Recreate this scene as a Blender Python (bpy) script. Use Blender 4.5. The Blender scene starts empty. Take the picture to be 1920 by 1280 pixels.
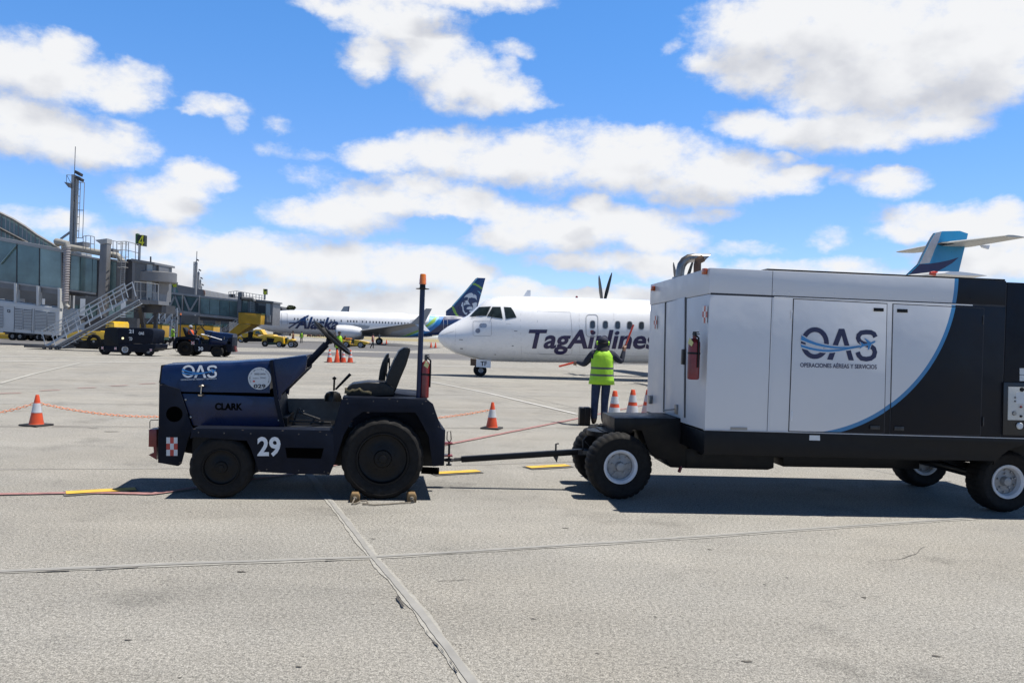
import bpy, bmesh, math, random
from mathutils import Vector, Matrix
from mathutils.bvhtree import BVHTree
random.seed(7)
R_ = math.radians
scene = bpy.context.scene
COL = scene.collection

# ------------------------------------------------------------------ camera
FPX, HC, ROLL, CAMZ = 1550.0, 637.0, 0.036, 1.6
_p = math.atan((HC - 640) / FPX)          # horizon 3 px above the picture centre
F0 = Vector((0, math.cos(_p), math.sin(_p))); U0 = Vector((0, -math.sin(_p), math.cos(_p))); X0 = Vector((1, 0, 0))
CR = X0 * math.cos(ROLL) + U0 * math.sin(ROLL)
CU = U0 * math.cos(ROLL) - X0 * math.sin(ROLL)
CAMP = Vector((0, 0, CAMZ))
cam_d = bpy.data.cameras.new("camera"); cam = bpy.data.objects.new("camera", cam_d); COL.objects.link(cam)
cam.matrix_world = Matrix.Translation(CAMP) @ Matrix((CR, CU, -F0)).transposed().to_4x4()
cam_d.sensor_width = 36.0; cam_d.lens = FPX / 1920 * 36.0
cam_d.clip_start = 0.05; cam_d.clip_end = 30000
scene.camera = cam

def ray(px, py):
    return F0 * FPX + CR * (px - 960) - CU * (py - 640)

# ------------------------------------------------------------------ sun and sky
TO_SUN = Vector((0.34, 0.05, 1.0)).normalized()
SUN_EL = math.asin(TO_SUN.z); SUN_AZ = math.atan2(TO_SUN.x, TO_SUN.y)
sd = bpy.data.lights.new("sun", 'SUN'); sun = bpy.data.objects.new("sun", sd); COL.objects.link(sun)
sd.energy = 5.0; sd.angle = R_(0.53); sd.color = (1.0, 0.95, 0.87)
sun.rotation_mode = 'QUATERNION'; sun.rotation_quaternion = TO_SUN.to_track_quat('Z', 'Y'); sun.location = (20, -10, 40)
scene.view_settings.view_transform = 'Standard'; scene.view_settings.look = 'None'
scene.view_settings.exposure = 0.55; scene.view_settings.gamma = 1.0
scene.view_settings.use_curve_mapping = False

world = bpy.data.worlds.new("World"); scene.world = world; world.use_nodes = True
wt = world.node_tree; wt.nodes.clear()
def N(t, typ, **kw):
    n = t.nodes.new(typ)
    for k, v in kw.items():
        if k.startswith('i_'):
            key = k[2:]
            n.inputs[int(key) if key.isdigit() else key.replace('_', ' ')].default_value = v
        else: setattr(n, k, v)
    return n
def L(t, a, b): t.links.new(a, b)
def M_(t, op, a, b=None, c=None, clamp=False):
    n = t.nodes.new('ShaderNodeMath'); n.operation = op; n.use_clamp = clamp
    for i, s in enumerate((a, b, c)):
        if s is None: continue
        if isinstance(s, (int, float)): n.inputs[i].default_value = s
        else: t.links.new(s, n.inputs[i])
    return n.outputs[0]

# clouds: (centre x, centre y, half width, half height, weight); one line per cloud mass seen in the sky
CL = [(35,118,95,50,1),(110,135,120,42,1),(205,165,85,32,1),(125,88,48,28,1),(250,135,40,24,.7),(290,140,22,15,.4),
 (10,215,70,42,1),(90,245,120,42,1),(165,268,90,42,1),(225,295,40,20,.7),(240,238,30,12,.45),
 (405,203,48,20,.8),(440,232,18,20,.35),(360,212,20,9,.5),(520,232,16,9,.16),(555,280,38,7,.12),(590,330,40,9,.08),
 (370,325,58,24,1),(300,378,72,36,1),(345,352,60,22,.8),(405,340,32,12,.7),
 (620,12,62,18,.9),(740,30,110,45,1),(690,103,46,40,1),(800,95,75,50,1),(870,150,85,52,1),(930,180,75,32,1),(850,-10,160,26,1),(985,200,46,13,.6),(900,205,40,14,.7),
 (965,95,34,16,.6),(935,120,30,12,.5),
 (1440,55,130,62,1),(1420,125,90,38,1),(1330,118,42,18,.8),(1560,60,190,95,1.1),(1650,140,160,80,1.1),(1800,80,150,100,1.1),(1560,190,90,40,.9),(1860,150,95,45,1),(1780,195,90,40,.9),(1265,88,20,12,.4),
 (1395,228,60,28,1),(1500,240,110,32,1),(1600,248,130,32,1),(1760,243,75,22,1),
 (720,290,80,32,1),(830,280,90,38,1),(970,300,190,52,1),(1160,300,170,58,1),(1330,330,150,48,1),(1200,256,90,22,.9),(1440,350,80,25,.9),(1500,325,50,16,.9),(1470,295,25,14,.7),(1525,360,0.1,0.1,0),
 (640,405,110,38,1),(720,375,100,32,1),(860,385,90,34,1),(940,400,60,25,.9),(790,350,90,25,.8),
 (1110,385,50,28,1),(1160,410,120,30,1),(1050,430,150,42,1),(1230,445,90,38,1),(960,440,90,30,1),(1310,400,60,14,.6),
 (320,450,80,30,.9),(450,478,130,38,1),(600,500,170,45,1),(780,505,130,40,1),(860,520,70,35,1),(500,560,240,34,1),(760,570,240,34,1),(960,545,90,22,.9),
 (300,520,110,40,.8),(1120,490,120,22,.9),(1250,500,110,30,1),(1130,560,180,22,.9),(1330,525,120,25,.9),
 (1790,412,110,32,1),(1710,432,60,20,.9),(1880,395,45,22,.9),(1660,340,52,26,1),(1590,330,25,16,.5),(1487,364,32,11,.6),(1555,450,30,18,.4),(1545,465,14,9,.5),
 (1860,490,110,38,1),(1920,440,60,30,1),(1500,505,120,16,.7),(1620,520,120,14,.6),
 (45,412,80,22,.55),(120,412,34,14,.6),(200,450,40,18,.5),(1390,470,60,12,.5),(1100,610,500,18,.8),(300,610,500,22,.8)]
NEG = [(820,425,62,24,1.2),(1085,528,80,15,1.0),(1010,510,40,10,.8),(1700,300,60,14,.4)]
def az_el(px, py):
    d = ray(px, py).normalized(); return math.atan2(d.x, d.y), math.asin(d.z)
g = bpy.data.node_groups.new("cloud_field", 'ShaderNodeTree')
g.interface.new_socket("P", in_out='INPUT', socket_type='NodeSocketVector')
g.interface.new_socket("D", in_out='OUTPUT', socket_type='NodeSocketFloat'); g.interface.new_socket("S", in_out='OUTPUT', socket_type='NodeSocketFloat')
gi = g.nodes.new('NodeGroupInput'); go = g.nodes.new('NodeGroupOutput')
def VM(t, op, a, b=None):
    n = t.nodes.new('ShaderNodeVectorMath'); n.operation = op
    for i, s in enumerate((a, b)):
        if s is None: continue
        if isinstance(s, tuple): n.inputs[i].default_value = s
        else: t.links.new(s, n.inputs[i])
    return n
def noise(t, vec, scale, detail=4, rough=.55, dim='3D', out=0, **kw):
    n = N(t, 'ShaderNodeTexNoise', noise_dimensions=dim, **kw)
    n.inputs['Scale'].default_value = scale; n.inputs['Detail'].default_value = detail; n.inputs['Roughness'].default_value = rough
    if vec is not None: t.links.new(vec, n.inputs['Vector'])
    return n.outputs[out]
sv = VM(g, 'MULTIPLY', gi.outputs[0], (1.0, 1.5, 1.0)).outputs[0]
w1 = VM(g, 'SUBTRACT', noise(g, sv, 9, 3, .5, out=1), (.5, .5, .5)).outputs[0]
w2 = VM(g, 'SUBTRACT', noise(g, sv, 38, 4, .6, out=1), (.5, .5, .5)).outputs[0]
pw = VM(g, 'ADD', gi.outputs[0], VM(g, 'MULTIPLY', w1, (.045, .028, 0)).outputs[0]).outputs[0]
pw = VM(g, 'ADD', pw, VM(g, 'MULTIPLY', w2, (.022, .016, 0)).outputs[0]).outputs[0]
acc = None
for sign, lst in ((1, CL), (-1, NEG)):
    for cx, cy, rx, ry, wgt in lst:
        if wgt == 0: continue
        a, e = az_el(cx, cy); ra, re = rx / FPX * 1.06, ry / FPX * 1.06
        s = VM(g, 'SUBTRACT', pw, (a, e, 0)).outputs[0]
        s = VM(g, 'MULTIPLY', s, (1 / ra, 1 / re, 0)).outputs[0]
        dd = VM(g, 'DOT_PRODUCT', s, s).outputs['Value']
        if sign > 0:
            v = M_(g, 'MULTIPLY_ADD', dd, -wgt * .8, wgt)          # w*(1-.8 d2)
            acc = v if acc is None else M_(g, 'SMOOTH_MAX', acc, v, .25)
        else:
            v = M_(g, 'MAXIMUM', M_(g, 'MULTIPLY_ADD', dd, -wgt, wgt), 0)
            acc = M_(g, 'SUBTRACT', acc, v)
acc = M_(g, 'MAXIMUM', acc, -1.2)
sep = N(g, 'ShaderNodeSeparateXYZ'); L(g, gi.outputs[0], sep.inputs[0])
# the sky outside the photographed part: loose fair weather clouds
outm = M_(g, 'MAXIMUM', M_(g, 'MULTIPLY', M_(g, 'SUBTRACT', M_(g, 'ABSOLUTE', sep.outputs[0]), .62), 8), M_(g, 'MULTIPLY', M_(g, 'SUBTRACT', sep.outputs[1], .44), 10))
outm = M_(g, 'MULTIPLY', outm, 1, clamp=True)
gen = M_(g, 'MULTIPLY_ADD', noise(g, sv, 3.2, 3, .5), 5.0, -3.3)
mx = N(g, 'ShaderNodeMix', data_type='FLOAT'); L(g, outm, mx.inputs[0]); L(g, acc, mx.inputs[2]); L(g, gen, mx.inputs[3])
nz = M_(g, 'SUBTRACT', noise(g, sv, 22, 8, .6), .5)
nz2 = M_(g, 'SUBTRACT', noise(g, sv, 60, 8, .68), .5)
d_ = M_(g, 'ADD', mx.outputs[0], M_(g, 'MULTIPLY', nz, 1.7))
d_ = M_(g, 'ADD', d_, M_(g, 'MULTIPLY', nz2, .75))
L(g, d_, go.inputs[0]); L(g, M_(g, 'ADD', mx.outputs[0], M_(g, 'MULTIPLY', M_(g, 'SUBTRACT', noise(g, sv, 14, 4, .5), .5), 1.5)), go.inputs[1])

tc = N(wt, 'ShaderNodeTexCoord'); sp = N(wt, 'ShaderNodeSeparateXYZ'); L(wt, tc.outputs['Generated'], sp.inputs[0])
az = M_(wt, 'ARCTAN2', sp.outputs[0], sp.outputs[1]); el = M_(wt, 'ARCSINE', sp.outputs[2])
cb = N(wt, 'ShaderNodeCombineXYZ'); L(wt, az, cb.inputs[0]); L(wt, el, cb.inputs[1])
fd = N(wt, 'ShaderNodeGroup'); fd.node_tree = g; L(wt, cb.outputs[0], fd.inputs[0])
fu = N(wt, 'ShaderNodeGroup'); fu.node_tree = g
L(wt, VM(wt, 'ADD', cb.outputs[0], (.012, .036, 0)).outputs[0], fu.inputs[0])
def smooth(t, v, lo, hi, a=0.0, b=1.0):
    n = N(t, 'ShaderNodeMapRange', interpolation_type='SMOOTHSTEP'); L(t, v, n.inputs[0])
    for i, x in enumerate((lo, hi, a, b)): n.inputs[i + 1].default_value = x
    return n.outputs[0]
alpha = smooth(wt, fd.outputs[0], -.22, .88)
shade = smooth(wt, M_(wt, 'MULTIPLY_ADD', fd.outputs[1], -.6, fu.outputs[1]), .0, .95)              # thick cloud overhead: grey underside
lown = M_(wt, 'MULTIPLY_ADD', noise(wt, cb.outputs[0], 20, 4, .55), .9, .45)
shade = M_(wt, 'MULTIPLY', shade, lown, clamp=True)
ccol = N(wt, 'ShaderNodeMix', data_type='RGBA'); L(wt, shade, ccol.inputs[0])
ccol.inputs[6].default_value = (8.6, 8.7, 8.9, 1); ccol.inputs[7].default_value = (5.7, 5.9, 6.5, 1)
sky = N(wt, 'ShaderNodeTexSky', sky_type='NISHITA', sun_disc=False, sun_elevation=SUN_EL, sun_rotation=SUN_AZ,
        altitude=1500.0, air_density=1.0, dust_density=.25, ozone_density=2.0)
tint = N(wt, 'ShaderNodeMix', data_type='RGBA', blend_type='MULTIPLY'); tint.inputs[0].default_value = 1.0
L(wt, sky.outputs[0], tint.inputs[6])
tm = N(wt, 'ShaderNodeMix', data_type='RGBA'); L(wt, smooth(wt, el, .0, .42), tm.inputs[0]); L(wt, tm.outputs[2], tint.inputs[7])
tm.inputs[6].default_value = (1.08, 1.22, 1.60, 1); tm.inputs[7].default_value = (.80, 1.45, 1.98, 1)
zen = N(wt, 'ShaderNodeMix', data_type='RGBA', blend_type='MULTIPLY'); zen.inputs[0].default_value = 1.0; L(wt, tint.outputs[2], zen.inputs[6]); L(wt, smooth(wt, el, .40, .62, 1.0, .2), zen.inputs[7])
fin = N(wt, 'ShaderNodeMix', data_type='RGBA'); L(wt, alpha, fin.inputs[0]); L(wt, zen.outputs[2], fin.inputs[6]); L(wt, ccol.outputs[2], fin.inputs[7])
bg = N(wt, 'ShaderNodeBackground'); L(wt, fin.outputs[2], bg.inputs[0]); bg.inputs[1].default_value = 0.072
wo = N(wt, 'ShaderNodeOutputWorld'); L(wt, bg.outputs[0], wo.inputs[0])
world.cycles.sampling_method = 'NONE'

# ------------------------------------------------------------------ materials
_mats = {}
KEEP = {'white_lettering', 'blue_lettering', 'mid_blue_lettering', 'paper_label', 'white_reflector', 'red_reflector', 'trailer_white_trim', 'aircraft_white', 'bridge_glass', 'bridge_glass_pale', 'unit_grey_white', 'white_rim', 'panel_face', 'galvanised_rail', 'face_white', 'bonnet_glare_white'}
def lin(c):
    return tuple(((x / 255) / 12.92 if x <= 10 else (((x / 255) + .055) / 1.055) ** 2.4) for x in c)
def mat(name, col, rough=.5, metal=0.0, var=.12, scale=6.0, bump=0.0, bscale=60.0, coat=0.0, spec=.5, dirt=0.0, emit=None, alpha=None, stretch=(1, 1, 1)):
    if name in _mats: return _mats[name]
    k_ = 1.0 if name in KEEP else .78; col = tuple(c * k_ for c in col)
    m = bpy.data.materials.new(name); m.use_nodes = True; t = m.node_tree; b = t.nodes['Principled BSDF']
    tc = N(t, 'ShaderNodeTexCoord'); mp = N(t, 'ShaderNodeMapping'); L(t, tc.outputs['Object'], mp.inputs[0]); mp.inputs['Scale'].default_value = stretch
    n1 = noise(t, mp.outputs[0], scale, 6, .62)
    mr = N(t, 'ShaderNodeMapRange'); L(t, n1, mr.inputs[0])
    mr.inputs[1].default_value = .3; mr.inputs[2].default_value = .7; mr.inputs[3].default_value = 1 - var; mr.inputs[4].default_value = 1 + var
    vm = N(t, 'ShaderNodeVectorMath', operation='SCALE'); vm.inputs[0].default_value = col; L(t, mr.outputs[0], vm.inputs['Scale'])
    out = vm.outputs[0]
    if dirt:
        n2 = noise(t, mp.outputs[0], scale * 3.1, 8, .7)
        f = smooth(t, n2, .52, .78, 0, dirt)
        mx = N(t, 'ShaderNodeMix', data_type='RGBA'); L(t, f, mx.inputs[0]); L(t, out, mx.inputs[6]); mx.inputs[7].default_value = (.13, .115, .095, 1)
        out = mx.outputs[2]
    L(t, out, b.inputs['Base Color'])
    n3 = noise(t, mp.outputs[0], scale * 2.3, 5, .6)
    r = N(t, 'ShaderNodeMapRange'); L(t, n3, r.inputs[0]); r.inputs[1].default_value = .3; r.inputs[2].default_value = .7
    r.inputs[3].default_value = max(.02, rough - .09); r.inputs[4].default_value = min(1, rough + .09); L(t, r.outputs[0], b.inputs['Roughness'])
    b.inputs['Metallic'].default_value = metal; b.inputs['Coat Weight'].default_value = coat; b.inputs['Coat Roughness'].default_value = .06
    b.inputs['Specular IOR Level'].default_value = spec
    if bump:
        bn = noise(t, mp.outputs[0], bscale, 5, .6); bp = N(t, 'ShaderNodeBump'); bp.inputs['Strength'].default_value = 1.0
        bp.inputs['Distance'].default_value = bump; L(t, bn, bp.inputs['Height']); L(t, bp.outputs[0], b.inputs['Normal'])
    if emit: b.inputs['Emission Color'].default_value = (*emit[0], 1); b.inputs['Emission Strength'].default_value = emit[1]
    if alpha is not None: b.inputs['Alpha'].default_value = alpha
    _mats[name] = m; return m

# ------------------------------------------------------------------ mesh helpers
def link(name, me, parent=None, loc=(0, 0, 0), rz=0.0):
    o = bpy.data.objects.new(name, me); COL.objects.link(o); o.location = loc; o.rotation_euler = (0, 0, rz)
    if parent is not None: o.parent = parent
    return o
def tag(o, label=None, cat=None, group=None, kind=None):
    if label: o['label'] = label
    if cat: o['category'] = cat
    if group: o['group'] = group
    if kind: o['kind'] = kind
    return o
def finish(bm, name, mats, smooth_angle=35, bevel=0.0, bseg=2, recalc=True):
    if recalc: bmesh.ops.recalc_face_normals(bm, faces=bm.faces)
    if bevel:
        es = [e for e in bm.edges if len(e.link_faces) == 2 and e.calc_face_angle(0) > R_(30)]
        if es:
            try: bmesh.ops.bevel(bm, geom=es, offset=bevel, segments=bseg, affect='EDGES', clamp_overlap=True, profile=.6)
            except Exception: pass
    me = bpy.data.meshes.new(name); bm.to_mesh(me); bm.free()
    for m in (mats if isinstance(mats, (list, tuple)) else [mats]): me.materials.append(m)
    if smooth_angle:
        me.shade_smooth(); me.set_sharp_from_angle(angle=R_(smooth_angle))
    return me

class MB:
    def __init__(s): s.v = []; s.f = []; s.m = []
    def add(s, vs, fs, m=0):
        k = len(s.v); s.v += [tuple(v) for v in vs]; s.f += [tuple(i + k for i in f) for f in fs]; s.m += [m] * len(fs); return s
    def box(s, x0, x1, y0, y1, z0, z1, m=0):
        vs = [(x, y, z) for z in (z0, z1) for y in (y0, y1) for x in (x0, x1)]
        return s.add(vs, [(0, 2, 3, 1), (4, 5, 7, 6), (0, 1, 5, 4), (2, 6, 7, 3), (0, 4, 6, 2), (1, 3, 7, 5)], m)
    def prism(s, pts, y0, y1, m=0, pts2=None):
        """extrude an (x, z) outline from y0 to y1"""
        n = len(pts); q = pts2 or pts
        vs = [(p[0], y0, p[1]) for p in pts] + [(p[0], y1, p[1]) for p in q]
        fs = [tuple(range(n)), tuple(range(2 * n - 1, n - 1, -1))] + [(i, i + n, (i + 1) % n + n, (i + 1) % n) for i in range(n)]
        return s.add(vs, fs, m)
    def slab(s, pts3, d, m=0):
        """planar outline in 3D thickened along vector d"""
        n = len(pts3); P = [Vector(p) for p in pts3]; d = Vector(d)
        fs = [tuple(range(n)), tuple(range(2 * n - 1, n - 1, -1))] + [(i, i + n, (i + 1) % n + n, (i + 1) % n) for i in range(n)]
        return s.add(P + [p + d for p in P], fs, m)
    def tube(s, pts, r, n=8, m=0, r1=None, flat=None):
        P = [Vector(p) for p in pts]; k = len(P); rings = []
        up = None
        for i, p in enumerate(P):
            d = (P[min(i + 1, k - 1)] - P[max(i - 1, 0)]).normalized()
            if up is None:
                up = Vector((0, 0, 1)) if abs(d.z) < .9 else Vector((0, 1, 0))
            a = d.cross(up).normalized(); b = a.cross(d).normalized(); up = b
            rr = r if r1 is None else r + (r1 - r) * i / (k - 1)
            fb = 1 if flat is None else flat
            rings.append([p + a * (rr * math.cos(2 * math.pi * j / n)) + b * (rr * fb * math.sin(2 * math.pi * j / n)) for j in range(n)])
        vs = [q for rg in rings for q in rg]; fs = []
        for i in range(k - 1):
            for j in range(n):
                fs.append((i * n + j, i * n + (j + 1) % n, (i + 1) * n + (j + 1) % n, (i + 1) * n + j))
        fs += [tuple(range(n - 1, -1, -1)), tuple(range((k - 1) * n, k * n))]
        return s.add(vs, fs, m)
    def beam(s, p0, p1, w, h=None, m=0):
        h = h or w; P0, P1 = Vector(p0), Vector(p1); d = (P1 - P0).normalized()
        up = Vector((0, 0, 1)) if abs(d.z) < .95 else Vector((0, 1, 0))
        a = d.cross(up).normalized() * (w / 2); b = a.cross(d).normalized() * (h / 2)
        vs = [P + sa * a + sb * b for P in (P0, P1) for sa, sb in ((-1, -1), (1, -1), (1, 1), (-1, 1))]
        return s.add(vs, [(0, 1, 2, 3), (7, 6, 5, 4), (0, 4, 5, 1), (1, 5, 6, 2), (2, 6, 7, 3), (3, 7, 4, 0)], m)
    def lathe(s, prof, c, axis='y', n=32, m=0, mod=None, closed=False, caps=True):
        """prof: (radius, along-axis) pairs, revolved round the axis through c; m may be a list per profile segment"""
        c = Vector(c); k = len(prof); vs = []
        for i, (r, a) in enumerate(prof):
            for j in range(n):
                t = 2 * math.pi * j / n; rr = r if mod is None else mod(i, j, r)
                u, w = rr * math.cos(t), rr * math.sin(t)
                vs.append(c + (Vector((u, a, w)) if axis == 'y' else Vector((a, u, w)) if axis == 'x' else Vector((u, w, a))))
        k0 = len(s.v); s.v += [tuple(v) for v in vs]
        for i in range(k if closed else k - 1):
            i2 = (i + 1) % k
            for j in range(n):
                s.f.append((k0 + i * n + j, k0 + i * n + (j + 1) % n, k0 + i2 * n + (j + 1) % n, k0 + i2 * n + j)); s.m.append(m[i] if isinstance(m, list) else m)
        if not closed and caps:
            for i, (r, a) in ((0, prof[0]), (k - 1, prof[-1])):
                if r > 1e-5:
                    s.f.append(tuple(k0 + i * n + j for j in range(n))); s.m.append(m[min(i, k - 2)] if isinstance(m, list) else m)
        return s
    def loft(s, secs, m=0, caps=True):
        n = len(secs[0]); k0 = len(s.v)
        for sc in secs: s.v += [tuple(p) for p in sc]
        for i in range(len(secs) - 1):
            for j in range(n):
                s.f.append((k0 + i * n + j, k0 + i * n + (j + 1) % n, k0 + (i + 1) * n + (j + 1) % n, k0 + (i + 1) * n + j)); s.m.append(m(i, j) if callable(m) else m)
        if caps:
            for i in (0, len(secs) - 1): s.f.append(tuple(k0 + i * n + j for j in range(n))); s.m.append(m(max(0, min(i, len(secs) - 2)), 0) if callable(m) else m)
        return s
    def mesh(s, name, mats, smooth_angle=35, bevel=0.0, weld=False, bseg=2, recalc=True):
        me = bpy.data.meshes.new(name); me.from_pydata(s.v, [], s.f); me.update()
        bm = bmesh.new(); bm.from_mesh(me); bpy.data.meshes.remove(me)
        for f, mi in zip(bm.faces, s.m): f.material_index = mi
        bmesh.ops.remove_doubles(bm, verts=bm.verts, dist=1e-5) if weld else None
        return finish(bm, name, mats, smooth_angle, bevel, bseg, recalc)
    def build(s, name, mats, parent=None, loc=(0, 0, 0), rz=0.0, **kw):
        return link(name, s.mesh(name, mats, **kw), parent, loc, rz)

def empty(name, loc=(0, 0, 0), rz=0.0):
    return link(name, None, None, loc, rz)
def copy_tree(o, parent=None):
    c = o.copy(); COL.objects.link(c)
    if parent is not None: c.parent = parent
    for ch in o.children: copy_tree(ch, c)
    return c

class Fr:
    """local frame on the ground: x along a thing's length, y away from the viewer, z up"""
    def __init__(s, ox, oy, yaw):
        s.o = Vector((ox, oy, 0)); s.yaw = R_(yaw); s.x = Vector((math.cos(s.yaw), math.sin(s.yaw), 0)); s.y = Vector((-math.sin(s.yaw), math.cos(s.yaw), 0))
    def P(s, px, py, v=0.0):
        d = ray(px, py); t = ((s.o + s.y * v - CAMP).dot(s.y)) / d.dot(s.y); w = CAMP + d * t
        return ((w - s.o).dot(s.x), w.z)
    def Q(s, pts, v=0.0): return [s.P(a, b, v) for a, b in pts]
    def PX(s, px, py, x):
        d = ray(px, py); t = ((s.o + s.x * x - CAMP).dot(s.x)) / d.dot(s.x); w = CAMP + d * t
        return ((w - s.o).dot(s.y), w.z)
    def W(s, x, y, z): return s.o + s.x * x + s.y * y + Vector((0, 0, z))
    def root(s, name, x=0, y=0):
        o = empty(name, s.W(x, y, 0), s.yaw); return o
def G(px, py, z=0.0):
    d = ray(px, py); t = (z - CAMZ) / d.z; w = CAMP + d * t; return Vector((w.x, w.y, z))
def pxm(px, y):  # metres per photo pixel at depth y
    return y / FPX

def text2d(s, x0, y0, x1, y1, shear=0.0, weight=0.0, grid=0, spacing=1.0):
    """glyph outlines scaled into the rectangle; y grows upward; returns bmesh"""
    cu = bpy.data.curves.new("t", 'FONT'); cu.body = s; cu.size = 1; cu.offset = weight; cu.space_character = spacing; cu.resolution_u = 3
    ob = bpy.data.objects.new("t", cu); COL.objects.link(ob)
    bpy.context.view_layer.update()
    dg = bpy.context.evaluated_depsgraph_get(); me = bpy.data.meshes.new_from_object(ob.evaluated_get(dg))
    bpy.data.objects.remove(ob); bpy.data.curves.remove(cu)
    bm = bmesh.new(); bm.from_mesh(me); bpy.data.meshes.remove(me)
    for v in bm.verts: v.co.x += shear * v.co.y
    xs = [v.co.x for v in bm.verts]; ys = [v.co.y for v in bm.verts]
    ax, bx, ay, by = min(xs), max(xs), min(ys), max(ys)
    for v in bm.verts:
        v.co = Vector((x0 + (v.co.x - ax) / (bx - ax) * (x1 - x0), y0 + (v.co.y - ay) / (by - ay) * (y1 - y0), 0))
    if grid:
        for k in range(1, grid):
            yy = min(y0, y1) + abs(y1 - y0) * k / grid
            bmesh.ops.bisect_plane(bm, geom=bm.verts[:] + bm.edges[:] + bm.faces[:], plane_co=(0, yy, 0), plane_no=(0, 1, 0))
    return bm
def stroke2d(pts, w, closed=False):
    """thick polyline in 2D -> verts, faces"""
    P = [Vector((p[0], p[1])) for p in pts]; n = len(P); vs = []; fs = []
    for i, p in enumerate(P):
        a = P[(i - 1) % n] if closed or i else p; b = P[(i + 1) % n] if closed or i < n - 1 else p
        d = (b - a).normalized(); nn = Vector((-d.y, d.x))
        ww = w[i] if isinstance(w, (list, tuple)) else w
        vs += [p + nn * ww / 2, p - nn * ww / 2]
    for i in range(n if closed else n - 1):
        j = (i + 1) % n; fs.append((2 * i, 2 * i + 1, 2 * j + 1, 2 * j))
    return vs, fs
# ------------------------------------------------------------------ ground
def ground_material():
    m = bpy.data.materials.new('apron_concrete'); m.use_nodes = True; t = m.node_tree; b = t.nodes['Principled BSDF']
    tc = N(t, 'ShaderNodeTexCoord'); P = tc.outputs['Object']
    rot = N(t, 'ShaderNodeMapping'); L(t, P, rot.inputs[0]); rot.inputs['Rotation'].default_value = (0, 0, R_(-17)); rot.inputs['Scale'].default_value = (1 / 4.6, 1 / 4.6, 1)
    fl = VM(t, 'FLOOR', VM(t, 'ADD', rot.outputs[0], (.37, -.61, 0)).outputs[0]).outputs[0]
    wn = N(t, 'ShaderNodeTexWhiteNoise', noise_dimensions='2D'); L(t, fl, wn.inputs['Vector'])
    big = noise(t, P, .12, 5, .6); mid = noise(t, P, .9, 6, .65); grit = noise(t, P, 120, 3, .8); grit2 = noise(t, P, 42, 4, .75)
    streak = N(t, 'ShaderNodeMapping'); L(t, P, streak.inputs[0]); streak.inputs['Scale'].default_value = (.25, 2.2, 1); streak.inputs['Rotation'].default_value = (0, 0, R_(-14))
    st = noise(t, streak.outputs[0], .6, 5, .6)
    val = M_(t, 'MULTIPLY_ADD', wn.outputs[0], .10, .92)
    for s, k in ((big, .36), (mid, .42), (st, .40)):
        val = M_(t, 'MULTIPLY', val, M_(t, 'MULTIPLY_ADD', s, k, 1 - k * .5))
    gs = smooth(t, grit, .38, .60, .46, 1.30); gs2 = smooth(t, grit2, .36, .62, .66, 1.18)
    val = M_(t, 'MULTIPLY', M_(t, 'MULTIPLY', val, gs), gs2)
    vo = N(t, 'ShaderNodeTexVoronoi'); L(t, P, vo.inputs['Vector']); vo.inputs['Scale'].default_value = 34; vo.inputs['Randomness'].default_value = 1
    sel = M_(t, 'GREATER_THAN', N(t, 'ShaderNodeSeparateColor').outputs[0], .5)
    sc = t.nodes[-2] if False else None
    sepc = N(t, 'ShaderNodeSeparateColor'); L(t, vo.outputs['Color'], sepc.inputs[0])
    pick = M_(t, 'GREATER_THAN', sepc.outputs[0], .80)
    dot = M_(t, 'LESS_THAN', vo.outputs['Distance'], M_(t, 'MULTIPLY', sepc.outputs[1], .30))
    val = M_(t, 'MULTIPLY', val, M_(t, 'MULTIPLY_ADD', M_(t, 'MULTIPLY', pick, dot), -.45, 1))
    v2 = N(t, 'ShaderNodeTexVoronoi'); L(t, P, v2.inputs['Vector']); v2.inputs['Scale'].default_value = 5.5
    s2 = N(t, 'ShaderNodeSeparateColor'); L(t, v2.outputs['Color'], s2.inputs[0])
    d2 = M_(t, 'MULTIPLY', M_(t, 'GREATER_THAN', s2.outputs[0], .72), M_(t, 'LESS_THAN', v2.outputs['Distance'], M_(t, 'MULTIPLY', s2.outputs[1], .085)))
    val = M_(t, 'MULTIPLY', val, M_(t, 'MULTIPLY_ADD', d2, -.75, 1))
    # faint oil and tyre stains
    oil = smooth(t, noise(t, P, .75, 7, .72), .52, .74, 0, .34)
    val = M_(t, 'MULTIPLY', val, M_(t, 'SUBTRACT', 1, oil))
    warm = noise(t, P, .35, 4, .6)
    mx = N(t, 'ShaderNodeMix', data_type='RGBA'); L(t, smooth(t, warm, .35, .7), mx.inputs[0])
    mx.inputs[6].default_value = (.282, .273, .250, 1); mx.inputs[7].default_value = (.290, .275, .244, 1)
    vs = N(t, 'ShaderNodeVectorMath', operation='SCALE'); L(t, mx.outputs[2], vs.inputs[0]); L(t, val, vs.inputs['Scale'])
    L(t, vs.outputs[0], b.inputs['Base Color']); b.inputs['Roughness'].default_value = .9; b.inputs['Specular IOR Level'].default_value = .3
    bp = N(t, 'ShaderNodeBump'); bp.inputs['Distance'].default_value = .006; bp.inputs['Strength'].default_value = .8
    L(t, M_(t, 'ADD', grit, M_(t, 'MULTIPLY', grit2, 1.5)), bp.inputs['Height']); L(t, bp.outputs[0], b.inputs['Normal'])
    return m
g_ = MB(); g_.add([(-9000, -3000, 0), (9000, -3000, 0), (9000, 12000, 0), (-9000, 12000, 0)], [(0, 1, 2, 3)])
tag(g_.build('ground', ground_material(), smooth_angle=0, recalc=False), kind='structure')

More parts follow.
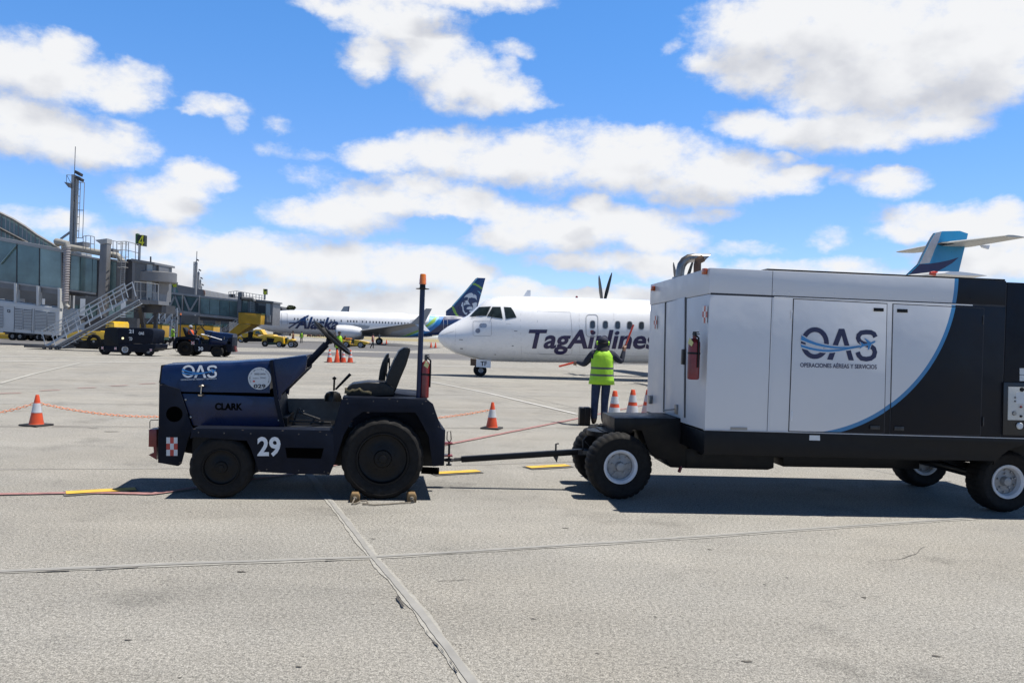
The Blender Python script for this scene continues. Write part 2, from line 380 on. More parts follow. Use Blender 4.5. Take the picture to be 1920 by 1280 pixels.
def sheet(name, pts, z, m, kind='structure'):
    s = MB(); s.add([(p[0], p[1], z) for p in pts], [tuple(range(len(pts)))]); o = s.build(name, m, smooth_angle=0)
    if o.data.polygons[0].normal.z < 0: o.data.flip_normals()
    return tag(o, kind=kind)
asph = mat('taxi_lane_asphalt', (.135, .133, .135), .9, var=.16, scale=.25, bump=.004, bscale=40, dirt=.25)
sheet('taxiway_asphalt', [G(-350, 636), G(-350, 646), G(60, 647.5), G(300, 647.5), G(560, 654), G(745, 659.5), G(830, 652), G(740, 643), G(640, 640.5), G(400, 636), G(60, 632)], .006, asph)
sheet('service_road_asphalt', [G(430, 664), G(640, 667), G(820, 674), G(1300, 686), G(1300, 678), G(900, 664), G(660, 660.5), G(430, 659)], .008, asph)
dry = mat('dry_grass', (.30, .25, .13), .95, var=.3, scale=.05)
sheet('grass_strip', [(-60, 260), (400, 260), (900, 620), (-200, 620)], .010, dry)

def band(pts, w, z, m, jag=0.0, step=.06, name='pavement_joint', off=0.0, curb=0.0):
    """strip of given width along a ground polyline, its edges slightly irregular"""
    P = [Vector((p[0], p[1])) for p in pts]; out = []
    for a, b in zip(P[:-1], P[1:]):
        n = max(1, int((b - a).length / step)); out += [a.lerp(b, i / n) for i in range(n)]
    out.append(P[-1]); vs = []; fs = []; ja = jb = 0
    for i, p in enumerate(out):
        d = (out[min(i + 1, len(out) - 1)] - out[max(i - 1, 0)]).normalized(); nn = Vector((-d.y, d.x))
        ja = ja * .75 + random.uniform(-jag, jag); jb = jb * .75 + random.uniform(-jag, jag)
        vs += [(*(p + nn * (w / 2 + ja + off)), z), (*(p - nn * (w / 2 + jb - off)), z)]
        if i: fs.append((2 * i - 2, 2 * i - 1, 2 * i + 1, 2 * i))
    s = MB(); s.add(vs, fs); return tag(s.build(name, m, smooth_angle=0), kind='structure')
def gl(*pts): return [G(a, b).xy for a, b in pts]
lime = mat('joint_laitance', (.37, .36, .33), .95, var=.2, scale=22, dirt=.5, bump=.003)
seal = mat('joint_sealant', (.30, .295, .28), .8, var=.12, scale=7, dirt=.1)
crack = mat('joint_crack', (.07, .065, .06), .95)
jA = gl((-420, 1098), (0, 1072), (350, 1057), (700, 1045), (1200, 1014), (1600, 986), (1900, 966), (2300, 944))
jB = gl((1180, 1700), (885, 1280), (790, 1150), (700, 1045), (655, 985), (618, 938))
d = (jB[-1] - jB[3]).normalized(); jB.append(jB[-1] + d * 30)
band(jA, .10, .004, lime, .007); band(jB, .085, .0045, lime, .007)
band(jA, .046, .008, seal, .0025); band(jB, .042, .0085, seal, .0035)
for a, b, w in (((70, 1073), (130, 1071), .012), ((180, 1069), (260, 1064), .010), ((745, 1120), (756, 1140), .02), ((800, 1185), (860, 1262), .008), ((610, 1052), (640, 1050), .010), ((-300, 1092), (-200, 1086), .01)):
    band(gl(a, b), w, .0115, crack, .005, .03)
thin = mat('thin_joint', (.52, .50, .46), .9, var=.1, scale=5); dark = mat('dark_joint', (.13, .12, .11), .9)
for pts in (((-300, 882), (0, 880), (290, 878), (860, 872), (1090, 865), (1500, 850), (2300, 822)), ((-300, 801), (0, 800.5), (282, 801), (855, 802), (1118, 802), (2200, 800)),
            ((-200, 756), (300, 758), (801, 764), (1109, 765), (2200, 778)), ((-200, 727), (250, 731), (700, 738), (1100, 744)), ((-100, 709), (500, 717), (1100, 727)), ((-100, 695), (500, 699.5), (1100, 709))):
    q = gl(*pts); band(q, .035, .004, thin, .004, .25); band(q, .010, .008, dark, .002, .25)
for k in (-3, -2, -1, 1, 2, 3):
    o = (jA[2] - jA[3]).normalized() * (-7.5 * k) + jB[3]
    for s0 in (0,):
        band([o + d * .1, o + d * 40], .035, .0036, thin, .004, .3); band([o + d * .1, o + d * 40], .010, .0074, dark, .002, .3)
fadep = mat('faded_white_paint', (.46, .45, .41), .85, var=.1, scale=10, dirt=.5)
whitep = mat('worn_white_paint', (.62, .61, .58), .8, var=.12, scale=12, dirt=.55)
band(gl((804, 715), (918, 738), (1082, 777)), .09, .0125, whitep, .004, .12, 'apron_marking')
band(gl((0, 719), (60, 702), (153, 680)), .10, .0125, fadep, .006, .2, 'apron_marking')
for y0, y1 in ((668, 669), (676, 682)):
    band(gl((-100, y0), (1000, y1 + 6)), .30, .0125, whitep, .01, .5, 'apron_marking')
redp = mat('worn_red_paint', (.36, .18, .17), .85, var=.25, scale=11, dirt=.75)
yelp = mat('yellow_paint', (.72, .44, .05), .8, var=.1, scale=6, dirt=.3)
blkp = mat('black_paint_border', (.12, .115, .11), .85, var=.2, scale=14, dirt=.5)
band(gl((-300, 930), (0, 928), (150, 925), (285, 927), (545, 890), (632, 872), (848, 832), (1053, 791), (1209, 759)), .085, .0125, redp, .006, .05, 'apron_marking')
for a, b in (((-60, 740), (40, 737)), ((75, 733), (112, 731.5)), ((145, 728), (180, 727)), ((207, 724), (240, 722.5)), ((262, 720.5), (292, 719))):
    band(gl(a, b), .10, .0125, redp, .003, .1, 'apron_marking')
yd = (G(1028, 875) - G(190, 922)).normalized()
for px, py in ((190, 922), (855, 886.5), (1028, 875.5)):
    c = G(px, py); h = .30; q = [(c - yd * h).xy, (c + yd * h).xy]
    band([(c - yd * (h + .02)).xy, (c + yd * (h + .02)).xy], .25, .0085, blkp, .009, .04, 'apron_marking')
    band(q, .15, .0165, yelp, .004, .04, 'apron_marking')

stain = mat('tyre_and_oil_stain', (.21, .195, .17), .8, var=.25, scale=5)
def puddle(px, py, rx, ry, seed, m=None, ang=0.0):
    rnd = random.Random(seed); c = G(px, py); n = 26; ph = [rnd.uniform(0, 6.28) for _ in range(4)]; pts = []
    for k in range(n):
        a = 2 * math.pi * k / n; r = 1 + .22 * math.sin(2 * a + ph[0]) + .14 * math.sin(3 * a + ph[1]) + .10 * math.sin(5 * a + ph[2]); x, y = rx * r * math.cos(a), ry * r * math.sin(a)
        pts.append((c.x + x * math.cos(ang) - y * math.sin(ang), c.y + x * math.sin(ang) + y * math.cos(ang)))
    sheet('oil_stain', pts, .0035 + .0002 * (seed % 5), m or stain)
oilm = mat('oil_stain', (.10, .09, .075), .6, var=.35, scale=8)
for k, (px, py, rx, ry, dk) in enumerate(((136, 800, .30, .06, 0), (176, 803, .13, .04, 1), (208, 809, .10, .05, 0), (1060, 990, .05, .02, 1), (452, 1072, .05, .025, 1), (1330, 1030, .035, .02, 1), (1620, 1120, .04, .02, 1), (1400, 1240, .05, .02, 1), (240, 1200, .03, .015, 1), (560, 1250, .03, .014, 1), (1755, 1230, .045, .02, 1), (1000, 1160, .03, .012, 1), (1120, 1225, .02, .01, 1), (700, 1010, .035, .015, 1))):
    puddle(px, py, rx * (.5 if dk else 1), ry * (.55 if dk else 1), k, oilm if dk else None)
rndc = random.Random(5)
for (px, py, L_, a0) in ((1650, 1050, .8, .1), (820, 1090, .25, .5)):
    p = G(px, py).xy; pts = [p]
    for k in range(14): a0 += rndc.uniform(-.22, .22); p = p + Vector((math.cos(a0), math.sin(a0))) * L_ / 14; pts.append(p)
    band(pts, .004, .0035, crack, .001, .03, 'hairline_crack')
# ------------------------------------------------------------------ shared materials
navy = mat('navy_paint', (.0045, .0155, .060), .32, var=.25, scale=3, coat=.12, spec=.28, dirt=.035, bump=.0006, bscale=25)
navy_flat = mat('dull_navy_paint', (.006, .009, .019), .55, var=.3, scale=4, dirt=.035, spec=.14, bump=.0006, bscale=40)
blackm = mat('black_paint', (.006, .006, .007), .42, var=.2, scale=5, dirt=.03, spec=.22)
void = mat('dark_recess', (.0015, .0015, .0015), .9, var=.1, spec=.02)
rubber = mat('tyre_rubber', (.0085, .008, .0078), .8, var=.35, scale=9, dirt=.07, spec=.3, bump=.001, bscale=70)
rim_dark = mat('dark_rim', (.008, .0075, .0075), .45, var=.3, scale=12, dirt=.05, spec=.18)
steel = mat('worn_steel', (.30, .30, .30), .35, metal=.9, var=.15, scale=14, dirt=.2)
dsteel = mat('dark_steel', (.05, .05, .052), .5, metal=.4, var=.25, scale=14, dirt=.25)
whitep2 = mat('white_lettering', (.62, .64, .66), .5, var=.06, scale=20, dirt=.06)
bluel = mat('blue_lettering', (.03, .20, .52), .4, var=.05)
redr = mat('red_reflector', (.42, .02, .015), .3, var=.1, coat=.4)
whr = mat('white_reflector', (.60, .62, .64), .35, var=.08)
redox = mat('red_paint', (.21, .012, .010), .4, var=.25, scale=8, coat=.2, dirt=.12)
vinyl = mat('black_vinyl', (.009, .009, .009), .42, spec=.3, var=.3, scale=14, dirt=.16, bump=.002, bscale=14)
amber = mat('amber_lens', (.80, .20, .01), .15, var=.1, scale=20, coat=.5)
wood = mat('chock_wood', (.22, .14, .06), .8, var=.4, scale=14, dirt=.6, bump=.002)
rope = mat('rope', (.22, .19, .15), .95, var=.3, scale=60, bump=.003, bscale=200)
yel_tag = mat('yellow_tag', (.70, .68, .30), .6, var=.1)
paper = mat('paper_label', (.55, .57, .58), .6, var=.08, scale=12)

disc_m = mat('wheel_disc_grey', (.34, .34, .34), .45, metal=.2, var=.2, scale=16, dirt=.45)
def wheel(parent, c, R, width, rr, tyre_m, rim_m, style='dark', lugd=.022, n=72, name='wheel', bolts=8):
    """upright wheel; c = centre (x, y, z) of the OUTER face (towards -y); returns the wheel part with tyre and rim beneath"""
    cx, cy, cz = c; w = width
    root = tag(link(name, None, parent, (cx, cy, cz)))
    def lug(i, j, r):
        return r - (lugd * R if (j % 4 == 0 and r > R * .92) else 0)
    prof = [(rr * 1.00, w * .10), (rr * 1.03, w * .03), (rr * 1.10, 0.012 * w), (R * .80, -.05 * w), (R * .88, -.045 * w), (R * .93, .01 * w), (R * .972, .07 * w), (R, .16 * w), (R, .84 * w), (R * .972, .93 * w),
            (R * .93, .99 * w), (R * .85, 1.04 * w), (rr * 1.10, .99 * w), (rr, .90 * w)]
    t = MB(); t.lathe(prof, (0, 0, 0), 'y', n, mod=lug, closed=True)
    t.lathe([(R * .86, -.052 * w), (R * .868, -.062 * w), (R * .876, -.052 * w)], (0, 0, 0), 'y', n, caps=False)
    t.build('tyre', tyre_m, root, smooth_angle=40)
    r = MB()
    if style == 'white':
        r.lathe([(rr * 1.05, .02 * w), (rr * 1.04, -.03 * w), (rr * .97, -.035 * w), (rr * .86, .02 * w), (rr * .80, .22 * w), (rr * .76, .26 * w), (rr * .30, .22 * w), (rr * .27, .10 * w), (rr * .24, .0), (rr * .10, -.02 * w), (0.0001, -.02 * w)], (0, 0, 0), 'y', 48, caps=False, m=[0] * 4 + [1] * 6)
        r.lathe([(rr * 1.0, .95 * w), (rr * .8, .9 * w), (rr * .1, .7 * w), (0.0001, .7 * w)], (0, 0, 0), 'y', 32)
        for k in range(bolts):
            a = 2 * math.pi * k / bolts + .3
            r.lathe([(.0001, .17 * w), (rr * .055, .17 * w), (rr * .055, .25 * w)], (rr * .68 * math.cos(a), 0, rr * .68 * math.sin(a)), 'y', 8, m=1)
        for k in range(5):
            a = 2 * math.pi * k / 5 + 1.57
            r.lathe([(.0001, .15 * w), (rr * .06, .15 * w), (rr * .075, .25 * w)], (rr * .47 * math.cos(a), 0, rr * .47 * math.sin(a)), 'y', 8, m=1)
    else:
        r.lathe([(rr * 1.05, .02 * w), (rr * 1.03, -.02 * w), (rr * .98, -.02 * w), (rr * .93, .12 * w), (rr * .88, .14 * w), (rr * .60, .10 * w), (rr * .36, .05 * w), (rr * .32, -.02 * w), (rr * .17, -.03 * w), (rr * .15, -.08 * w), (.0001, -.09 * w)], (0, 0, 0), 'y', 48, caps=False)
        r.lathe([(rr * 1.0, .95 * w), (rr * .8, .9 * w), (rr * .1, .7 * w), (0.0001, .7 * w)], (0, 0, 0), 'y', 32)
        for k in range(bolts):
            a = 2 * math.pi * k / bolts
            r.lathe([(.0001, -.05 * w), (rr * .04, -.045 * w), (rr * .045, .0)], (rr * .245 * math.cos(a), 0, rr * .245 * math.sin(a)), 'y', 6)
            r.lathe([(.0001, .05 * w), (rr * .025, .05 * w), (rr * .03, .13 * w)], (rr * .52 * math.cos(a + .3), 0, rr * .52 * math.sin(a + .3)), 'y', 6)
    r.build('rim', [rim_m, disc_m], root, smooth_angle=40)
    return root

def flat_text(name, s, rect, fn, m, parent, shear=0, weight=0.0, thick=.002, spacing=1.0):
    """lettering laid on a surface; rect in the coordinates of fn(u, v) -> local (x, y, z)"""
    bm = text2d(s, *rect, shear=shear, weight=weight, spacing=spacing)
    for v in bm.verts: v.co = Vector(fn(v.co.x, v.co.y))
    return link(name, finish(bm, name, m, smooth_angle=0), parent)
def bm_from(shapes, fn):
    s = MB()
    for vs, fs, mi in shapes: s.add([fn(v[0], v[1], mi) for v in vs], fs, mi)
    return s
def oas_logo(fn, mats, parent, text=None, name='company_logo'):
    """OAS: ring, barless A and S crossed by two swooshes and a small aeroplane. fn(X, Y, layer) -> local point; mats = letters, swoosh, surface"""
    sh = []
    ring = [(290 + 93 * math.cos(a), 440 + 108 * math.sin(a)) for a in [2 * math.pi * k / 40 for k in range(40)]]
    sh.append((*stroke2d(ring, 38, True), 0))
    sh.append(([(482, 325), (526, 325), (602, 579), (560, 577), (504, 380), (432, 575), (388, 571)], [(0, 1, 2, 3, 4, 5, 6)], 0))
    S = [(775, 392), (762, 366), (738, 354), (700, 352), (660, 358), (640, 378), (636, 400), (646, 424), (668, 440), (700, 452), (736, 464), (762, 484), (770, 512), (762, 544), (738, 562), (700, 568), (664, 562), (642, 540), (632, 512)]
    sh.append((*stroke2d(S, 38), 0))
    def sw(top, bot, grow, layer):
        vs = [(x, y - grow) for x, y in top] + [(x, y + grow) for x, y in reversed(bot)]
        n = len(top); return vs, [(i, i + 1, 2 * n - 2 - i, 2 * n - 1 - i) for i in range(n - 1)], layer
    t1 = [(184, 378), (240, 412), (300, 436), (360, 452), (420, 463), (490, 470), (560, 470), (650, 458)]; b1 = [(178, 414), (240, 438), (300, 458), (360, 471), (420, 480), (490, 484), (560, 482), (655, 468)]
    t2 = [(176, 450), (240, 470), (300, 484), (360, 492), (420, 493), (490, 489), (560, 479), (650, 464)]; b2 = [(180, 472), (240, 490), (300, 502), (360, 509), (420, 510), (490, 503), (560, 490), (655, 470)]
    sh.append(sw(t1, b1, 8, 2)); sh.append(sw(t2, b2, 8, 2))
    sh.append(sw(t1, b1, 0, 1)); sh.append(sw(t2, b2, 0, 1))
    pl = [(650, 470), (664, 452), (652, 433), (662, 434), (684, 448), (712, 440), (684, 402), (700, 406), (738, 434), (768, 422), (776, 428), (762, 440), (742, 448), (724, 492), (712, 492), (716, 456), (690, 462), (664, 474), (656, 482), (652, 478)]
    big = [(713 + (x - 713) * 1.12, 445 + (y - 445) * 1.22) for x, y in pl]
    sh.append((big, [tuple(range(len(pl)))], 2)); sh.append((pl, [tuple(range(len(pl)))], 1))
    lift = {0: 0, 2: 1, 1: 2}
    s = bm_from(sh, lambda x, y, mi: fn(x, y, lift[mi]))
    o = s.build(name, mats, parent, smooth_angle=0, recalc=False)
    if text: flat_text('lettering', text, (172, 640, 785, 596), lambda x, y: fn(x, y + 8 * (x - 480) / 300, 0), mats[0], parent, weight=.018)
    return o
def checker(name, corners, parent, off):
    """3 x 3 red and white reflective check; corners tl, tr, br, bl as local points"""
    tl, tr, br, bl = [Vector(c) for c in corners]; s = MB(); off = Vector(off)
    for i in range(3):
        for j in range(3):
            q = []
            for a, b in ((i, j), (i + 1, j), (i + 1, j + 1), (i, j + 1)):
                top = tl.lerp(tr, a / 3); bot = bl.lerp(br, a / 3); q.append(top.lerp(bot, b / 3) + off)
            s.add(q, [(0, 1, 2, 3)], (i + j) % 2)
    return s.build(name, [whr, redr], parent, smooth_angle=0)

# ------------------------------------------------------------------ baggage tractor 29 (nearest)
T = Fr(*(lambda w: (w.x, w.y))(G(718, 937)), 9.0)
troot = tag(T.root('baggage_tractor'), 'dark navy towing tractor numbered 29 with orange beacon, parked in the foreground', 'tractor')
HV, HW = .32, .78      # hood side inset and hood width
def inset(o): return tag(o)
# side sill and chassis
sill = T.Q([(360, 802.5), (500, 804), (624, 806.5), (640, 806), (628, 866), (618, 890), (550, 888), (486, 884.5), (470, 840), (462.5, 826), (364, 819), (356, 822)], 0)
s = MB(); s.prism(sill, 0, .012); s.prism(sill, 1.42, 1.432)
x0, z0 = T.P(360, 803); x1, z1 = T.P(640, 806)
s.box(x0, x1, .012, .34, z0 - .02, z0 - .004); s.box(x0, x1, 1.08, 1.42, z0 - .02, z0 - .004)
zb = T.P(550, 888)[1]; s.box(T.P(486, 885)[0], T.P(618, 885)[0], .1, 1.33, zb + .01, zb + .03)
s.box(T.P(476, 840)[0], T.P(500, 840)[0], .10, 1.3, zb, zb + .3)
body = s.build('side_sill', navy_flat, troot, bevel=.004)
slot = MB().prism(T.Q([(535, 839), (607, 840), (602, 859.5), (538, 858)], -.003), -.003, .02); slot.build('step_slot', void, troot)
# dark underbody filling between wheels
u = MB(); a = T.P(300, 850)[0]; b = T.P(812, 850)[0]
u.box(T.P(345, 800)[0], T.P(530, 800)[0], .38, 1.04, .28, .74); u.box(T.P(530, 800)[0], T.P(820, 800)[0], .42, 1.0, .27, .66)
u.build('chassis', blackm, troot)
# nose side plates with the round opening
nose = T.Q([(298.5, 718.5), (336, 729), (360.5, 802.5), (352, 824), (340, 869), (334, 873.5), (296, 867)], HV - .02)
hole = T.P(327, 776, HV - .02); hr = 13.5 * pxm(1, 7.95) if False else 13.5 * 7.95 / FPX
s = MB(); s.prism(nose, HV - .02, HV + .0); s.prism(nose, HV + HW, HV + HW + .02)
xa, za = nose[-1]; xt, zt = nose[0]
s.add([(xa, HV, za), (xt, HV, zt), (xt, HV + HW, zt), (xa, HV + HW, za), (xa + .02, HV, za), (xt + .02, HV, zt), (xt + .02, HV + HW, zt), (xa + .02, HV + HW, za)], [(0, 1, 2, 3), (7, 6, 5, 4), (0, 4, 5, 1), (1, 5, 6, 2), (2, 6, 7, 3), (3, 7, 4, 0)])
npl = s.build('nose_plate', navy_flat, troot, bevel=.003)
s = MB(); s.lathe([(.0001, 0), (hr * .9, 0), (hr, -.003), (hr * 1.06, -.006), (hr * 1.1, 0)], (hole[0], HV - .021, hole[1]), 'y', 32); s.build('lamp_opening', void, npl)
cs = [T.P(312, 819.5, HV - .021), T.P(333, 819.5, HV - .021), T.P(333, 854, HV - .021), T.P(312, 854, HV - .021)]
checker('reflective_check', [(x, HV - .021, z) for x, z in cs], npl, (0, -.003, 0))
# hood: upper side tapers inwards to a flat top
top = T.Q([(304, 684.5), (400, 681), (506, 676.5)], HV + .03); low = T.Q([(301, 717), (340, 734), (400, 735), (506, 737)], HV)
def hood_section(x, zt, zl, r=.035):
    y0, y1 = HV, HV + HW; return [(x, y0, zl), (x, y0 + .012, zt - .10), (x, y0 + .03, zt - r), (x, y0 + .05, zt - .008), (x, y0 + .09, zt), (x, (y0 + y1) / 2, zt + .012), (x, y1 - .09, zt), (x, y1 - .05, zt - .008), (x, y1 - .03, zt - r), (x, y1 - .012, zt - .10), (x, y1, zl)]
zl0 = T.P(301, 718, HV)[1]; zl1 = T.P(340, 734, HV)[1]; xs0 = T.P(302, 690, HV)[0]; xs1 = T.P(340, 734, HV)[0]; xs2 = T.P(507, 700, HV)[0]
zt0 = T.P(304, 684, HV + .05)[1]; zt2 = T.P(507, 675.5, HV + .05)[1]; zl2 = T.P(506, 736.5, HV)[1]
zA = lambda x: zt0 + (zt2 - zt0) * (x - xs0) / (xs2 - xs0)
secs = [hood_section(xs0, zt0 - .012, zl0), hood_section(xs0 + .02, zA(xs0 + .02), zl0), hood_section(xs1, zA(xs1), zl1)]
for k in (.25, .5, .75, 1): x = xs1 + (xs2 - xs1) * k; secs.append(hood_section(x, zA(x) + .004 * math.sin(k * 9), zl1 + (zl2 - zl1) * k))
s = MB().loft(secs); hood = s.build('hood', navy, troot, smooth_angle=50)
# front edge strip of the hood
s = MB(); s.beam((xs0 - .006, HV - .002, zl0 + .0), (xs0 - .004, HV + .045, zt0 - .01), .014, .014); s.beam((xs0 - .004, HV + .045, zt0 - .008), (xs0 - .004, HV + HW - .045, zt0 - .008), .014, .014); s.build('edge_trim', blackm, hood)
fl = lambda y: (lambda px, py: (*(lambda q: (q[0], y, q[1]))(T.P(px, py, y)),))
def hoodfn(X, Y, layer):
    u = (X - 178) / 612; w = (Y - 312) / 273
    px = 341 + u * 66; py = 684.5 + w * 25.5 - u * 2.2
    yy = HV + .006 - .0035 * 0
    tt = (716 - py) / 36; y = HV + .016 * max(0, tt) - .006 - layer * .0012
    x, z = T.P(px, py, y); return (x, y, z)
oas_logo(hoodfn, [whitep2, bluel, navy], hood)
tx = flat_text('lettering', 'OPERACIONES AÉREAS Y SERVICIOS', (339, 711.6, 406, 708.4), lambda X, Y: (lambda q: (q[0], HV - .008, q[1]))(T.P(X, Y - (X - 339) * .035 + 1.5, HV - .008)), whitep2, hood, weight=.01)
# circular permit sticker
c = T.P(486.7, 709.3, HV - .006); rs = 21.3 * 7.95 / FPX
s = MB().lathe([(rs, .004), (rs, 0), (.0001, 0)], (c[0], HV - .008, c[1]), 'y', 40); st = s.build('permit_sticker', paper, hood)
stext = mat('sticker_print', (.02, .022, .03), .6, var=.05)
def sq(X, Y): q = T.P(X, Y, HV - .012); return (q[0], HV - .012, q[1])
flat_text('lettering', '029', (475.5, 727.5, 498, 720), sq, stext, st, weight=.03)
flat_text('lettering', '2025-2026', (476.5, 702.5, 498, 699.5), sq, stext, st, weight=.012)
flat_text('lettering', 'DGAC', (488, 709.5, 499, 706.5), sq, stext, st)
flat_text('lettering', 'GUATEMALA', (474, 710, 485, 708), sq, stext, st)
s = MB(); q = [sq(a, b) for a, b in ((474, 713), (478, 713), (478, 716), (474, 716))]; s.add(q, [(0, 1, 2, 3)]); s.build('printed_mark', redr, st, smooth_angle=0)
arc = "PERMISO DE CIRCULACIÓN AEROPORTUARIO"; ringt = MB()
for k, ch in enumerate(arc):
    if ch == ' ': continue
    a = R_(205 - 230 * k / (len(arc) - 1)); cx, cz = c[0] + rs * .84 * math.cos(a), c[1] + rs * .84 * math.sin(a)
    bm = text2d(ch, -.0035, -.005, .0035, .005); rm = Matrix.Rotation(a - math.pi / 2, 2)
    bm.verts.ensure_lookup_table(); vs = []
    for v in bm.verts: p = rm @ Vector((v.co.x, v.co.y)); vs.append((cx + p.x, HV - .011, cz + p.y))
    ringt.add(vs, [tuple(v.index for v in f.verts) for f in bm.faces]); bm.free()
ringt.build('lettering', stext, st, smooth_angle=0)
# T-shaped hood latch
s = MB(); pa, pb = T.P(378, 723, HV - .03), T.P(376.5, 740, HV - .03)
s.tube([(pa[0], HV - .03, pa[1]), (pb[0], HV - .03, pb[1])], .006, 8)
s.lathe([(.0001, -.012), (.030, -.008), (.034, 0), (.02, .012)], (pa[0], HV - .03, pa[1]), 'z', 14); s.lathe([(.03, -.01), (.034, .004), (.012, .012), (.0001, .012)], (pb[0], HV - .03, pb[1]), 'z', 14)
s.build('latch', mat('chrome', (.55, .52, .47), .22, metal=1.0, var=.1, scale=20, dirt=.15), troot)
# engine side panel
pan = T.Q([(341, 738), (345, 737.5), (513, 744), (516, 746), (525, 797), (524, 799), (364, 798), (361, 796)], HV + .01)
MB().prism(pan, HV + HW - .03, HV + HW - .01).build('side_panel', navy, troot, bevel=.004); s = MB(); s.prism(pan, HV + .01, HV + .03); sp_ = s.build('side_panel', navy, troot, bevel=.004)
s = MB(); s.box(xs1 - .05, xs2 + .02, HV + .04, HV + HW - .04, .62, zl1 + .04); s.build('engine_bay', void, troot)
for px, py in ((348, 749), (357.5, 781.5), (520, 756), (523, 788)):
    q = T.P(px, py, HV); s = MB().lathe([(.0001, -.008), (.010, -.006), (.011, .01)], (q[0], HV + .004, q[1]), 'y', 10); s.build('bolt', steel, sp_)
flat_text('maker_lettering', 'CLARK', (403, 768.5, 455, 755), lambda X, Y: (lambda q: (q[0], HV + .007, q[1]))(T.P(X, Y + (X - 403) * .01, HV + .007)), mat('faded_black_print', (.002, .002, .002), .8, var=.3, scale=60, spec=.05), sp_, weight=.045)
flat_text('number_lettering', '29', (482.5, 855.5, 526, 818.5), lambda X, Y: (lambda q: (q[0], -.003, q[1]))(T.P(X, Y, -.003)), whitep2, body, weight=.03)
# cowl behind the hood
cw = T.Q([(506.5, 674.5), (571, 666.5), (576.5, 668), (573, 694), (528, 738), (526, 750), (516, 744)], HV + .01)
s = MB(); s.prism(cw, HV + .01, HV + .035); s.prism(cw, HV + HW - .035, HV + HW - .01)
a_, b_ = T.P(507.5, 674.5, HV), T.P(572, 666, HV); c_ = T.P(574, 694, HV)
s.slab([(a_[0], HV + .03, a_[1]), (b_[0], HV + .03, b_[1]), (b_[0], HV + HW - .03, b_[1]), (a_[0], HV + HW - .03, a_[1])], (0, 0, -.012))
cowl = s.build('cowl', navy, troot, bevel=.003)
s = MB(); s.slab([(b_[0] - .01, HV + .04, b_[1] - .02), (c_[0] - .02, HV + .04, c_[1]), (c_[0] - .02, HV + HW - .04, c_[1]), (b_[0] - .01, HV + HW - .04, b_[1] - .02)], (-.01, 0, 0)); s.build('dashboard', blackm, cowl)
q0, q1 = T.P(508, 676, HV), T.P(530, 800, HV); s = MB(); s.beam((q0[0], HV - .005, q0[1]), (T.P(517, 742, HV)[0], HV - .005, T.P(517, 742, HV)[1]), .03, .02); s.beam((T.P(517, 742, HV)[0], HV - .005, T.P(517, 742, HV)[1]), (q1[0], HV - .005, q1[1]), .04, .02)
s.slab([(q1[0] - .02, HV, q1[1]), (T.P(517, 742, HV)[0], HV, T.P(517, 742, HV)[1]), (T.P(517, 742, HV)[0], HV + HW, T.P(517, 742, HV)[1]), (q1[0] - .02, HV + HW, q1[1])], (.02, 0, 0)); s.build('bulkhead', navy_flat, troot)
# steering column and wheel
yc = .56
a1, b1, c1 = T.P(526, 738, yc), T.P(576, 683, yc), T.P(612, 645, yc)
s = MB(); s.tube([(a1[0], yc, a1[1]), (b1[0], yc, b1[1])], .022, 12); s.tube([(b1[0] - .01, yc, b1[1] - .01), (c1[0], yc, c1[1])], .036, 14); s.tube([(c1[0] - .02, yc, c1[1] - .02), (c1[0] + .03, yc, c1[1] + .035)], .022, 12)
colm = s.build('steering_column', navy_flat, troot)
w0, w1 = T.P(591, 604, yc), T.P(655, 662, yc); ctr = Vector(((w0[0] + w1[0]) / 2, yc, (w0[1] + w1[1]) / 2)); ax1 = Vector((w1[0] - w0[0], 0, w1[1] - w0[1])).normalized(); wr = (Vector(w1) - Vector(w0)).length / 2
ax2 = (Vector((0, 1, 0)) + Vector((-ax1.z, 0, ax1.x)) * .03).normalized(); nrm = ax1.cross(ax2).normalized()
s = MB(); n = 40; ring = []
for k in range(n):
    t_ = 2 * math.pi * k / n; rad = ax1 * math.cos(t_) + ax2 * math.sin(t_); pc = ctr + rad * wr
    ring.append([pc + rad * (.017 * math.cos(2 * math.pi * j / 8)) + nrm * (.017 * math.sin(2 * math.pi * j / 8)) for j in range(8)])
ring.append(ring[0]); s.loft(ring, caps=False)
s.build('steering_wheel', vinyl, colm)
hubc = ctr - nrm * (.035 if (ctr - nrm * .1 - Vector((c1[0], yc, c1[1]))).length < (ctr + nrm * .1 - Vector((c1[0], yc, c1[1]))).length else -.035)
s = MB()
for t_ in (.2, 2.3, 4.3): rad = ax1 * math.cos(t_) + ax2 * math.sin(t_); s.beam(hubc, ctr + rad * wr * .97, .03, .012)
s.lathe([(.0001, .02), (.035, .01), (.04, -.01), (.0001, -.02)], hubc, 'y', 14); s.build('spokes', vinyl, colm)
# cab floor, far side wall, pedals
fx0, fz = T.P(526, 800, .3); fx1 = T.P(645, 803, .3)[0]
s = MB(); s.box(fx0, fx1, .01, 1.42, fz - .02, fz - .002); s.build('cab_floor', dsteel, troot)
wl = T.Q([(532, 747), (641, 747), (646, 760), (640, 800), (526, 800)], 1.02); s = MB(); s.prism(wl, 1.02, 1.05); s.build('inner_wall', mat('worn_grey_panel', (.16, .16, .155), .6, var=.25, scale=6, dirt=.5), troot)
s = MB()
for p in ([(545, 806), (561, 765), (570, 771)], [(560, 772), (600, 786)], [(576, 804), (592, 782)], [(528, 789), (620, 792), (622, 804)]):
    s.tube([(T.P(a, b, .55)[0], .55, T.P(a, b, .55)[1]) for a, b in p], .010, 8)
s.build('pedals', dsteel, troot)
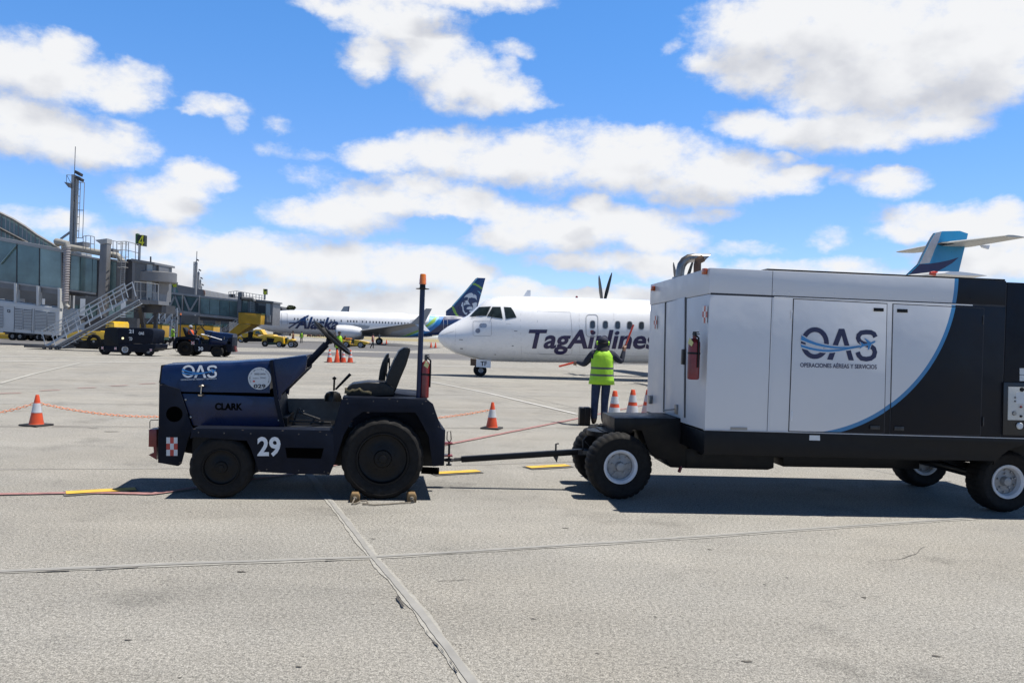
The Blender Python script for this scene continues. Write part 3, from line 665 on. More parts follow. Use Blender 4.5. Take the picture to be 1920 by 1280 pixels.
# gear housing and levers
q = T.P(624, 748, .72); s = MB().lathe([(.09, -.02), (.088, .03), (.07, .065), (.04, .08), (.0001, .085)], (q[0], .72, q[1]), 'z', 20); gh = s.build('gear_housing', vinyl, troot)
p0, p1, p2, p3 = T.P(626, 732, .72), T.P(627, 709, .72), T.P(629, 730, .75), T.P(657, 701, .75)
s = MB(); s.tube([(p0[0], .72, p0[1]), (p1[0], .72, p1[1])], .010, 8); s.lathe([(.0001, -.018), (.02, -.01), (.022, .006), (.0001, .02)], (p1[0], .72, p1[1]), 'z', 12); s.build('gear_lever', blackm, gh)
s = MB(); s.tube([(p2[0], .75, p2[1]), (p3[0], .75, p3[1])], .011, 8, r1=.016); s.build('handbrake', blackm, gh)
# rear fender arch, solid sheet with folded top
outer = [(624, 807), (640, 750), (645, 747), (700, 745.5), (760, 746.5), (802, 749.5), (812, 757), (828, 803.5), (833, 805.5), (833, 872), (811, 874), (803.5, 817.5), (784, 781), (778, 773), (680, 772), (662, 785), (645, 814), (628, 866)]
oq = T.Q(outer, 0); s = MB(); s.prism(oq, -.004, .015); s2 = MB(); s2.prism(oq, 1.41, 1.425)
topz = T.P(700, 745.5)[1]; xa, xb = T.P(642, 748)[0], T.P(806, 750)[0]
s.prism([(xa, topz), (xb - .03, topz + .0), (xb, topz - .03), (xb, topz - .05), (xa, topz - .03)], .015, .30); s2.prism([(xa, topz), (xb, topz - .01), (xb, topz - .03), (xa, topz - .03)], 1.12, 1.41)
xd, zd = T.P(828, 804); xe, ze = T.P(833, 872)
s.prism([(xb - .01, topz - .02), (xd + .0, zd), (xd - .01, zd - .01), (xb - .03, topz - .05)], .015, .30)
s2.prism([(xb - .01, topz - .02), (xd + .0, zd), (xd - .01, zd - .01), (xb - .03, topz - .05)], 1.12, 1.41)
s2.build('rear_fender', navy_flat, troot, bevel=.006)
fe = s.build('rear_fender', navy_flat, troot, bevel=.006)
s = MB(); s.box(T.P(828, 840)[0] - .0, xe, .015, 1.41, ze + .0, zd - .01); s.box(T.P(815, 850)[0], xe - .01, .05, 1.38, ze - .0 + .01, zd - .05); s.build('rear_plate', navy_flat, troot, bevel=.004)
# engine deck between fenders, seat base
dz = topz + .012; s = MB(); s.prism([(T.P(660, 745)[0], dz - .02), (T.P(660, 745)[0], dz), (T.P(735, 741)[0], dz + .02), (T.P(800, 748)[0], dz - .01), (T.P(815, 760)[0], dz - .12), (T.P(815, 760)[0], dz - .35), (T.P(660, 745)[0], dz - .35)], .30, 1.12); s.build('rear_deck', navy_flat, troot, bevel=.01)
def seat(y0, cush, back, nm):
    rt = tag(link(nm, None, troot))
    c = T.Q(cush, y0); s = MB(); s.prism(c, y0, y0 + .44); s.build('cushion', vinyl, rt, bevel=.02, bseg=3)
    b = T.Q(back, y0); s = MB(); s.prism(b, y0 + .01, y0 + .43); s.build('backrest', vinyl, rt, bevel=.02, bseg=3)
    return rt
seat(.22, [(650, 727), (660, 720), (690, 716), (722, 717), (740, 727), (739, 742), (700, 744), (652, 743)], [(720, 734), (726, 705), (738, 677), (748, 658), (757, 652), (768, 651), (770, 657), (762, 684), (750, 712), (741, 735)], 'seat')
seat(.76, [(650, 730), (662, 722), (700, 720), (722, 722), (722, 742), (652, 742)], [(709, 716), (712, 696), (717, 679), (724, 665), (730, 662), (729, 672), (725, 690), (722, 716)], 'seat')
s = MB(); q = T.Q([(727, 716), (724, 700), (727, 673), (730, 671), (730, 700)], .70); s.tube([(x, .70, z) for x, z in q], .008, 8); s.tube([(T.P(729, 671, .7)[0], .7, T.P(729, 671, .7)[1]), (T.P(728, 680, .7)[0], .7, T.P(728, 680, .7)[1])], .014, 8); s.build('seat_belt_stalk', blackm, troot)
# beacon mast
pb0, pb1 = T.P(785, 747, .20), T.P(792.3, 541, .20)
s = MB(); s.tube([(pb0[0], .20, pb0[1] - .03), (pb1[0], .20, pb1[1])], .026, 14); mast = s.build('beacon_mast', navy, troot)
s = MB(); s.lathe([(.0001, -.004), (.066, -.006), (.068, 0), (.03, .006), (.028, .045), (.0001, .045)], (pb1[0], .20, pb1[1]), 'z', 24); s.build('beacon_base', blackm, mast)
s = MB(); s.lathe([(.036, .042), (.036, .055), (.034, .06), (.0345, .09), (.033, .095), (.031, .135), (.026, .146), (.0001, .149)], (pb1[0], .20, pb1[1]), 'z', 24); s.build('beacon_lens', amber, mast)
# bumper light, guard loop and tow jaw at the nose
s = MB(); q = T.Q([(281.5, 804), (296, 803), (296, 836.5), (281, 836)], .5); s.prism(q, .45, .62); s.build('tail_lamp', redox, troot, bevel=.004)
s = MB(); s.tube([(T.P(a, b, .5)[0], .5, T.P(a, b, .5)[1]) for a, b in ((297, 787), (283, 787), (281, 790), (281, 803))], .004, 6); s.build('lamp_guard', blackm, troot)
s = MB(); q = T.Q([(281, 851), (291, 847), (290, 834), (296, 834), (296, 860)], .6); s.prism(q, .55, .85); s.build('tow_jaw', redox, troot)
# rear hitch at centre
yh = .70
for py in (830, 853):
    a0 = T.P(833, py, yh); MB().box(a0[0] - .03, a0[0] + .085, yh - .06, yh + .06, a0[1] - .008, a0[1] + .008).build('hitch_plate', redox, troot, bevel=.002)
s = MB(); a0, a2 = T.P(842.5, 828, yh), T.P(841.5, 872, yh); s.tube([(a0[0], yh, a0[1]), (a2[0], yh, a2[1])], .012, 10)
s.tube([(T.P(x_, y_, yh)[0], yh, T.P(x_, y_, yh)[1]) for x_, y_ in ((842, 828), (838, 824), (838.5, 809), (845, 808), (846, 824), (843, 828))], .006, 6); s.lathe([(.0001, 0), (.03, 0), (.03, .014), (.0001, .014)], (a2[0], yh, a2[1]), 'z', 14); s.build('hitch_pin', dsteel, troot)
s = MB(); a0, a2 = T.P(790, 881, .5), T.P(823, 882.5, .5); s.tube([(a0[0], .5, a0[1]), (a2[0], .5, a2[1])], .036, 14); s.build('exhaust_pipe', void, troot)
for px, py in ((652, 756), (700, 752), (745, 752), (792, 757), (812, 775), (822, 800)):
    q = T.P(px, py, -.004); MB().lathe([(.0001, -.005), (.006, -.004), (.008, .001)], (q[0], -.004, q[1]), 'y', 8).build('bolt', dsteel, fe)
for px, py in ((372, 811), (420, 812), (470, 813), (560, 814), (612, 815), (500, 880), (560, 882), (608, 884)):
    q = T.P(px, py, 0); MB().lathe([(.0001, -.005), (.006, -.004), (.008, .001)], (q[0], 0, q[1]), 'y', 8).build('bolt', dsteel, body)
chip = mat('chipped_paint', (.16, .12, .09), .8, var=.3, scale=30)
rch = random.Random(4)
for px, py, v, par in ((365, 804, 0, body), (455, 806, 0, body), (530, 807, 0, body), (600, 809, 0, body), (486, 882, 0, body), (616, 886, 0, body), (650, 748.5, -.004, fe), (730, 748, -.004, fe), (799, 752, -.004, fe), (826, 801, -.004, fe), (690, 773, -.004, fe), (301, 722, HV - .02, npl), (296.8, 800, HV - .02, npl), (338, 867, HV - .02, npl)):
    q = T.P(px, py, v); n = 7; pts = [(q[0] + rch.uniform(.6, 1.3) * .012 * math.cos(6.283 * k / n), q[1] + rch.uniform(.5, 1.2) * .005 * math.sin(6.283 * k / n)) for k in range(n)]
    MB().prism(pts, v - .0012, v + .001).build('paint_chip', chip, par)
# wheels
def TW(px, py, v, R, w, rr, nm):
    x, z = T.P(px, py, v); return wheel(troot, (x, v, R), R, w, rr, rubber, rim_dark, name=nm)
TW(717.5, 862, -.01, .40, .27, .245, 'rear_wheel'); TW(414.5, 879, .02, .295, .20, .165, 'front_wheel')
for px, v, R, w, rr, nm in ((717.5, 1.17, .40, .27, .245, 'rear_wheel'), (414.5, 1.21, .295, .20, .165, 'front_wheel')):
    x = T.P(px, 870, -.01)[0]; wheel(troot, (x, v, R), R, w, rr, rubber, rim_dark, name=nm)
s = MB(); x = T.P(717.5, 870, 0)[0]; s.tube([(x, .15, .40), (x, 1.3, .40)], .06, 12); s.build('axle', blackm, troot); s = MB(); x = T.P(414.5, 870, 0)[0]; s.tube([(x, .1, .295), (x, 1.3, .295)], .04, 12); s.build('axle', blackm, troot)

# extinguisher: shared builder
def extinguisher(label, base, h, r, rz, group='fire extinguishers'):
    rt = tag(empty('fire_extinguisher', base, rz), label, 'fire extinguisher', group)
    MB().lathe([(r * .8, 0), (r, .01), (r, h * .74), (r * .93, h * .78), (r * .6, h * .83), (r * .3, h * .85), (r * .3, h * .9), (.0001, h * .9)], (0, 0, 0), 'z', 24).build('cylinder', redox, rt)
    s = MB(); s.box(-r * .35, r * .9, -.012, .012, h * .93, h * .95); s.box(-r * .25, r * .8, -.010, .010, h * .97, h * .99); s.box(-.014, .014, -.014, .014, h * .87, h * .97); s.build('handle', dsteel, rt)
    MB().tube([(r * .3, -.01, h * .92), (r * 1.1, -.012, h * .86), (r * 1.16, -.012, h * .6), (r * 1.12, -.01, h * .25)], .009, 8).build('hose', blackm, rt)
    MB().lathe([(r * 1.02, h * .52), (r * 1.06, h * .52), (r * 1.06, h * .56), (r * 1.02, h * .56)], (0, 0, 0), 'z', 24, closed=True).build('bracket_strap', blackm, rt)
    MB().slab([(-r * .5, -r * 1.06, h * .74), (r * .4, -r * 1.08, h * .68), (r * .75, -r * 1.08, h * .76), (-r * .1, -r * 1.06, h * .86)], (0, .002, 0)).build('inspection_tag', yel_tag, rt)
    MB().slab([(-r * .55, -r * .86, h * .22), (r * .55, -r * .86, h * .22), (r * .55, -r * .86, h * .46), (-r * .55, -r * .86, h * .46)], (0, .002, 0)).build('label', paper, rt) if r > .06 else None
    return rt
x, z = T.P(796, 744, .20); w = T.W(x, .20, z - .01)
extinguisher('slim red fire extinguisher strapped beside the beacon mast of tractor 29', w, .44, .042, T.yaw)

# rag on the seat, chocks and rope
q = T.P(672, 731, .22)
s = MB(); random.seed(3)
pts = []
for i in range(9):
    for j in range(7): pts.append((q[0] - .13 + .26 * i / 8 + random.uniform(-.01, .01), .20 + .04 * j, q[1] + .035 - (.035 if j == 0 else 0) + random.uniform(-.012, .012) - .03 * abs(i - 4) / 4))
s.add(pts, [(i * 7 + j, (i + 1) * 7 + j, (i + 1) * 7 + j + 1, i * 7 + j + 1) for i in range(8) for j in range(6)])
me = s.mesh('work_rag', mat('olive_rag', (.12, .10, .055), .95, var=.35, scale=30, bump=.004, bscale=50), smooth_angle=60)
o = link('work_rag', me, None, T.o.copy(), T.yaw); sm = o.modifiers.new('s', 'SOLIDIFY'); sm.thickness = .012
tag(o, 'crumpled olive cloth lying on the near seat of tractor 29', 'rag')
chk = []
for px, lab in ((665, 'wooden wheel chock wedged ahead of the big rear wheel of tractor 29'), (772, 'wooden wheel chock wedged behind the big rear wheel, nearer the tow bar')):
    p = G(px, 942); rt = tag(empty('wheel_chock', p, T.yaw), lab, 'wheel chock', 'wooden wheel chocks')
    MB().prism([(-.045, .002), (.045, .002), (.045, .055), (.03, .085), (-.03, .085), (-.045, .055)], 0, .22).build('block', wood, rt, bevel=.006)
    MB().lathe([(.0001, -.012), (.016, -.01), (.02, .0), (.014, .004)], (0, 0, .04), 'y', 10).build('rope_knot', rope, rt); chk.append(p)
pts = []
for px, py, h in ((665, 934, .045), (660, 944, .012), (668, 943, .012), (676, 939, .018), (687, 938, .02), (690, 942, .012), (680, 944, .012), (700, 946, .010), (725, 944.5, .010), (750, 942.5, .010), (768, 941.5, .012), (777, 940, .012), (773, 935, .045)): pts.append(G(px, py, h) if h > .03 else G(px, py, h))
P2 = []
for a_, b_ in zip(pts[:-1], pts[1:]):
    P2 += [a_.lerp(b_, k / 4) for k in range(4)]
P2.append(pts[-1]); tag(MB().tube(P2, .007, 6).build('chock_rope', rope), 'frayed grey rope on the ground tying the two wooden chocks together', 'rope')
# ------------------------------------------------------------------ ground power unit trailer
def trailer():
    gx = (1327 - 960) / FPX * 7.97; yw = 5.0
    R = Fr(gx, 7.97, yw)       # origin under the near left corner of the box
    root = tag(R.root('ground_power_trailer'), 'white and black power unit box trailer with blue curve and chrome exhaust', 'trailer')
    Wd = 2.25
    # livery curve: circle through three traced points
    p1, p2, p3 = [Vector(R.P(*q)) for q in ((1797, 528), (1736, 699), (1577, 809))]
    A = 2 * (p2 - p1); B = 2 * (p3 - p1); ca = p2.dot(p2) - p1.dot(p1); cb_ = p3.dot(p3) - p1.dot(p1)
    det = A.x * B.y - A.y * B.x; cx = (ca * B.y - cb_ * A.y) / det; cz = (A.x * cb_ - B.x * ca) / det; rad = (p1 - Vector((cx, cz))).length
    def paint(name, rough=.42):
        m = bpy.data.materials.new(name); m.use_nodes = True; t = m.node_tree; b = t.nodes['Principled BSDF']
        tc = N(t, 'ShaderNodeTexCoord'); sp = N(t, 'ShaderNodeSeparateXYZ'); L(t, tc.outputs['Object'], sp.inputs[0])
        dx = M_(t, 'SUBTRACT', sp.outputs[0], cx); dz = M_(t, 'SUBTRACT', sp.outputs[2], cz)
        dist = M_(t, 'SQRT', M_(t, 'ADD', M_(t, 'MULTIPLY', dx, dx), M_(t, 'MULTIPLY', dz, dz)))
        right = M_(t, 'GREATER_THAN', sp.outputs[0], cx - .2)
        blk = M_(t, 'MULTIPLY', M_(t, 'GREATER_THAN', dist, rad), right); blu = M_(t, 'MULTIPLY', M_(t, 'GREATER_THAN', dist, rad - .04), right)
        n1 = noise(t, tc.outputs['Object'], 1.1, 5, .6); vv = M_(t, 'MULTIPLY_ADD', n1, .10, .95)
        wh = N(t, 'ShaderNodeVectorMath', operation='SCALE'); wh.inputs[0].default_value = (.56, .57, .59); L(t, vv, wh.inputs['Scale'])
        mpz = N(t, 'ShaderNodeMapping'); L(t, tc.outputs['Object'], mpz.inputs[0]); mpz.inputs['Scale'].default_value = (9, 9, .8)
        gr = smooth(t, noise(t, mpz.outputs[0], 1.6, 6, .7), .60, .85, 0, .22)
        dm = N(t, 'ShaderNodeMix', data_type='RGBA'); L(t, gr, dm.inputs[0]); L(t, wh.outputs[0], dm.inputs[6]); dm.inputs[7].default_value = (.30, .27, .22, 1)
        m1 = N(t, 'ShaderNodeMix', data_type='RGBA'); L(t, blu, m1.inputs[0]); L(t, dm.outputs[2], m1.inputs[6]); m1.inputs[7].default_value = (.03, .17, .36, 1)
        m2 = N(t, 'ShaderNodeMix', data_type='RGBA'); L(t, blk, m2.inputs[0]); L(t, m1.outputs[2], m2.inputs[6]); m2.inputs[7].default_value = (.005, .0065, .011, 1)
        L(t, m2.outputs[2], b.inputs['Base Color'])
        r = smooth(t, noise(t, tc.outputs['Object'], 3, 6, .7), .3, .75, rough - .14, rough + .12); L(t, r, b.inputs['Roughness'])
        bp = N(t, 'ShaderNodeBump'); bp.inputs['Distance'].default_value = .02; bp.inputs['Strength'].default_value = .55
        L(t, noise(t, tc.outputs['Object'], 1.9, 3, .45), bp.inputs['Height']); L(t, bp.outputs[0], b.inputs['Normal'])
        L(t, M_(t, 'MULTIPLY_ADD', blk, -.32, .5), b.inputs['Specular IOR Level'])
        return m
    pt = paint('trailer_livery')
    gap = mat('panel_gap', (.035, .035, .04), .7)
    top0, bot0 = R.P(1332, 501.8), R.P(1321.5, 805.5); zt, zb = top0[1], bot0[1]
    top1 = R.P(1883, 531); zt1 = zt - .01
    xR = R.P(1881, 700)[0]; xEnd = xR + 1.15
    zs = R.P(1332, 550.5)[1]
    tf = R.P(1226, 537, Wd); bf = R.P(1221, 774, Wd)
    # lower walls and top band as separate shells, 4 mm groove between
    b = MB()
    def lean(s, x0, x1, z0, z1):
        drop = .02
        s.loft([[(x0, 0, z0), (x1, 0, z0), (x1, 0, z1), (x0, 0, z1)], [(x0, Wd, z0 - drop), (x1, Wd, z0 - drop), (x1, Wd, z1 - drop), (x0, Wd, z1 - drop)]])
    lean(b, 0, xR, zb, zs - .004); body = b.build('box_body', pt, root, bevel=.006)
    b = MB(); lean(b, -.006, xR, zs, zt); band_ = b.build('top_band', pt, root, bevel=.008)
    b = MB(); lean(b, .01, xR - .01, zs - .01, zs + .01); b.build('band_groove', gap, root)
    b = MB(); lean(b, xR + .01, xEnd, zb, zt - .012); rb = b.build('control_section', pt, root, bevel=.006)
    b = MB(); b.box(xR - .01, xR + .012, .006, Wd - .02, zb + .01, zt - .03); b.build('section_groove', gap, root)
    xs = R.P(1443, 680)[0]
    # proud vertical seams, drip rail highlight
    s = MB(); s.box(xs - .003, xs + .001, -.0015, .01, zb + .002, zt - .004); s.build('seam', gap, body); MB().box(xs + .001, xs + .016, -.005, .0, zb + .002, zs - .012).build('seam_lip', body.data.materials[0], body)
    x0r = R.P(1440, 503)[0]; s = MB(); s.box(x0r, xR - .0, .02, Wd - .05, zt + .001, zt + .018); s.build('roof_cap', blackm, root, bevel=.003)
    # doors
    def door(pts, hinge_left):
        q = R.Q(pts, -.008); d = MB(); d.prism(q, -.008, .004); o = d.build('door', pt, root, bevel=.003)
        g2 = MB(); cxm = sum(p[0] for p in q) / 4; czm = sum(p[1] for p in q) / 4
        big = [(cxm + (x - cxm) * (1 + .008 / abs(x - cxm)), czm + (z - czm) * (1 + .008 / abs(z - czm))) for x, z in q]
        g2.prism(big, -.0025, .003); g2.build('door_gap', gap, o); return o
    d1 = door([(1489, 561), (1663, 570), (1657.5, 811.5), (1480, 807.5)], 1); d2 = door([(1675.5, 570.5), (1845, 578.5), (1838, 816), (1670, 812.5)], 0)
    for dd, lst in ((d1, ((1639, 577, 1657, 584, 0), (1632, 797.5, 1650, 805, 1))), (d2, ((1683, 579, 1702, 586, 0), (1677, 799, 1695, 807, 1)))):
        for a, b0, c, e, k in lst:
            q = R.Q([(a, b0), (c, b0 + .6), (c, e), (a, e - .6)], -.018); h = MB(); h.prism(q, -.020, -.006); h.build('handle', blackm if not k else dsteel, dd, bevel=.003)
    # company logo and slogan
    def fn(X, Y, l):
        y = -.010 - .0012 * (l + 1); q = R.P(1460 + X / 4.267, 540 + Y / 4.267, y); return (q[0], y, q[1])
    ink = mat('navy_lettering', (.010, .014, .075), .4, var=.05)
    oas_logo(fn, [ink, mat('mid_blue_lettering', (.03, .20, .45), .4, var=.05), pt], d1, text='OPERACIONES AÉREAS Y SERVICIOS')
    # vents / plates
    q = R.Q([(1370, 800.5), (1401, 801), (1401, 806), (1370, 805.5)], -.004); MB().prism(q, -.006, .0).build('serial_plate', steel, body)
    # end-face fittings (the face looking left)
    def E(px, py, x=-.003): v, z = R.PX(px, py, x); return (x, v, z)
    s = MB(); s.slab([E(1250, 568), E(1285, 557.5), E(1283, 782), E(1246.5, 771)], (-.012, 0, 0)); ed = s.build('end_door', pt, root, bevel=.003)
    s = MB(); s.slab([E(1249, 567), E(1251, 567), E(1247.5, 772), E(1245.5, 771.5)], (-.016, 0, 0)); s.slab([E(1285.4, 557), E(1287, 557), E(1285, 783), E(1283.3, 782.5)], (-.004, 0, 0)); s.build('hinge', gap, ed)
    c0 = E(1272, 767); s = MB(); s.box(-.04, -.012, c0[1] - .03, c0[1] + .03, c0[2] - .05, c0[2] + .05); s.beam((-.05, c0[1], c0[2]), (-.12, c0[1] + .18, c0[2] - .03), .015, .015); s.build('handle', steel, ed, bevel=.004)
    c0 = E(1222, 749); s = MB(); s.box(-.04, -.004, c0[1] - .03, c0[1] + .06, c0[2] - .05, c0[2] + .05); s.build('latch', steel, body, bevel=.004)
    c0 = E(1284, 669); s = MB(); s.box(-.035, -.004, c0[1] - .02, c0[1] + .03, c0[2] - .08, c0[2] + .08); s.build('latch', dsteel, body, bevel=.004)
    checker('reflective_check', [E(1317.3, 573.5, -.008), E(1327, 573, -.008), E(1326, 606, -.008), E(1316.8, 605, -.008)], body, (-.002, 0, 0))
    checker('reflective_check', [E(1226.5, 593, -.008), E(1232.5, 591.5, -.008), E(1231.8, 616.5, -.008), E(1225.6, 616, -.008)], body, (-.002, 0, 0))
    for px, py in ((1325.5, 509), (1228, 541)):
        c0 = E(px, py); s = MB(); s.box(-.05, -.006, c0[1] - .035, c0[1] + .035, c0[2] - .03, c0[2] + .03); s.build('marker_lamp', mat('orange_lens', (.55, .10, .02), .25, var=.1, coat=.4), root, bevel=.012)
    # exhausts from the roof
    vm = 1.6
    Ex = lambda px, py: (lambda q: (q[0], vm, q[1]))(R.P(px, py, vm))
    pts = [Ex(1274.5, 540), Ex(1274.5, 519), Ex(1275.5, 507), Ex(1278, 497), Ex(1283, 489.5), Ex(1291, 484.5), Ex(1302, 483.5), Ex(1314, 484), Ex(1325, 483)]
    chrome = mat('heat_stained_steel', (.33, .31, .29), .34, metal=.85, var=.4, scale=5, dirt=.45)
    s = MB(); s.tube(pts[:-1], .050, 20); e_ = s.build('exhaust_pipe', chrome, root, smooth_angle=60)
    a, b_ = Vector(pts[-2]), Vector(pts[-1]); n = 20; ra = []; rb_ = []
    for j in range(n):
        t_ = 2 * math.pi * j / n; w_ = math.sin(t_)
        ra.append((a.x, a.y + .050 * math.cos(t_), a.z + .050 * w_)); rb_.append((b_.x + .045 * w_, a.y + .050 * math.cos(t_), a.z + .006 + .050 * w_))
    inn = [(p[0] + .002, vm + (p[1] - vm) * .88, a.z + (p[2] - a.z) * .88) for p in rb_]; inn2 = [(a.x - .05, q[1], q[2]) for q in inn]
    s = MB(); s.loft([ra, rb_], caps=False); s.build('exhaust_tip', chrome, e_, smooth_angle=60); s = MB(); s.loft([rb_, inn, inn2], caps=True); s.build('exhaust_mouth', void, e_)
    Ex2 = lambda px, py: (lambda q: (q[0], vm - .35, q[1]))(R.P(px, py, vm - .35))
    s = MB(); s.tube([Ex2(1307, 530), Ex2(1307.5, 496), Ex2(1309, 489), Ex2(1318, 484)], .042, 14); s.build('exhaust_pipe', mat('rusty_steel', (.12, .07, .045), .7, metal=.3, var=.4, scale=9, dirt=.4), root, smooth_angle=60)
    s = MB(); p = pts[1]; s.lathe([(.09, 0), (.085, .03), (.06, .035)], (p[0], vm, zt), 'z', 18); s.build('exhaust_collar', chrome, e_)
    # chassis beam
    ch = R.P(1321, 851)[1]; xa = R.P(1754, 858)[0]
    fx = R.P(1163.7, 880, .57)[0]; rx = R.P(1890, 904, .27)[0]
    arch = [(rx + .41 * math.cos(R_(a)), .322 + .41 * math.sin(R_(a))) for a in range(150, 29, -10)]
    side = [(0, ch)] + [(arch[0][0], ch)] + arch + [(arch[-1][0], ch), (xEnd, ch), (xEnd, zb - .004), (0, zb - .004)]
    s = MB(); s.prism(side, -.0, .03); s.prism([(x, z - .02) for x, z in side], Wd - .03, Wd); s.box(0, .03, .03, Wd - .03, ch, zb - .02)
    fr = s.build('chassis_beam', blackm, root, bevel=.005)
    MB().box(-.004, xEnd + .002, -.006, .03, zb - .004, zb + .004).build('chassis_edge', mat('light_edge', (.55, .55, .56), .5), fr)
    s = MB(); s.box(.03, xEnd - .03, .03, Wd - .03, zb - .06, zb - .006); s.box(.2, xEnd - .4, .65, .80, ch - .1, zb - .06); s.box(.2, xEnd - .4, 1.45, 1.6, ch - .1, zb - .06); s.build('chassis_frame', blackm, root)
    # central gooseneck with gusset
    gn = R.Q([(1152, 783), (1284, 784), (1290, 784), (1290, 877.5), (1257, 876), (1249, 862), (1232, 860), (1216, 845), (1203, 807), (1187.5, 805), (1184, 812), (1152, 815)], .80)
    s = MB(); s.prism(gn, .80, 1.46); s.build('gooseneck', blackm, root, bevel=.01)
    ub = R.Q([(1284, 840), (1452, 840), (1451, 869), (1451, 877), (1440, 880.5), (1284, 877.5)], .80); s = MB(); s.prism(ub, .80, 1.46); s.build('belly_box', blackm, root, bevel=.006)
    q = R.P(1275, 881, .8); MB().tube([(q[0] + .02, .82, q[1] + .05), (q[0] - .01, .80, q[1] - .02)], .018, 10).build('drain_plug', redox, root)
    ub = R.Q([(1451, 840), (1700, 845), (1700, 872), (1451, 868)], 1.1); s = MB(); s.prism(ub, .85, 1.4); s.build('fuel_tank', blackm, root, bevel=.006)
    q = R.Q([(1527, 816.5), (1527, 816.5)], -.004)
    lb = R.Q([(1518, 815.5), (1537.5, 816), (1537.5, 825.5), (1517.5, 825)], -.004); MB().prism(lb, -.004, .0).build('barcode_label', paper, fr)
    # axles and wheels
    whrim = mat('white_rim', (.55, .56, .58), .45, var=.12, scale=8, dirt=.2)
    fx = R.P(1163.7, 880, .57)[0]; rx = R.P(1890, 904, .27)[0]
    for v, w_ in ((.57, .25), (1.42, .25)): wheel(root, (fx, v, .338), .338, w_, .168, rubber, whrim, 'white', name='front_wheel', bolts=10, lugd=.026, n=120)
    for v in (.27, 1.73): wheel(root, (rx, v, .322), .322, .25, .168, rubber, whrim, 'white', name='rear_wheel', bolts=10, lugd=.022, n=120)
    MB().tube([(fx, .7, .338), (fx, 1.55, .338)], .055, 12).build('front_axle', blackm, root); MB().box(fx - .12, fx + .12, .88, 1.38, .34, .66).build('turntable_post', blackm, root); MB().lathe([(.26, 0), (.26, .05)], (fx, 1.13, .60), 'z', 28).build('turntable', blackm, root)
    MB().tube([(rx, .4, .322), (rx, 1.85, .322)], .055, 12).build('rear_axle', blackm, root)
    for v in (.62, 1.62): MB().prism([(R.P(1754, 862, v)[0], .50), (rx - .1, .36), (rx + .3, .36), (rx + .6, .52), (rx, .44)], v, v + .07).build('leaf_spring', blackm, root)
    rail = mat('trailer_white_trim', (.66, .67, .69), .4, var=.05)
    MB().box(xs + .02, xR - .35, -.006, .0, zs - .012, zs - .002).build('drip_rail_highlight', rail, band_, bevel=.001)  # thin lip; the highlight line under the band is put into its white
    for px in (1452, 1480, 1566, 1670, 1750, 1820):
        a = R.P(px, 548 + (px - 1452) * .03, -.001); MB().lathe([(.0001, -.004), (.006, -.003), (.009, .001)], (a[0], -.0, a[1]), 'y', 10).build('rivet', rail if px < 1780 else blackm, band_)
    for dd_, xx0, ys_ in ((d1, 1484, (590, 780)), (d2, 1843, (600, 790))):
        for y_ in ys_: a = R.P(xx0, y_, -.004); MB().box(a[0] - .006, a[0] + .006, -.014, -.002, a[1] - .045, a[1] + .045).build('door_hinge', dsteel if xx0 > 1500 else rail, dd_, bevel=.002)
    # tow bar from the turntable to the tractor hitch
    hx = T.P(842, 862, yh); hw = T.W(hx[0] + .0, yh, hx[1]); loc = Vector(((hw - R.o).dot(R.x), (hw - R.o).dot(R.y), hw.z))
    e1 = Vector((R.P(1093, 846, 1.1)[0], 1.1, R.P(1093, 846, 1.1)[1])); d0 = (e1 - loc).normalized()
    s = MB(); s.beam(loc + d0 * .13, e1, .075, .06); tb = s.build('tow_bar', blackm, root, bevel=.006)
    s = MB(); n = 20; ringp = [loc + Vector((.045 * math.cos(2 * math.pi * k / n), .045 * math.sin(2 * math.pi * k / n), 0)) for k in range(n + 1)]; s.tube(ringp, .014, 8); s.tube([loc + d0 * .05, loc + d0 * .16], .02, 8); s.build('tow_eye', dsteel, tb)
    m_ = e1 - d0 * .30; s = MB(); s.tube([m_ + Vector((0, 0, .02)), m_ + Vector((0, 0, .10)), m_ + Vector((.03, 0, .105))], .010, 8); s.prism([(m_.x - .03, m_.z - .03), (m_.x + .03, m_.z - .03), (m_.x + .015, m_.z - .10)], m_.y - .01, m_.y + .01)
    s.build('bar_bracket', dsteel, tb)
    e2 = e1 + Vector((.02, 0, 0)); s = MB(); s.beam(e1 - d0 * .06, e1 + Vector((.42, 0, -.03)), .10, .05); s.tube([e2 + Vector((-.02, 0, .02)), e2 + Vector((-.025, 0, .12)), e2 + Vector((.015, 0, .17))], .008, 8); s.tube([e2 + Vector((.0, 0, .11)), e2 + Vector((.09, 0, .02))], .006, 6)
    for sgn in (-1, 1): s.beam(e1 + Vector((.0, sgn * .05, 0)), e1 + Vector((.45, sgn * .32, .0)), .05, .04)
    s.build('drawbar_fork', dsteel, tb)
    # control panel at the right end
    q = R.Q([(1882, 716.5), (2010, 719), (2010, 819), (1880, 815)], -.014); s = MB(); s.prism(q, -.016, .0); cp = s.build('control_panel_frame', mat('panel_surround', (.012, .013, .016), .35), root, bevel=.005)
    q = R.Q([(1891, 725), (1995, 727), (1995, 789), (1890, 787)], -.024); s = MB(); s.prism(q, -.024, -.012); MBp = s.build('control_panel', mat('panel_face', (.50, .50, .47), .5, var=.1, scale=9, dirt=.15), cp, bevel=.002)
    for px, py, r_, m in ((1901.4, 774.6, .022, steel), (1914, 762.6, .012, redox), (1916, 730, .022, blackm), (1914, 780, .012, blackm), (1903, 745, .006, blackm), (1903, 752, .006, blackm), (1912, 798, .034, paper), (1950, 770, .03, blackm)):
        a = R.P(px, py, -.026); MB().lathe([(.0001, -.012), (r_ * .8, -.012), (r_, -.004), (r_, .004)], (a[0], -.026, a[1]), 'y', 18).build('knob', m, MBp)
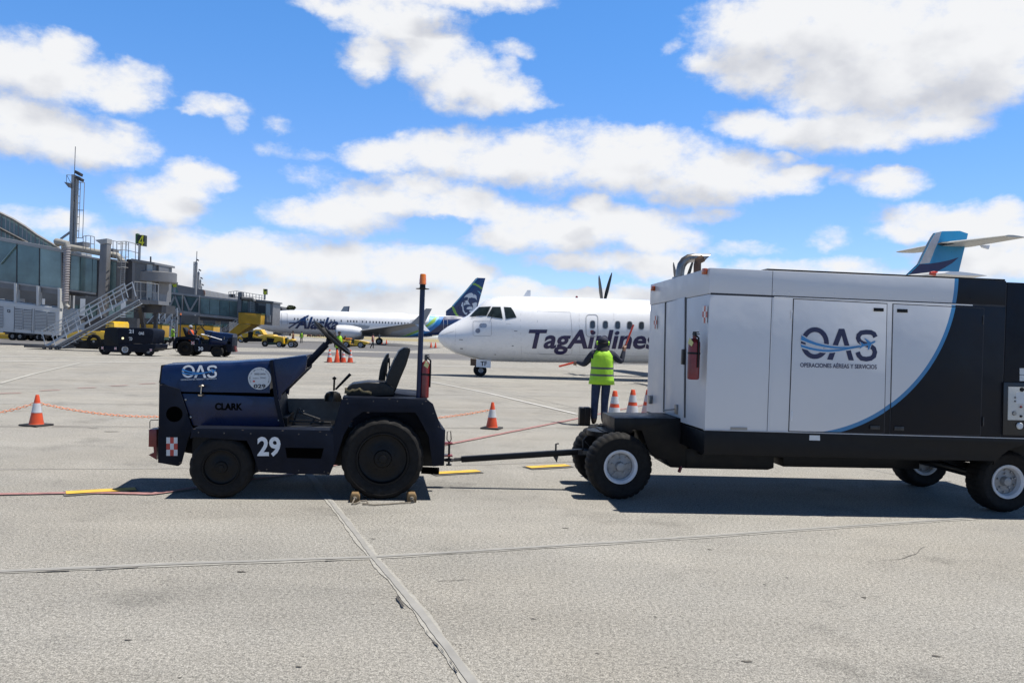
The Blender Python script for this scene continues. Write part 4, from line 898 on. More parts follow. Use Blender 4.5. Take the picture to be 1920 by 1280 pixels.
    q = R.Q([(1905, 735), (1935, 735.5), (1935, 757), (1905, 756)], -.026); MB().prism(q, -.0265, -.024).build('instruction_plate', paper, MBp)
    for y0, y1 in ((690, 702), (703, 714)):
        q = R.Q([(1912, y0), (1940, y0 + .5), (1940, y1 + .5), (1912, y1)], -.004); MB().prism(q, -.006, .0).build('warning_label', paper, rb)
    # extinguisher on the end face: a thing of its own
    a = E(1299.5, 711, -.11); o = extinguisher('large red fire extinguisher hanging on the white end wall of the trailer', R.W(a[0], a[1], a[2]),   .47, .058, R.yaw - R_(60))
    # toolbox-like splice on the end lower face
    return R, root
RT, trailer_root = trailer()
# ------------------------------------------------------------------ surface-following markings
class Skin_:
    def __init__(s, obj, root):
        dv = [v.co.copy() for v in obj.data.vertices]; s.mw = root_matrix(root); s.inv = s.mw.inverted()
        s.b = BVHTree.FromPolygons(dv, [tuple(p.vertices) for p in obj.data.polygons]); s.cam = s.inv @ CAMP
    def hit(s, px, py, off):
        d = (s.inv.to_3x3() @ ray(px, py)).normalized(); loc, nrm, i, dist = s.b.ray_cast(s.cam, d)
        if loc is None: return None
        if nrm.dot(d) > 0: nrm = -nrm
        return loc + nrm * off
def root_matrix(o): return Matrix.Translation(o.location) @ Matrix.Rotation(o.rotation_euler.z, 4, 'Z')
def poly_bm(pts, step):
    bm = bmesh.new(); bm.faces.new([bm.verts.new((x, y, 0)) for x, y in pts])
    for ax in (0, 1):
        lo, hi = min(p[ax] for p in pts), max(p[ax] for p in pts); k = int(lo / step) + 1
        while k * step < hi:
            co = [0, 0, 0]; no = [0, 0, 0]; co[ax] = k * step; no[ax] = 1
            bmesh.ops.bisect_plane(bm, geom=bm.verts[:] + bm.edges[:] + bm.faces[:], plane_co=co, plane_no=no); k += 1
    return bm
def drape(bm, sk, name, m, parent, off=.01, smooth_angle=60):
    dead = []
    for v in bm.verts:
        h = sk.hit(v.co.x, v.co.y, off)
        if h is None: dead.append(v)
        else: v.co = h
    if dead: bmesh.ops.delete(bm, geom=dead, context='VERTS')
    me = finish(bm, name, m, smooth_angle=smooth_angle, recalc=False); return link(name, me, parent)
def outline_bm(pts, w, closed=True):
    vs, fs = stroke2d(pts, w, closed); bm = bmesh.new(); V = [bm.verts.new((v[0], v[1], 0)) for v in vs]
    for f in fs: bm.faces.new([V[i] for i in f])
    bmesh.ops.subdivide_edges(bm, edges=[e for e in bm.edges if e.calc_length() > 6], cuts=3)
    return bm
def rrect(x0, y0, x1, y1, r, n=4, lean=0.0):
    out = []
    for cx, cy, a0 in ((x1 - r, y1 - r, 0), (x0 + r, y1 - r, 90), (x0 + r, y0 + r, 180), (x1 - r, y0 + r, 270)):
        for k in range(n + 1):
            a = R_(a0 + 90 * k / n); out.append((cx + r * math.cos(a) + lean * (y1 - cy), cy + r * math.sin(a)))
    return out
def interp(tab, x):
    if x <= tab[0][0]: return tab[0][1]
    for (a, b), (c, d) in zip(tab[:-1], tab[1:]):
        if x <= c: return b + (d - b) * (x - a) / (c - a) if c > a else d
    return tab[-1][1]
def fuselage(root, top, bot, width, xs, m, name='fuselage', n=40):
    secs = []
    for x in xs:
        t, b = interp(top, x), interp(bot, x); h = max((t - b) / 2, .01); zc = (t + b) / 2; w = width(x)
        secs.append([(x, w * math.cos(2 * math.pi * k / n), zc + h * math.sin(2 * math.pi * k / n)) for k in range(n)])
    s = MB().loft(secs); o = s.build(name, m, root, smooth_angle=60); return o
def aerofoil(le, te, zc, th, y):
    """closed section from leading to trailing edge at span position y"""
    c = te - le; P = [(0, 0), (.02, .35), (.12, .85), (.35, 1), (.65, .7), (1, .05), (1, -.05), (.65, -.35), (.35, -.55), (.12, -.5), (.02, -.25)]
    return [(le + u * c, y, zc + w * th) for u, w in P]
white_ac = mat('aircraft_white', (.66, .67, .69), .28, var=.04, scale=.6, coat=.25, dirt=.0)
greyl = mat('panel_line_grey', (.34, .35, .37), .5, var=.05)
win_dark = mat('cabin_window', (.045, .055, .065), .12, var=.2, scale=3)
win_frame = mat('window_frame_grey', (.42, .43, .45), .4, var=.05)
glassc = mat('cockpit_glass', (.022, .032, .034), .06, var=.5, scale=2.5)
navy_tx = mat('navy_titles', (.018, .016, .085), .4, var=.08)
sky_blue = mat('sky_blue_paint', (.025, .27, .52), .35, var=.08, scale=1.2, coat=.2)
boot = mat('black_boot', (.012, .012, .014), .6)
silver = mat('brushed_silver', (.42, .42, .43), .3, metal=.8, var=.1)

# ------------------------------------------------------------------ turboprop airliner
A = Fr(-3.11, 34.93, 12.0)
ar = tag(A.root('turboprop_airliner'), 'white high wing turboprop airliner with navy titles and pale blue tail', 'aeroplane')
tp = [A.P(*q) for q in ((821, 632), (823, 626), (827.5, 621), (839, 612.5), (855, 603.7), (881, 589), (891.7, 578.5), (901, 569), (910, 562.5), (919, 559), (930, 556.8), (942, 555.6), (983, 555.6), (1075, 558), (1224, 562.5))]
bt = [A.P(*q) for q in ((821, 634), (824, 641), (832, 649.6), (852.7, 662), (882.5, 671), (919, 677), (983, 679), (1221.6, 681.5))]
zt_, zb_ = tp[-1][1], bt[-1][1]; tp += [(17.5, zt_), (23, zt_ + .02), (27.1, zt_ - .25)]; bt += [(17.5, zb_), (19.5, zb_ + .25), (22, zb_ + .9), (27.1, zt_ - .65)]
tx0 = tp[0][0]
wid = lambda x: (1.38 * (max(0.0, 1 - (1 - min(1, (x - tx0) / 4.0)) ** 2.1)) ** .62 + .02) if x < 18 else 1.4 * (1 - ((x - 18) / 9.3) ** 1.6 * .86)
xs = [tx0 + d for d in (0, .03, .08, .16, .28, .42, .6, .8, 1.0, 1.25, 1.5, 1.75, 2.0, 2.3, 2.6, 2.9, 3.3, 3.8, 4.3, 5, 6, 8, 10, 12, 14, 16, 17.5, 18.5, 19.5, 21, 22.5, 24, 25.5, 27)]
fus = fuselage(ar, tp, bt, wid, xs, white_ac, n=64); sk = Skin_(fus, ar)
cock = [[(881.5, 593), (890, 584), (898.5, 576.2), (920.3, 575), (912.3, 591.8), (896, 592)], [(914, 592.5), (923.5, 575.8), (938.4, 575.8), (942.4, 597.2), (928, 595)], [(945, 575.8), (958, 576.7), (963, 584), (968.2, 594.8), (948.8, 597.6)]]
for p in cock:
    f = drape(poly_bm([(sum(q[0] for q in p) / len(p) + (x - sum(q[0] for q in p) / len(p)) * 1.07, sum(q[1] for q in p) / len(p) + (y - sum(q[1] for q in p) / len(p)) * 1.09) for x, y in p], 3), sk, 'cockpit_window_frame', win_frame, fus, .006)
    drape(poly_bm(p, 3), sk, 'cockpit_pane', glassc, f, .018)
for k, px in enumerate((1111, 1135, 1158, 1180.4, 1202.6, 1224.5, 1246, 1268, 1290)):
    yy = 608.3 + (px - 1111) * .022
    f = drape(poly_bm(rrect(px - 5.4, yy - 8.1, px + 5.5, yy + 8.1, 4.3, lean=.0), 4), sk, 'cabin_window', win_frame, ar, .005)
    drape(poly_bm(rrect(px - 4.2, yy - 6.8, px + 4.4, yy + 6.8, 3.6), 4), sk, 'pane', win_dark, f, .014)
drape(outline_bm(rrect(1098.8, 589.8, 1121, 631, 6), 1.3), sk, 'emergency_exit_outline', win_frame, ar, .012)
drape(outline_bm([(1007.4, 583), (1069, 585.4), (1071, 600), (1073, 640), (1072, 662), (1066, 665), (1012, 663.5), (1008.5, 660)], .5), sk, 'cargo_door_outline', greyl, ar, .008)
drape(outline_bm([(1001, 573.5), (1064, 577.5)], .8, False), sk, 'door_rail', greyl, ar, .008)
drape(outline_bm(rrect(887, 602, 921.4, 629.5, 3), .55), sk, 'service_hatch_outline', greyl, ar, .008)
drape(poly_bm([(896 + 4.6 * math.cos(a), 620 + 4.6 * math.sin(a)) for a in [k * .449 for k in range(14)]], 3), sk, 'service_port', mat('port_grey', (.22, .24, .30), .4), ar, .01)
drape(poly_bm(rrect(899, 606, 913, 614.5, 4), 3), sk, 'service_port', mat('port_pale', (.40, .42, .46), .3, metal=.5), ar, .01)
drape(outline_bm([(855.5, 604), (854, 630), (852.5, 662)], .35, False), sk, 'radome_joint', greyl, ar, .006)
drape(outline_bm([(827, 629), (840, 624), (852, 620.5)], .5, False), sk, 'lightning_strip', greyl, ar, .008)
for p in ((861, 636.5, 868, 1.0), (863, 653, 868, 1.2), (927, 664, 930, 1.0), (964, 620.5, 970, .9), (960, 648, 963, 1.2), (949, 607, 957, .4)):
    drape(outline_bm([(p[0], p[1]), (p[2], p[1] + .2)], p[3], False), sk, 'probe', boot if p[3] > .8 else greyl, ar, .012)
bm = text2d('TagAirlines', 991, 664, 1233, 617.4, shear=.2, weight=.028, grid=10)
for v in bm.verts: v.co.y += (v.co.x - 991) * .0045
drape(bm, sk, 'airline_titles', navy_tx, ar, .012, 0)
drape(poly_bm([(1107, 619), (1113, 619), (1113, 624.5), (1107, 624.5)], 3), sk, 'flag_mark', redox, ar, .012)
for ln in ([(978, 556), (976, 600), (977, 650), (979, 678)], [(1086, 559), (1086, 600), (1087, 650), (1088, 680)], [(1150, 561), (1151, 600), (1152, 650), (1153, 681)], [(982, 662), (1060, 664.5), (1220, 668)]):
    drape(outline_bm(ln, .32, False), sk, 'panel_seam', greyl, ar, .005)
# wipers
drape(outline_bm([(884, 596), (893, 592.5), (908, 590.5)], .8, False), sk, 'wiper', boot, ar, .03)
drape(outline_bm([(920, 599), (925, 590)], 1.0, False), sk, 'wiper', boot, ar, .03)
# blade antennas, beacon
for px, h in ((986, .28), (1430, .25)):
    x, z = A.P(px, 556, 0); x = x if px < 1300 else 18.; zt2 = interp(tp, x); MB().prism([(x - .12, zt2 - .03), (x + .2, zt2 - .03), (x + .2, zt2 + h), (x + .06, zt2 + h)], -.015, .015).build('antenna', white_ac, ar)
x = 6.0; MB().lathe([(.06, -.03), (.05, .06), (.0001, .09)], (x, 0, interp(tp, x)), 'z', 12).build('beacon', redox, ar)
# nose gear
gx_, gv = A.P(900, 700, 0)[0], 0
for v in (-.17, .11):
    wheel(ar, (gx_, v, .26), .26, .13, .10, rubber, silver, 'white', name='nose_wheel', n=40)
s = MB(); s.tube([(gx_, .05, .26), (gx_ - .03, .05, 1.0)], .05, 10); s.tube([(gx_, -.15, .26), (gx_, .22, .26)], .03, 8); s.tube([(gx_, .05, .5), (gx_ + .35, .05, .95)], .025, 8); s.build('nose_gear_leg', silver, ar)
q = A.Q([(882.5, 672), (893, 673), (892.5, 685.7), (882, 685)], -.3); MB().prism(q, -.3, -.27).build('gear_door', mat('brown_door', (.10, .05, .02), .5, var=.3), ar)
q = A.Q([(893.3, 673), (920.5, 675.5), (919.8, 689.8), (892.8, 687.5)], -.32); gd = MB().prism(q, -.32, -.29).build('gear_door', white_ac, ar)
flat_text('lettering', 'TF', (901, 685, 913, 676.5), lambda X, Y: (lambda q: (q[0], -.325, q[1]))(A.P(X, Y + .6, -.325)), stext, gd, weight=.03)
# main gear pods
for sgn in (-1, 1):
    s = MB(); secs = []
    for k in range(9):
        u = k / 8; r_ = .02 + .55 * math.sin(math.pi * min(1, u * 1.0)) ** .7; secs.append([(11.3 + 4.6 * u, sgn * 1.35 + r_ * .8 * math.cos(a), .85 + r_ * .6 * math.sin(a)) for a in [2 * math.pi * j / 16 for j in range(16)]])
    s.loft(secs).build('gear_pod', white_ac, ar)
    for dv in (-.25, .15): wheel(ar, (13.6, sgn * 2.05 + dv, .42), .42, .22, .2, rubber, silver, 'white', name='main_wheel', n=32)
# wing, winglets
def wing_half(sgn):
    s = MB(); s.loft([aerofoil(12.2, 15.0, 3.60, .28, 0), aerofoil(12.2, 14.9, 3.66, .26, sgn * 4.5), aerofoil(12.95, 14.5, 3.98, .12, sgn * 13.3)]); o = s.build('wing', mat('wing_white', (.62, .62, .60), .35, var=.08, dirt=.05), ar)
    s = MB(); s.loft([aerofoil(12.92, 14.55, 3.98, .12, sgn * 13.3), aerofoil(13.3, 14.75, 4.03, .07, sgn * 13.55)]); s.build('wing_tip', white_ac, o)
    MB().lathe([(.0001, 12.93), (.05, 12.96), (.075, 13.1), (.05, 13.3), (.0001, 13.32)], (0, sgn * 13.35, 4.02), 'x', 12).build('navigation_light', mat('nav_red', (.55, .05, .02), .15, coat=.5) if sgn < 0 else mat('nav_green', (.02, .4, .1), .15, coat=.5), o)
    s = MB(); s.prism([(14.4, 3.98), (14.9, 4.02), (15.05, 4.10), (14.5, 4.04)], sgn * 12.0 - .02, sgn * 12.0 + .02); s.build('static_wick', white_ac, o)
for sgn in (-1, 1): wing_half(sgn)
def nacelle(v, dx):
    secs = []
    prof = [(8.75 + dx, .16, 3.30), (8.95 + dx, .33, 3.28), (9.3 + dx, .46, 3.25), (10.2, .55, 3.22), (12, .60, 3.25), (13.6, .50, 3.38), (15.2, .25, 3.55), (16.0, .04, 3.62)]
    for x, r_, zc in prof: secs.append([(x, v + r_ * .82 * math.cos(a), zc + r_ * math.sin(a)) for a in [2 * math.pi * j / 24 for j in range(24)]])
    o = MB().loft(secs).build('engine_nacelle', sky_blue, ar, smooth_angle=60)
    pr = tag(link('propeller', None, ar, (8.55 + dx, v, 3.30)))
    MB().lathe([(.0001, -.42), (.10, -.36), (.19, -.18), (.23, .05), (.23, .18)], (0, 0, 0), 'x', 20).build('spinner', white_ac, pr)
    for k in range(6):
        a = R_(30 + 60 * k); ca, sa = math.cos(a), math.sin(a); secs = []
        for r_, c, tw in ((.18, .10, 78), (.5, .18, 70), (.95, .26, 62), (1.4, .26, 55), (1.75, .20, 52), (1.96, .07, 50)):
            t_ = R_(tw); sec = []
            for u, w in ((-.5, 0), (-.2, .09), (.25, .07), (.5, 0), (.25, -.05), (-.2, -.06)):
                lx = c * (u * math.sin(t_) + w * math.cos(t_)); lt = c * (u * math.cos(t_) - w * math.sin(t_)); sec.append((lx + .06 * (r_ / 1.96) ** 2, lt * ca + r_ * sa, -lt * sa + r_ * ca))
            secs.append(sec)
        MB().loft(secs).build('blade', boot, pr, smooth_angle=50)
nacelle(4.05, 0); nacelle(-4.05, .55)
s = MB(); s.loft([[(x, w * math.cos(a), zt_ - .12 + h * max(0, math.sin(a))) for a in [2 * math.pi * j / 16 for j in range(16)]] for x, w, h in ((11.2, .05, .02), (12, .9, .32), (14, 1.1, .45), (15.6, .9, .34), (17, .1, .03))]); s.build('wing_fairing', sky_blue, ar)
# fin, tailplane
F7 = lambda L_: [(1640 + a / 6.857, 420 + b / 6.857) for a, b in L_]
fin = A.Q(F7([(430, 655), (580, 510), (700, 260), (750, 170), (790, 112), (860, 95), (1080, 90), (1185, 125), (1060, 640)]) + [(1787, 552), (1650, 556)], 0)
fo = MB().prism(fin, -.10, .10).build('tail_fin', sky_blue, ar, bevel=.03)
for nm, pts, m in (('fin_leading_edge', [(578, 514), (700, 260), (750, 170), (790, 112), (858, 98), (822, 215), (770, 330), (706, 500)], mat('fin_grey_white', (.55, .55, .58), .4)), ('fin_stripe', [(432, 655), (580, 514), (690, 512), (830, 492), (960, 465), (1082, 428), (1000, 500), (900, 560), (720, 655), (560, 690)], navy_tx)):
    q = A.Q(F7(pts), -.10); s = MB(); s.prism(q, -.106, -.09); s.prism(q, .09, .106); s.build(nm, m, fo)
sx, sz = A.P(1755, 458, 0)
for sgn in (-1, 1):
    s = MB(); s.loft([aerofoil(sx, sx + 2.0, sz, .13, 0), aerofoil(sx + .55, sx + 1.65, sz + .02, .06, sgn * 3.65)]); o = s.build('tailplane', mat('tailplane_grey', (.50, .50, .47), .4, var=.1), ar)
    s = MB(); s.loft([[(x - .02 if i == 0 else x, y, z + (.004 if z > sz + .0 else -.004)) for i, (x, y, z) in enumerate(aerofoil(sx, sx + 2.0, sz, .13, 0)) if i in (0, 1, 2, 9, 10)], [(x - .02 if i == 0 else x, y, z + (.004 if z > sz + .02 else -.004)) for i, (x, y, z) in enumerate(aerofoil(sx + .55, sx + 1.65, sz + .02, .06, sgn * 3.2)) if i in (0, 1, 2, 9, 10)]]); s.build('deicing_boot', boot, o)
    MB().prism([(sx + 1.6, sz - .05), (sx + 2.1, sz - .03), (sx + 2.05, sz - .22), (sx + 1.7, sz - .16)], sgn * 1.0 - .04, sgn * 1.0 + .04).build('hinge_fairing', white_ac, o)

# ------------------------------------------------------------------ twin jet airliner far left of centre
B = Fr(-42.7, 138.0, 8.0)
br = tag(B.root('jet_airliner'), 'white twin jet airliner with a face painted on its navy tail', 'aeroplane')
Z6 = lambda L_: [(500 + a / 4.571, 500 + b / 4.571) for a, b in L_]
tpx = [(480, 607), (484, 600), (490, 595), (500, 589), (511.4, 585.3), (521.6, 582.8), (539.8, 581.3), (578.8, 581.2), (692.5, 585.8), (791, 590), (860, 592.5), (915, 597)]
btx = [(480, 608), (484, 613), (492, 618), (505, 621.5), (521.6, 623.4), (570, 627), (692, 631), (745, 632.4), (780, 633.2), (800, 632), (821.6, 628.5), (860, 620), (915, 604)]
tp = [B.P(a, b) for a, b in tpx]; bt = [B.P(a, b) for a, b in btx]; x0 = tp[0][0]; x1 = tp[-1][0]
wid2 = lambda x: 1.98 * min(1, max(.02, 1 - (1 - min(1, (x - x0) / 5.5)) ** 2) ** .6) * (1 if x < 27 else max(.12, 1 - ((x - 27) / (x1 - 27 + .01)) ** 1.4 * .88))
fb = fuselage(br, tp, bt, wid2, [x0 + (x1 - x0) * t_ for t_ in (0, .003, .01, .02, .035, .05, .07, .1, .14, .2, .3, .4, .5, .58, .66, .7, .74, .78, .82, .86, .9, .94, .98, 1)], white_ac); skb = Skin_(fb, br)
al_navy = mat('jet_navy', (.008, .03, .12), .3, var=.1, coat=.3, scale=.5); al_blue = mat('jet_blue', (.02, .20, .55), .3, var=.08); al_pale = mat('jet_pale_blue', (.22, .55, .75), .35); al_green = mat('jet_green', (.28, .50, .08), .4); al_grey = mat('jet_grey', (.40, .41, .42), .4, var=.08, scale=.6)
for nm, pts, m, off in (('belly_grey_band', [(960, 598), (1040, 560), (1200, 520), (1330, 480), (1400, 470), (1300, 545), (1120, 604)], al_grey, .02),
                        ('pale_blue_band', [(1395, 425), (1450, 398), (1545, 372), (1640, 360), (1600, 460), (1470, 560), (1180, 600), (1110, 603), (1230, 575), (1340, 520), (1390, 470)], al_pale, .03),
                        ('green_band', [(1440, 435), (1462, 432), (1440, 475), (1330, 545), (1220, 588), (1130, 603), (1180, 588), (1290, 545), (1380, 490)], al_green, .04),
                        ('blue_band', [(1468, 400), (1545, 372), (1640, 360), (1600, 470), (1400, 585), (1160, 602), (1290, 575), (1420, 510), (1480, 440)], al_blue, .05),
                        ('navy_rear', [(1552, 360), (1640, 350), (1950, 350), (1950, 640), (1130, 640), (1150, 604), (1290, 590), (1400, 560), (1480, 500), (1520, 430)], al_navy, .06)):
    drape(poly_bm(Z6(pts), 3), skb, nm, m, fb, off)
px = 552.5; wins = []
for k in range(7): wins.append(552.5 + 6.1 * k)
wins += [595.1, 601.6, 608.1, 620.9, 627.1, 639.8, 652.1, 657.6, 663.2, 669, 679.8, 686.9, 693.8, 699.8, 705.6, 711.5, 717.3, 722.8, 728.7, 734.9, 741, 747, 753, 759, 765, 771, 777]
for px in wins:
    yy = 598 + (px - 552.5) * .0405; drape(poly_bm(rrect(px - 1.15, yy - 1.9, px + 1.15, yy + 1.9, .8, 2), 2), skb, 'cabin_window', mat('far_cabin_window', (.05, .06, .08), .2), br, .07)
for a, b, c, d_2 in ((528, 587, 539, 608), (665, 599, 674, 609), (677, 599, 684, 609.5), (831.5, 599.5, 839, 617)):
    drape(outline_bm([(a, b), (c, b + .3), (c, d_2), (a, d_2)], .45), skb, 'door_outline', greyl if c < 800 else white_ac, br, .085)
bm = text2d('Alaska', 553, 615.6, 634, 593, shear=.34, weight=.03, grid=6)
for v in bm.verts: v.co.y += (v.co.x - 553) * .035
tt = drape(bm, skb, 'airline_titles', al_navy, br, .09, 0)
drape(outline_bm([(541.4, 614.4), (553, 607.5), (566, 598), (575, 593.5), (579, 592)], 2.4, False), skb, 'title_flourish', al_navy, tt, .095)
drape(outline_bm([(542, 605.8), (556, 605.3), (572, 603.5)], 2.0, False), skb, 'title_flourish', al_navy, tt, .1)
bm = text2d('N801AK', 770, 602.5, 788, 599, grid=0); drape(bm, skb, 'registration', greyl, br, .09, 0)
# fin with the painted face
F8 = lambda L_: [(840 + a / 9.85, 510 + b / 9.85) for a, b in L_]
fin = B.Q([(836, 583), (841.3, 578.8), (848, 574), (892, 521.9), (897, 520.9), (910.1, 521.4), (903, 548), (895, 577), (892, 600), (836, 600)], 0)
fo = MB().prism(fin, -.16, .16).build('tail_fin', al_navy, br, bevel=.05)
def onfin(nm, pts, m, off=0):
    q = B.Q(F8(pts), -.165); return MB().prism(q, -.17 - off, -.155).build(nm, m, fo, smooth_angle=0)
fw = mat('face_white', (.62, .66, .70), .4, var=.03)
onfin('green_curve', [(455, 207), (500, 205), (570, 240), (640, 300), (635, 330), (570, 285), (505, 245), (440, 232)], al_green); onfin('blue_edge', [(540, 100), (560, 105), (90, 640), (70, 625)], al_pale)
onfin('green_curve', [(66, 640), (90, 620), (135, 690), (160, 760), (232, 848), (190, 846), (120, 770), (90, 710)], al_green)
onfin('face_emblem', [(300, 465), (330, 425), (390, 390), (440, 385), (470, 410), (480, 440), (490, 405), (525, 440), (535, 520), (500, 480), (430, 470), (380, 490), (372, 540), (400, 590), (430, 625), (455, 660), (450, 690), (380, 690), (320, 680), (300, 640), (320, 610), (330, 560), (300, 545), (345, 520), (350, 500), (300, 500)], fw)
onfin('face_emblem', [(445, 580), (520, 555), (540, 575), (525, 650), (520, 720), (470, 730), (440, 755), (395, 735), (395, 705), (450, 700), (465, 660), (460, 620)], fw)
onfin('face_emblem', [(262, 560), (285, 555), (275, 600), (285, 640), (290, 700), (320, 750), (360, 750), (340, 790), (300, 765), (270, 715), (262, 640), (240, 620)], fw)
onfin('face_emblem', [(285, 620), (340, 600), (345, 570), (300, 565)], fw); onfin('hood_curl', [(540, 345), (575, 355), (610, 395), (600, 420), (575, 380)], al_pale)
onfin('face_line', [(310, 465), (350, 462), (372, 470), (362, 525), (330, 520), (300, 530), (290, 500)], al_navy, .02); onfin('face_line', [(385, 480), (440, 475), (500, 505), (535, 525), (530, 545), (470, 515), (430, 520), (395, 520)], al_navy, .02)
onfin('face_line', [(318, 605), (360, 600), (410, 605), (440, 640), (400, 635), (355, 650), (335, 690), (355, 700), (340, 730), (305, 690), (290, 650)], al_navy, .02)
# wings, winglets, engines
for sgn in (-1, 1):
    wz = 1.75; s = MB(); s.loft([aerofoil(14.2, 22.0, wz, .5, sgn * 1.2), aerofoil(17.4, 22.4, wz + .45, .32, sgn * 6), aerofoil(25.2, 27.2, wz + 1.75, .12, sgn * 17.2)]); o = s.build('wing', mat('wing_grey', (.30, .31, .32), .4, metal=.2, var=.12, dirt=.05), br)
    MB().loft([[(25.2, sgn * 17.2, wz + 1.75), (27.2, sgn * 17.2, wz + 1.75), (27.2, sgn * 17.3, wz + 1.72), (25.2, sgn * 17.3, wz + 1.72)], [(27.4, sgn * 17.9, wz + 4.1), (28.3, sgn * 17.9, wz + 4.1), (28.3, sgn * 17.95, wz + 4.1), (27.4, sgn * 17.95, wz + 4.1)]]).build('winglet', al_grey, o)
    MB().loft([[(25.8, sgn * 17.2, wz + 1.7), (27.2, sgn * 17.2, wz + 1.7), (27.2, sgn * 17.25, wz + 1.68), (25.8, sgn * 17.25, wz + 1.68)], [(27.4, sgn * 17.6, wz + .7), (28.1, sgn * 17.6, wz + .7), (28.1, sgn * 17.62, wz + .7), (27.4, sgn * 17.62, wz + .7)]]).build('winglet', white_ac, o)
    ex, ez = B.P(654, 622, -5.2) if sgn < 0 else (B.P(654, 622, -5.2)[0], 1.5)
    MB().lathe([(.80, -2.05), (.98, -2.0), (1.06, -1.6), (1.08, -.6), (1.0, .8), (.75, 1.9), (.55, 2.1)], (ex, sgn * 5.2, ez), 'x', 28).build('engine_cowl', white_ac, br)
    MB().lathe([(.92, -2.06), (.97, -2.12), (1.0, -2.02), (.99, -1.9)], (ex, sgn * 5.2, ez), 'x', 28, caps=False).build('intake_lip', silver, br)
    MB().lathe([(.0001, -1.99), (.86, -1.99), (.86, -2.07)], (ex, sgn * 5.2, ez), 'x', 24).build('fan', void, br)
    MB().prism([(ex - .5, ez + .7), (ex + 3.0, ez + .5), (ex + 3.4, ez + 1.1), (ex + .8, ez + 1.25)], sgn * 5.2 - .15, sgn * 5.2 + .15).build('pylon', al_grey, br)
    for dv in (-.4, .1): wheel(br, (20.3, sgn * 2.9 + dv, .56), .56, .35, .28, rubber, al_grey, 'white', name='main_wheel', n=24)
    MB().tube([(20.3, sgn * 2.9, .56), (20.3, sgn * 2.9, 1.9)], .12, 8).build('gear_leg', al_grey, br)
ex, ez = B.P(654, 622, -5.2)
c2 = [(ex + .4, -6.29, ez - .9), (ex + 1.3, -6.22, ez - .55), (ex + 2.0, -6.0, ez + .2)]
s = MB(); s.tube([(4.2, 0, .35), (4.2, 0, 1.4)], .09, 8); s.build('nose_gear_leg', al_grey, br)
for v in (-.3, .1): wheel(br, (4.2, v, .35), .35, .2, .18, rubber, al_grey, 'white', name='nose_wheel', n=20)
for sgn in (-1, 1):
    xx = x1 - 4.6; MB().loft([aerofoil(xx, xx + 3.6, 3.9, .18, sgn * .3), aerofoil(xx + 3.0, xx + 4.4, 4.3, .08, sgn * 6.6)]).build('tailplane', al_grey, br)
MB().loft([[(x, w_ * math.cos(a), interp(tp, x) - .1 + h_ * max(0, math.sin(a))) for a in [2 * math.pi * j / 12 for j in range(12)]] for x, w_, h_ in ((21, .1, .02), (22, .5, .22), (24, .6, .26), (25.5, .1, .02))]).build('antenna_fairing', white_ac, br)

# tail of another aircraft far behind it
K = Fr(*(lambda w: (w.x, w.y))(CAMP + ray(646, 600) * (230 / FPX)), -55)
kr = tag(K.root('distant_airliner'), 'dark tail fin rising beyond the roof of the jet airliner', 'aeroplane')
q = K.Q(Z6([(632, 392), (665, 340), (707, 338), (700, 392)]), 0); MB().prism(q + [(q[-1][0], q[-1][1] - 1.5), (q[0][0] - .5, q[0][1] - 1.5)], -.15, .15).build('tail_fin', al_navy, kr)
zf = q[0][1] - .8; zc_ = 2.9
fuselage(kr, [(-30, zc_), (-27, 4.6), (-22, 5.0), (0, 5.0), (4, 4.8)], [(-30, zc_), (-27, 1.6), (-22, 1.1), (-8, 1.1), (4, 4.2)], lambda x: 1.8 if -27 < x < -8 else .6, [-30, -29, -27, -22, -8, -3, 1, 4], white_ac, n=16)
# ------------------------------------------------------------------ cones, chain, people
cone_o = mat('cone_orange', (.75, .085, .015), .5, var=.1, scale=8, dirt=.12); cone_w = mat('cone_reflective_white', (.62, .63, .64), .45, var=.1, scale=14, dirt=.18); cone_b = mat('cone_base_black', (.03, .028, .026), .7, dirt=.3)
def cone(p, h, label, two=True, base_black=True, plain=False, group='traffic cones', segs=28):
    rt = tag(empty('traffic_cone', p, random.uniform(-.3, .3)), label, 'traffic cone', group)
    rb = h * .22; rt_ = h * .055
    R2 = lambda t_: rb + (rt_ - rb) * t_
    if plain: marks = [(0, 0), (1, 0)]; ms = [0]
    elif two: cut = [0, .36, .56, .66, .86, 1]; ms = [0, 1, 0, 1, 0]
    else: cut = [0, .38, .72, 1]; ms = [0, 1, 0]
    if plain: cut = [0, 1]; ms = [0]
    prof = [(R2(0) * 1.06, .03), (R2(0), .045)]; mi = [0]
    for k in range(len(ms)):
        prof += [(R2(cut[k]) + (.003 if ms[k] else 0), .045 + (h - .045) * cut[k]), (R2(cut[k + 1]) + (.003 if ms[k] else 0), .045 + (h - .045) * cut[k + 1])]; mi += [ms[k], ms[k]]
    prof += [(rt_ * .85, h + .008), (rt_ * .5, h + .004), (.0001, h - .02)]; mi += [0, 0, 0]
    prof = prof[:2] + prof[2:]
    MB().lathe(prof, (0, 0, 0), 'z', segs, m=mi).build('cone_body', [cone_o, cone_w], rt, smooth_angle=40)
    w = h * .36; s = MB(); s.prism([(-w, .003), (w, .003), (w * .98, .03), (-w * .98, .03)], -w, w); s.build('base', cone_b if base_black else cone_o, rt, bevel=.006)
    return rt
cA = G(68, 798); cB = G(922, 803.5); cone(cA, .475, 'orange cone with one white band holding the chain left of tractor 29', two=False); cone(cB, .465, 'orange cone with one white band between the tractor and the signalling man', two=False)
cM = G(475, 800); cone(cM, .465, 'orange cone hidden behind the bonnet of tractor 29 under the chain', two=False)
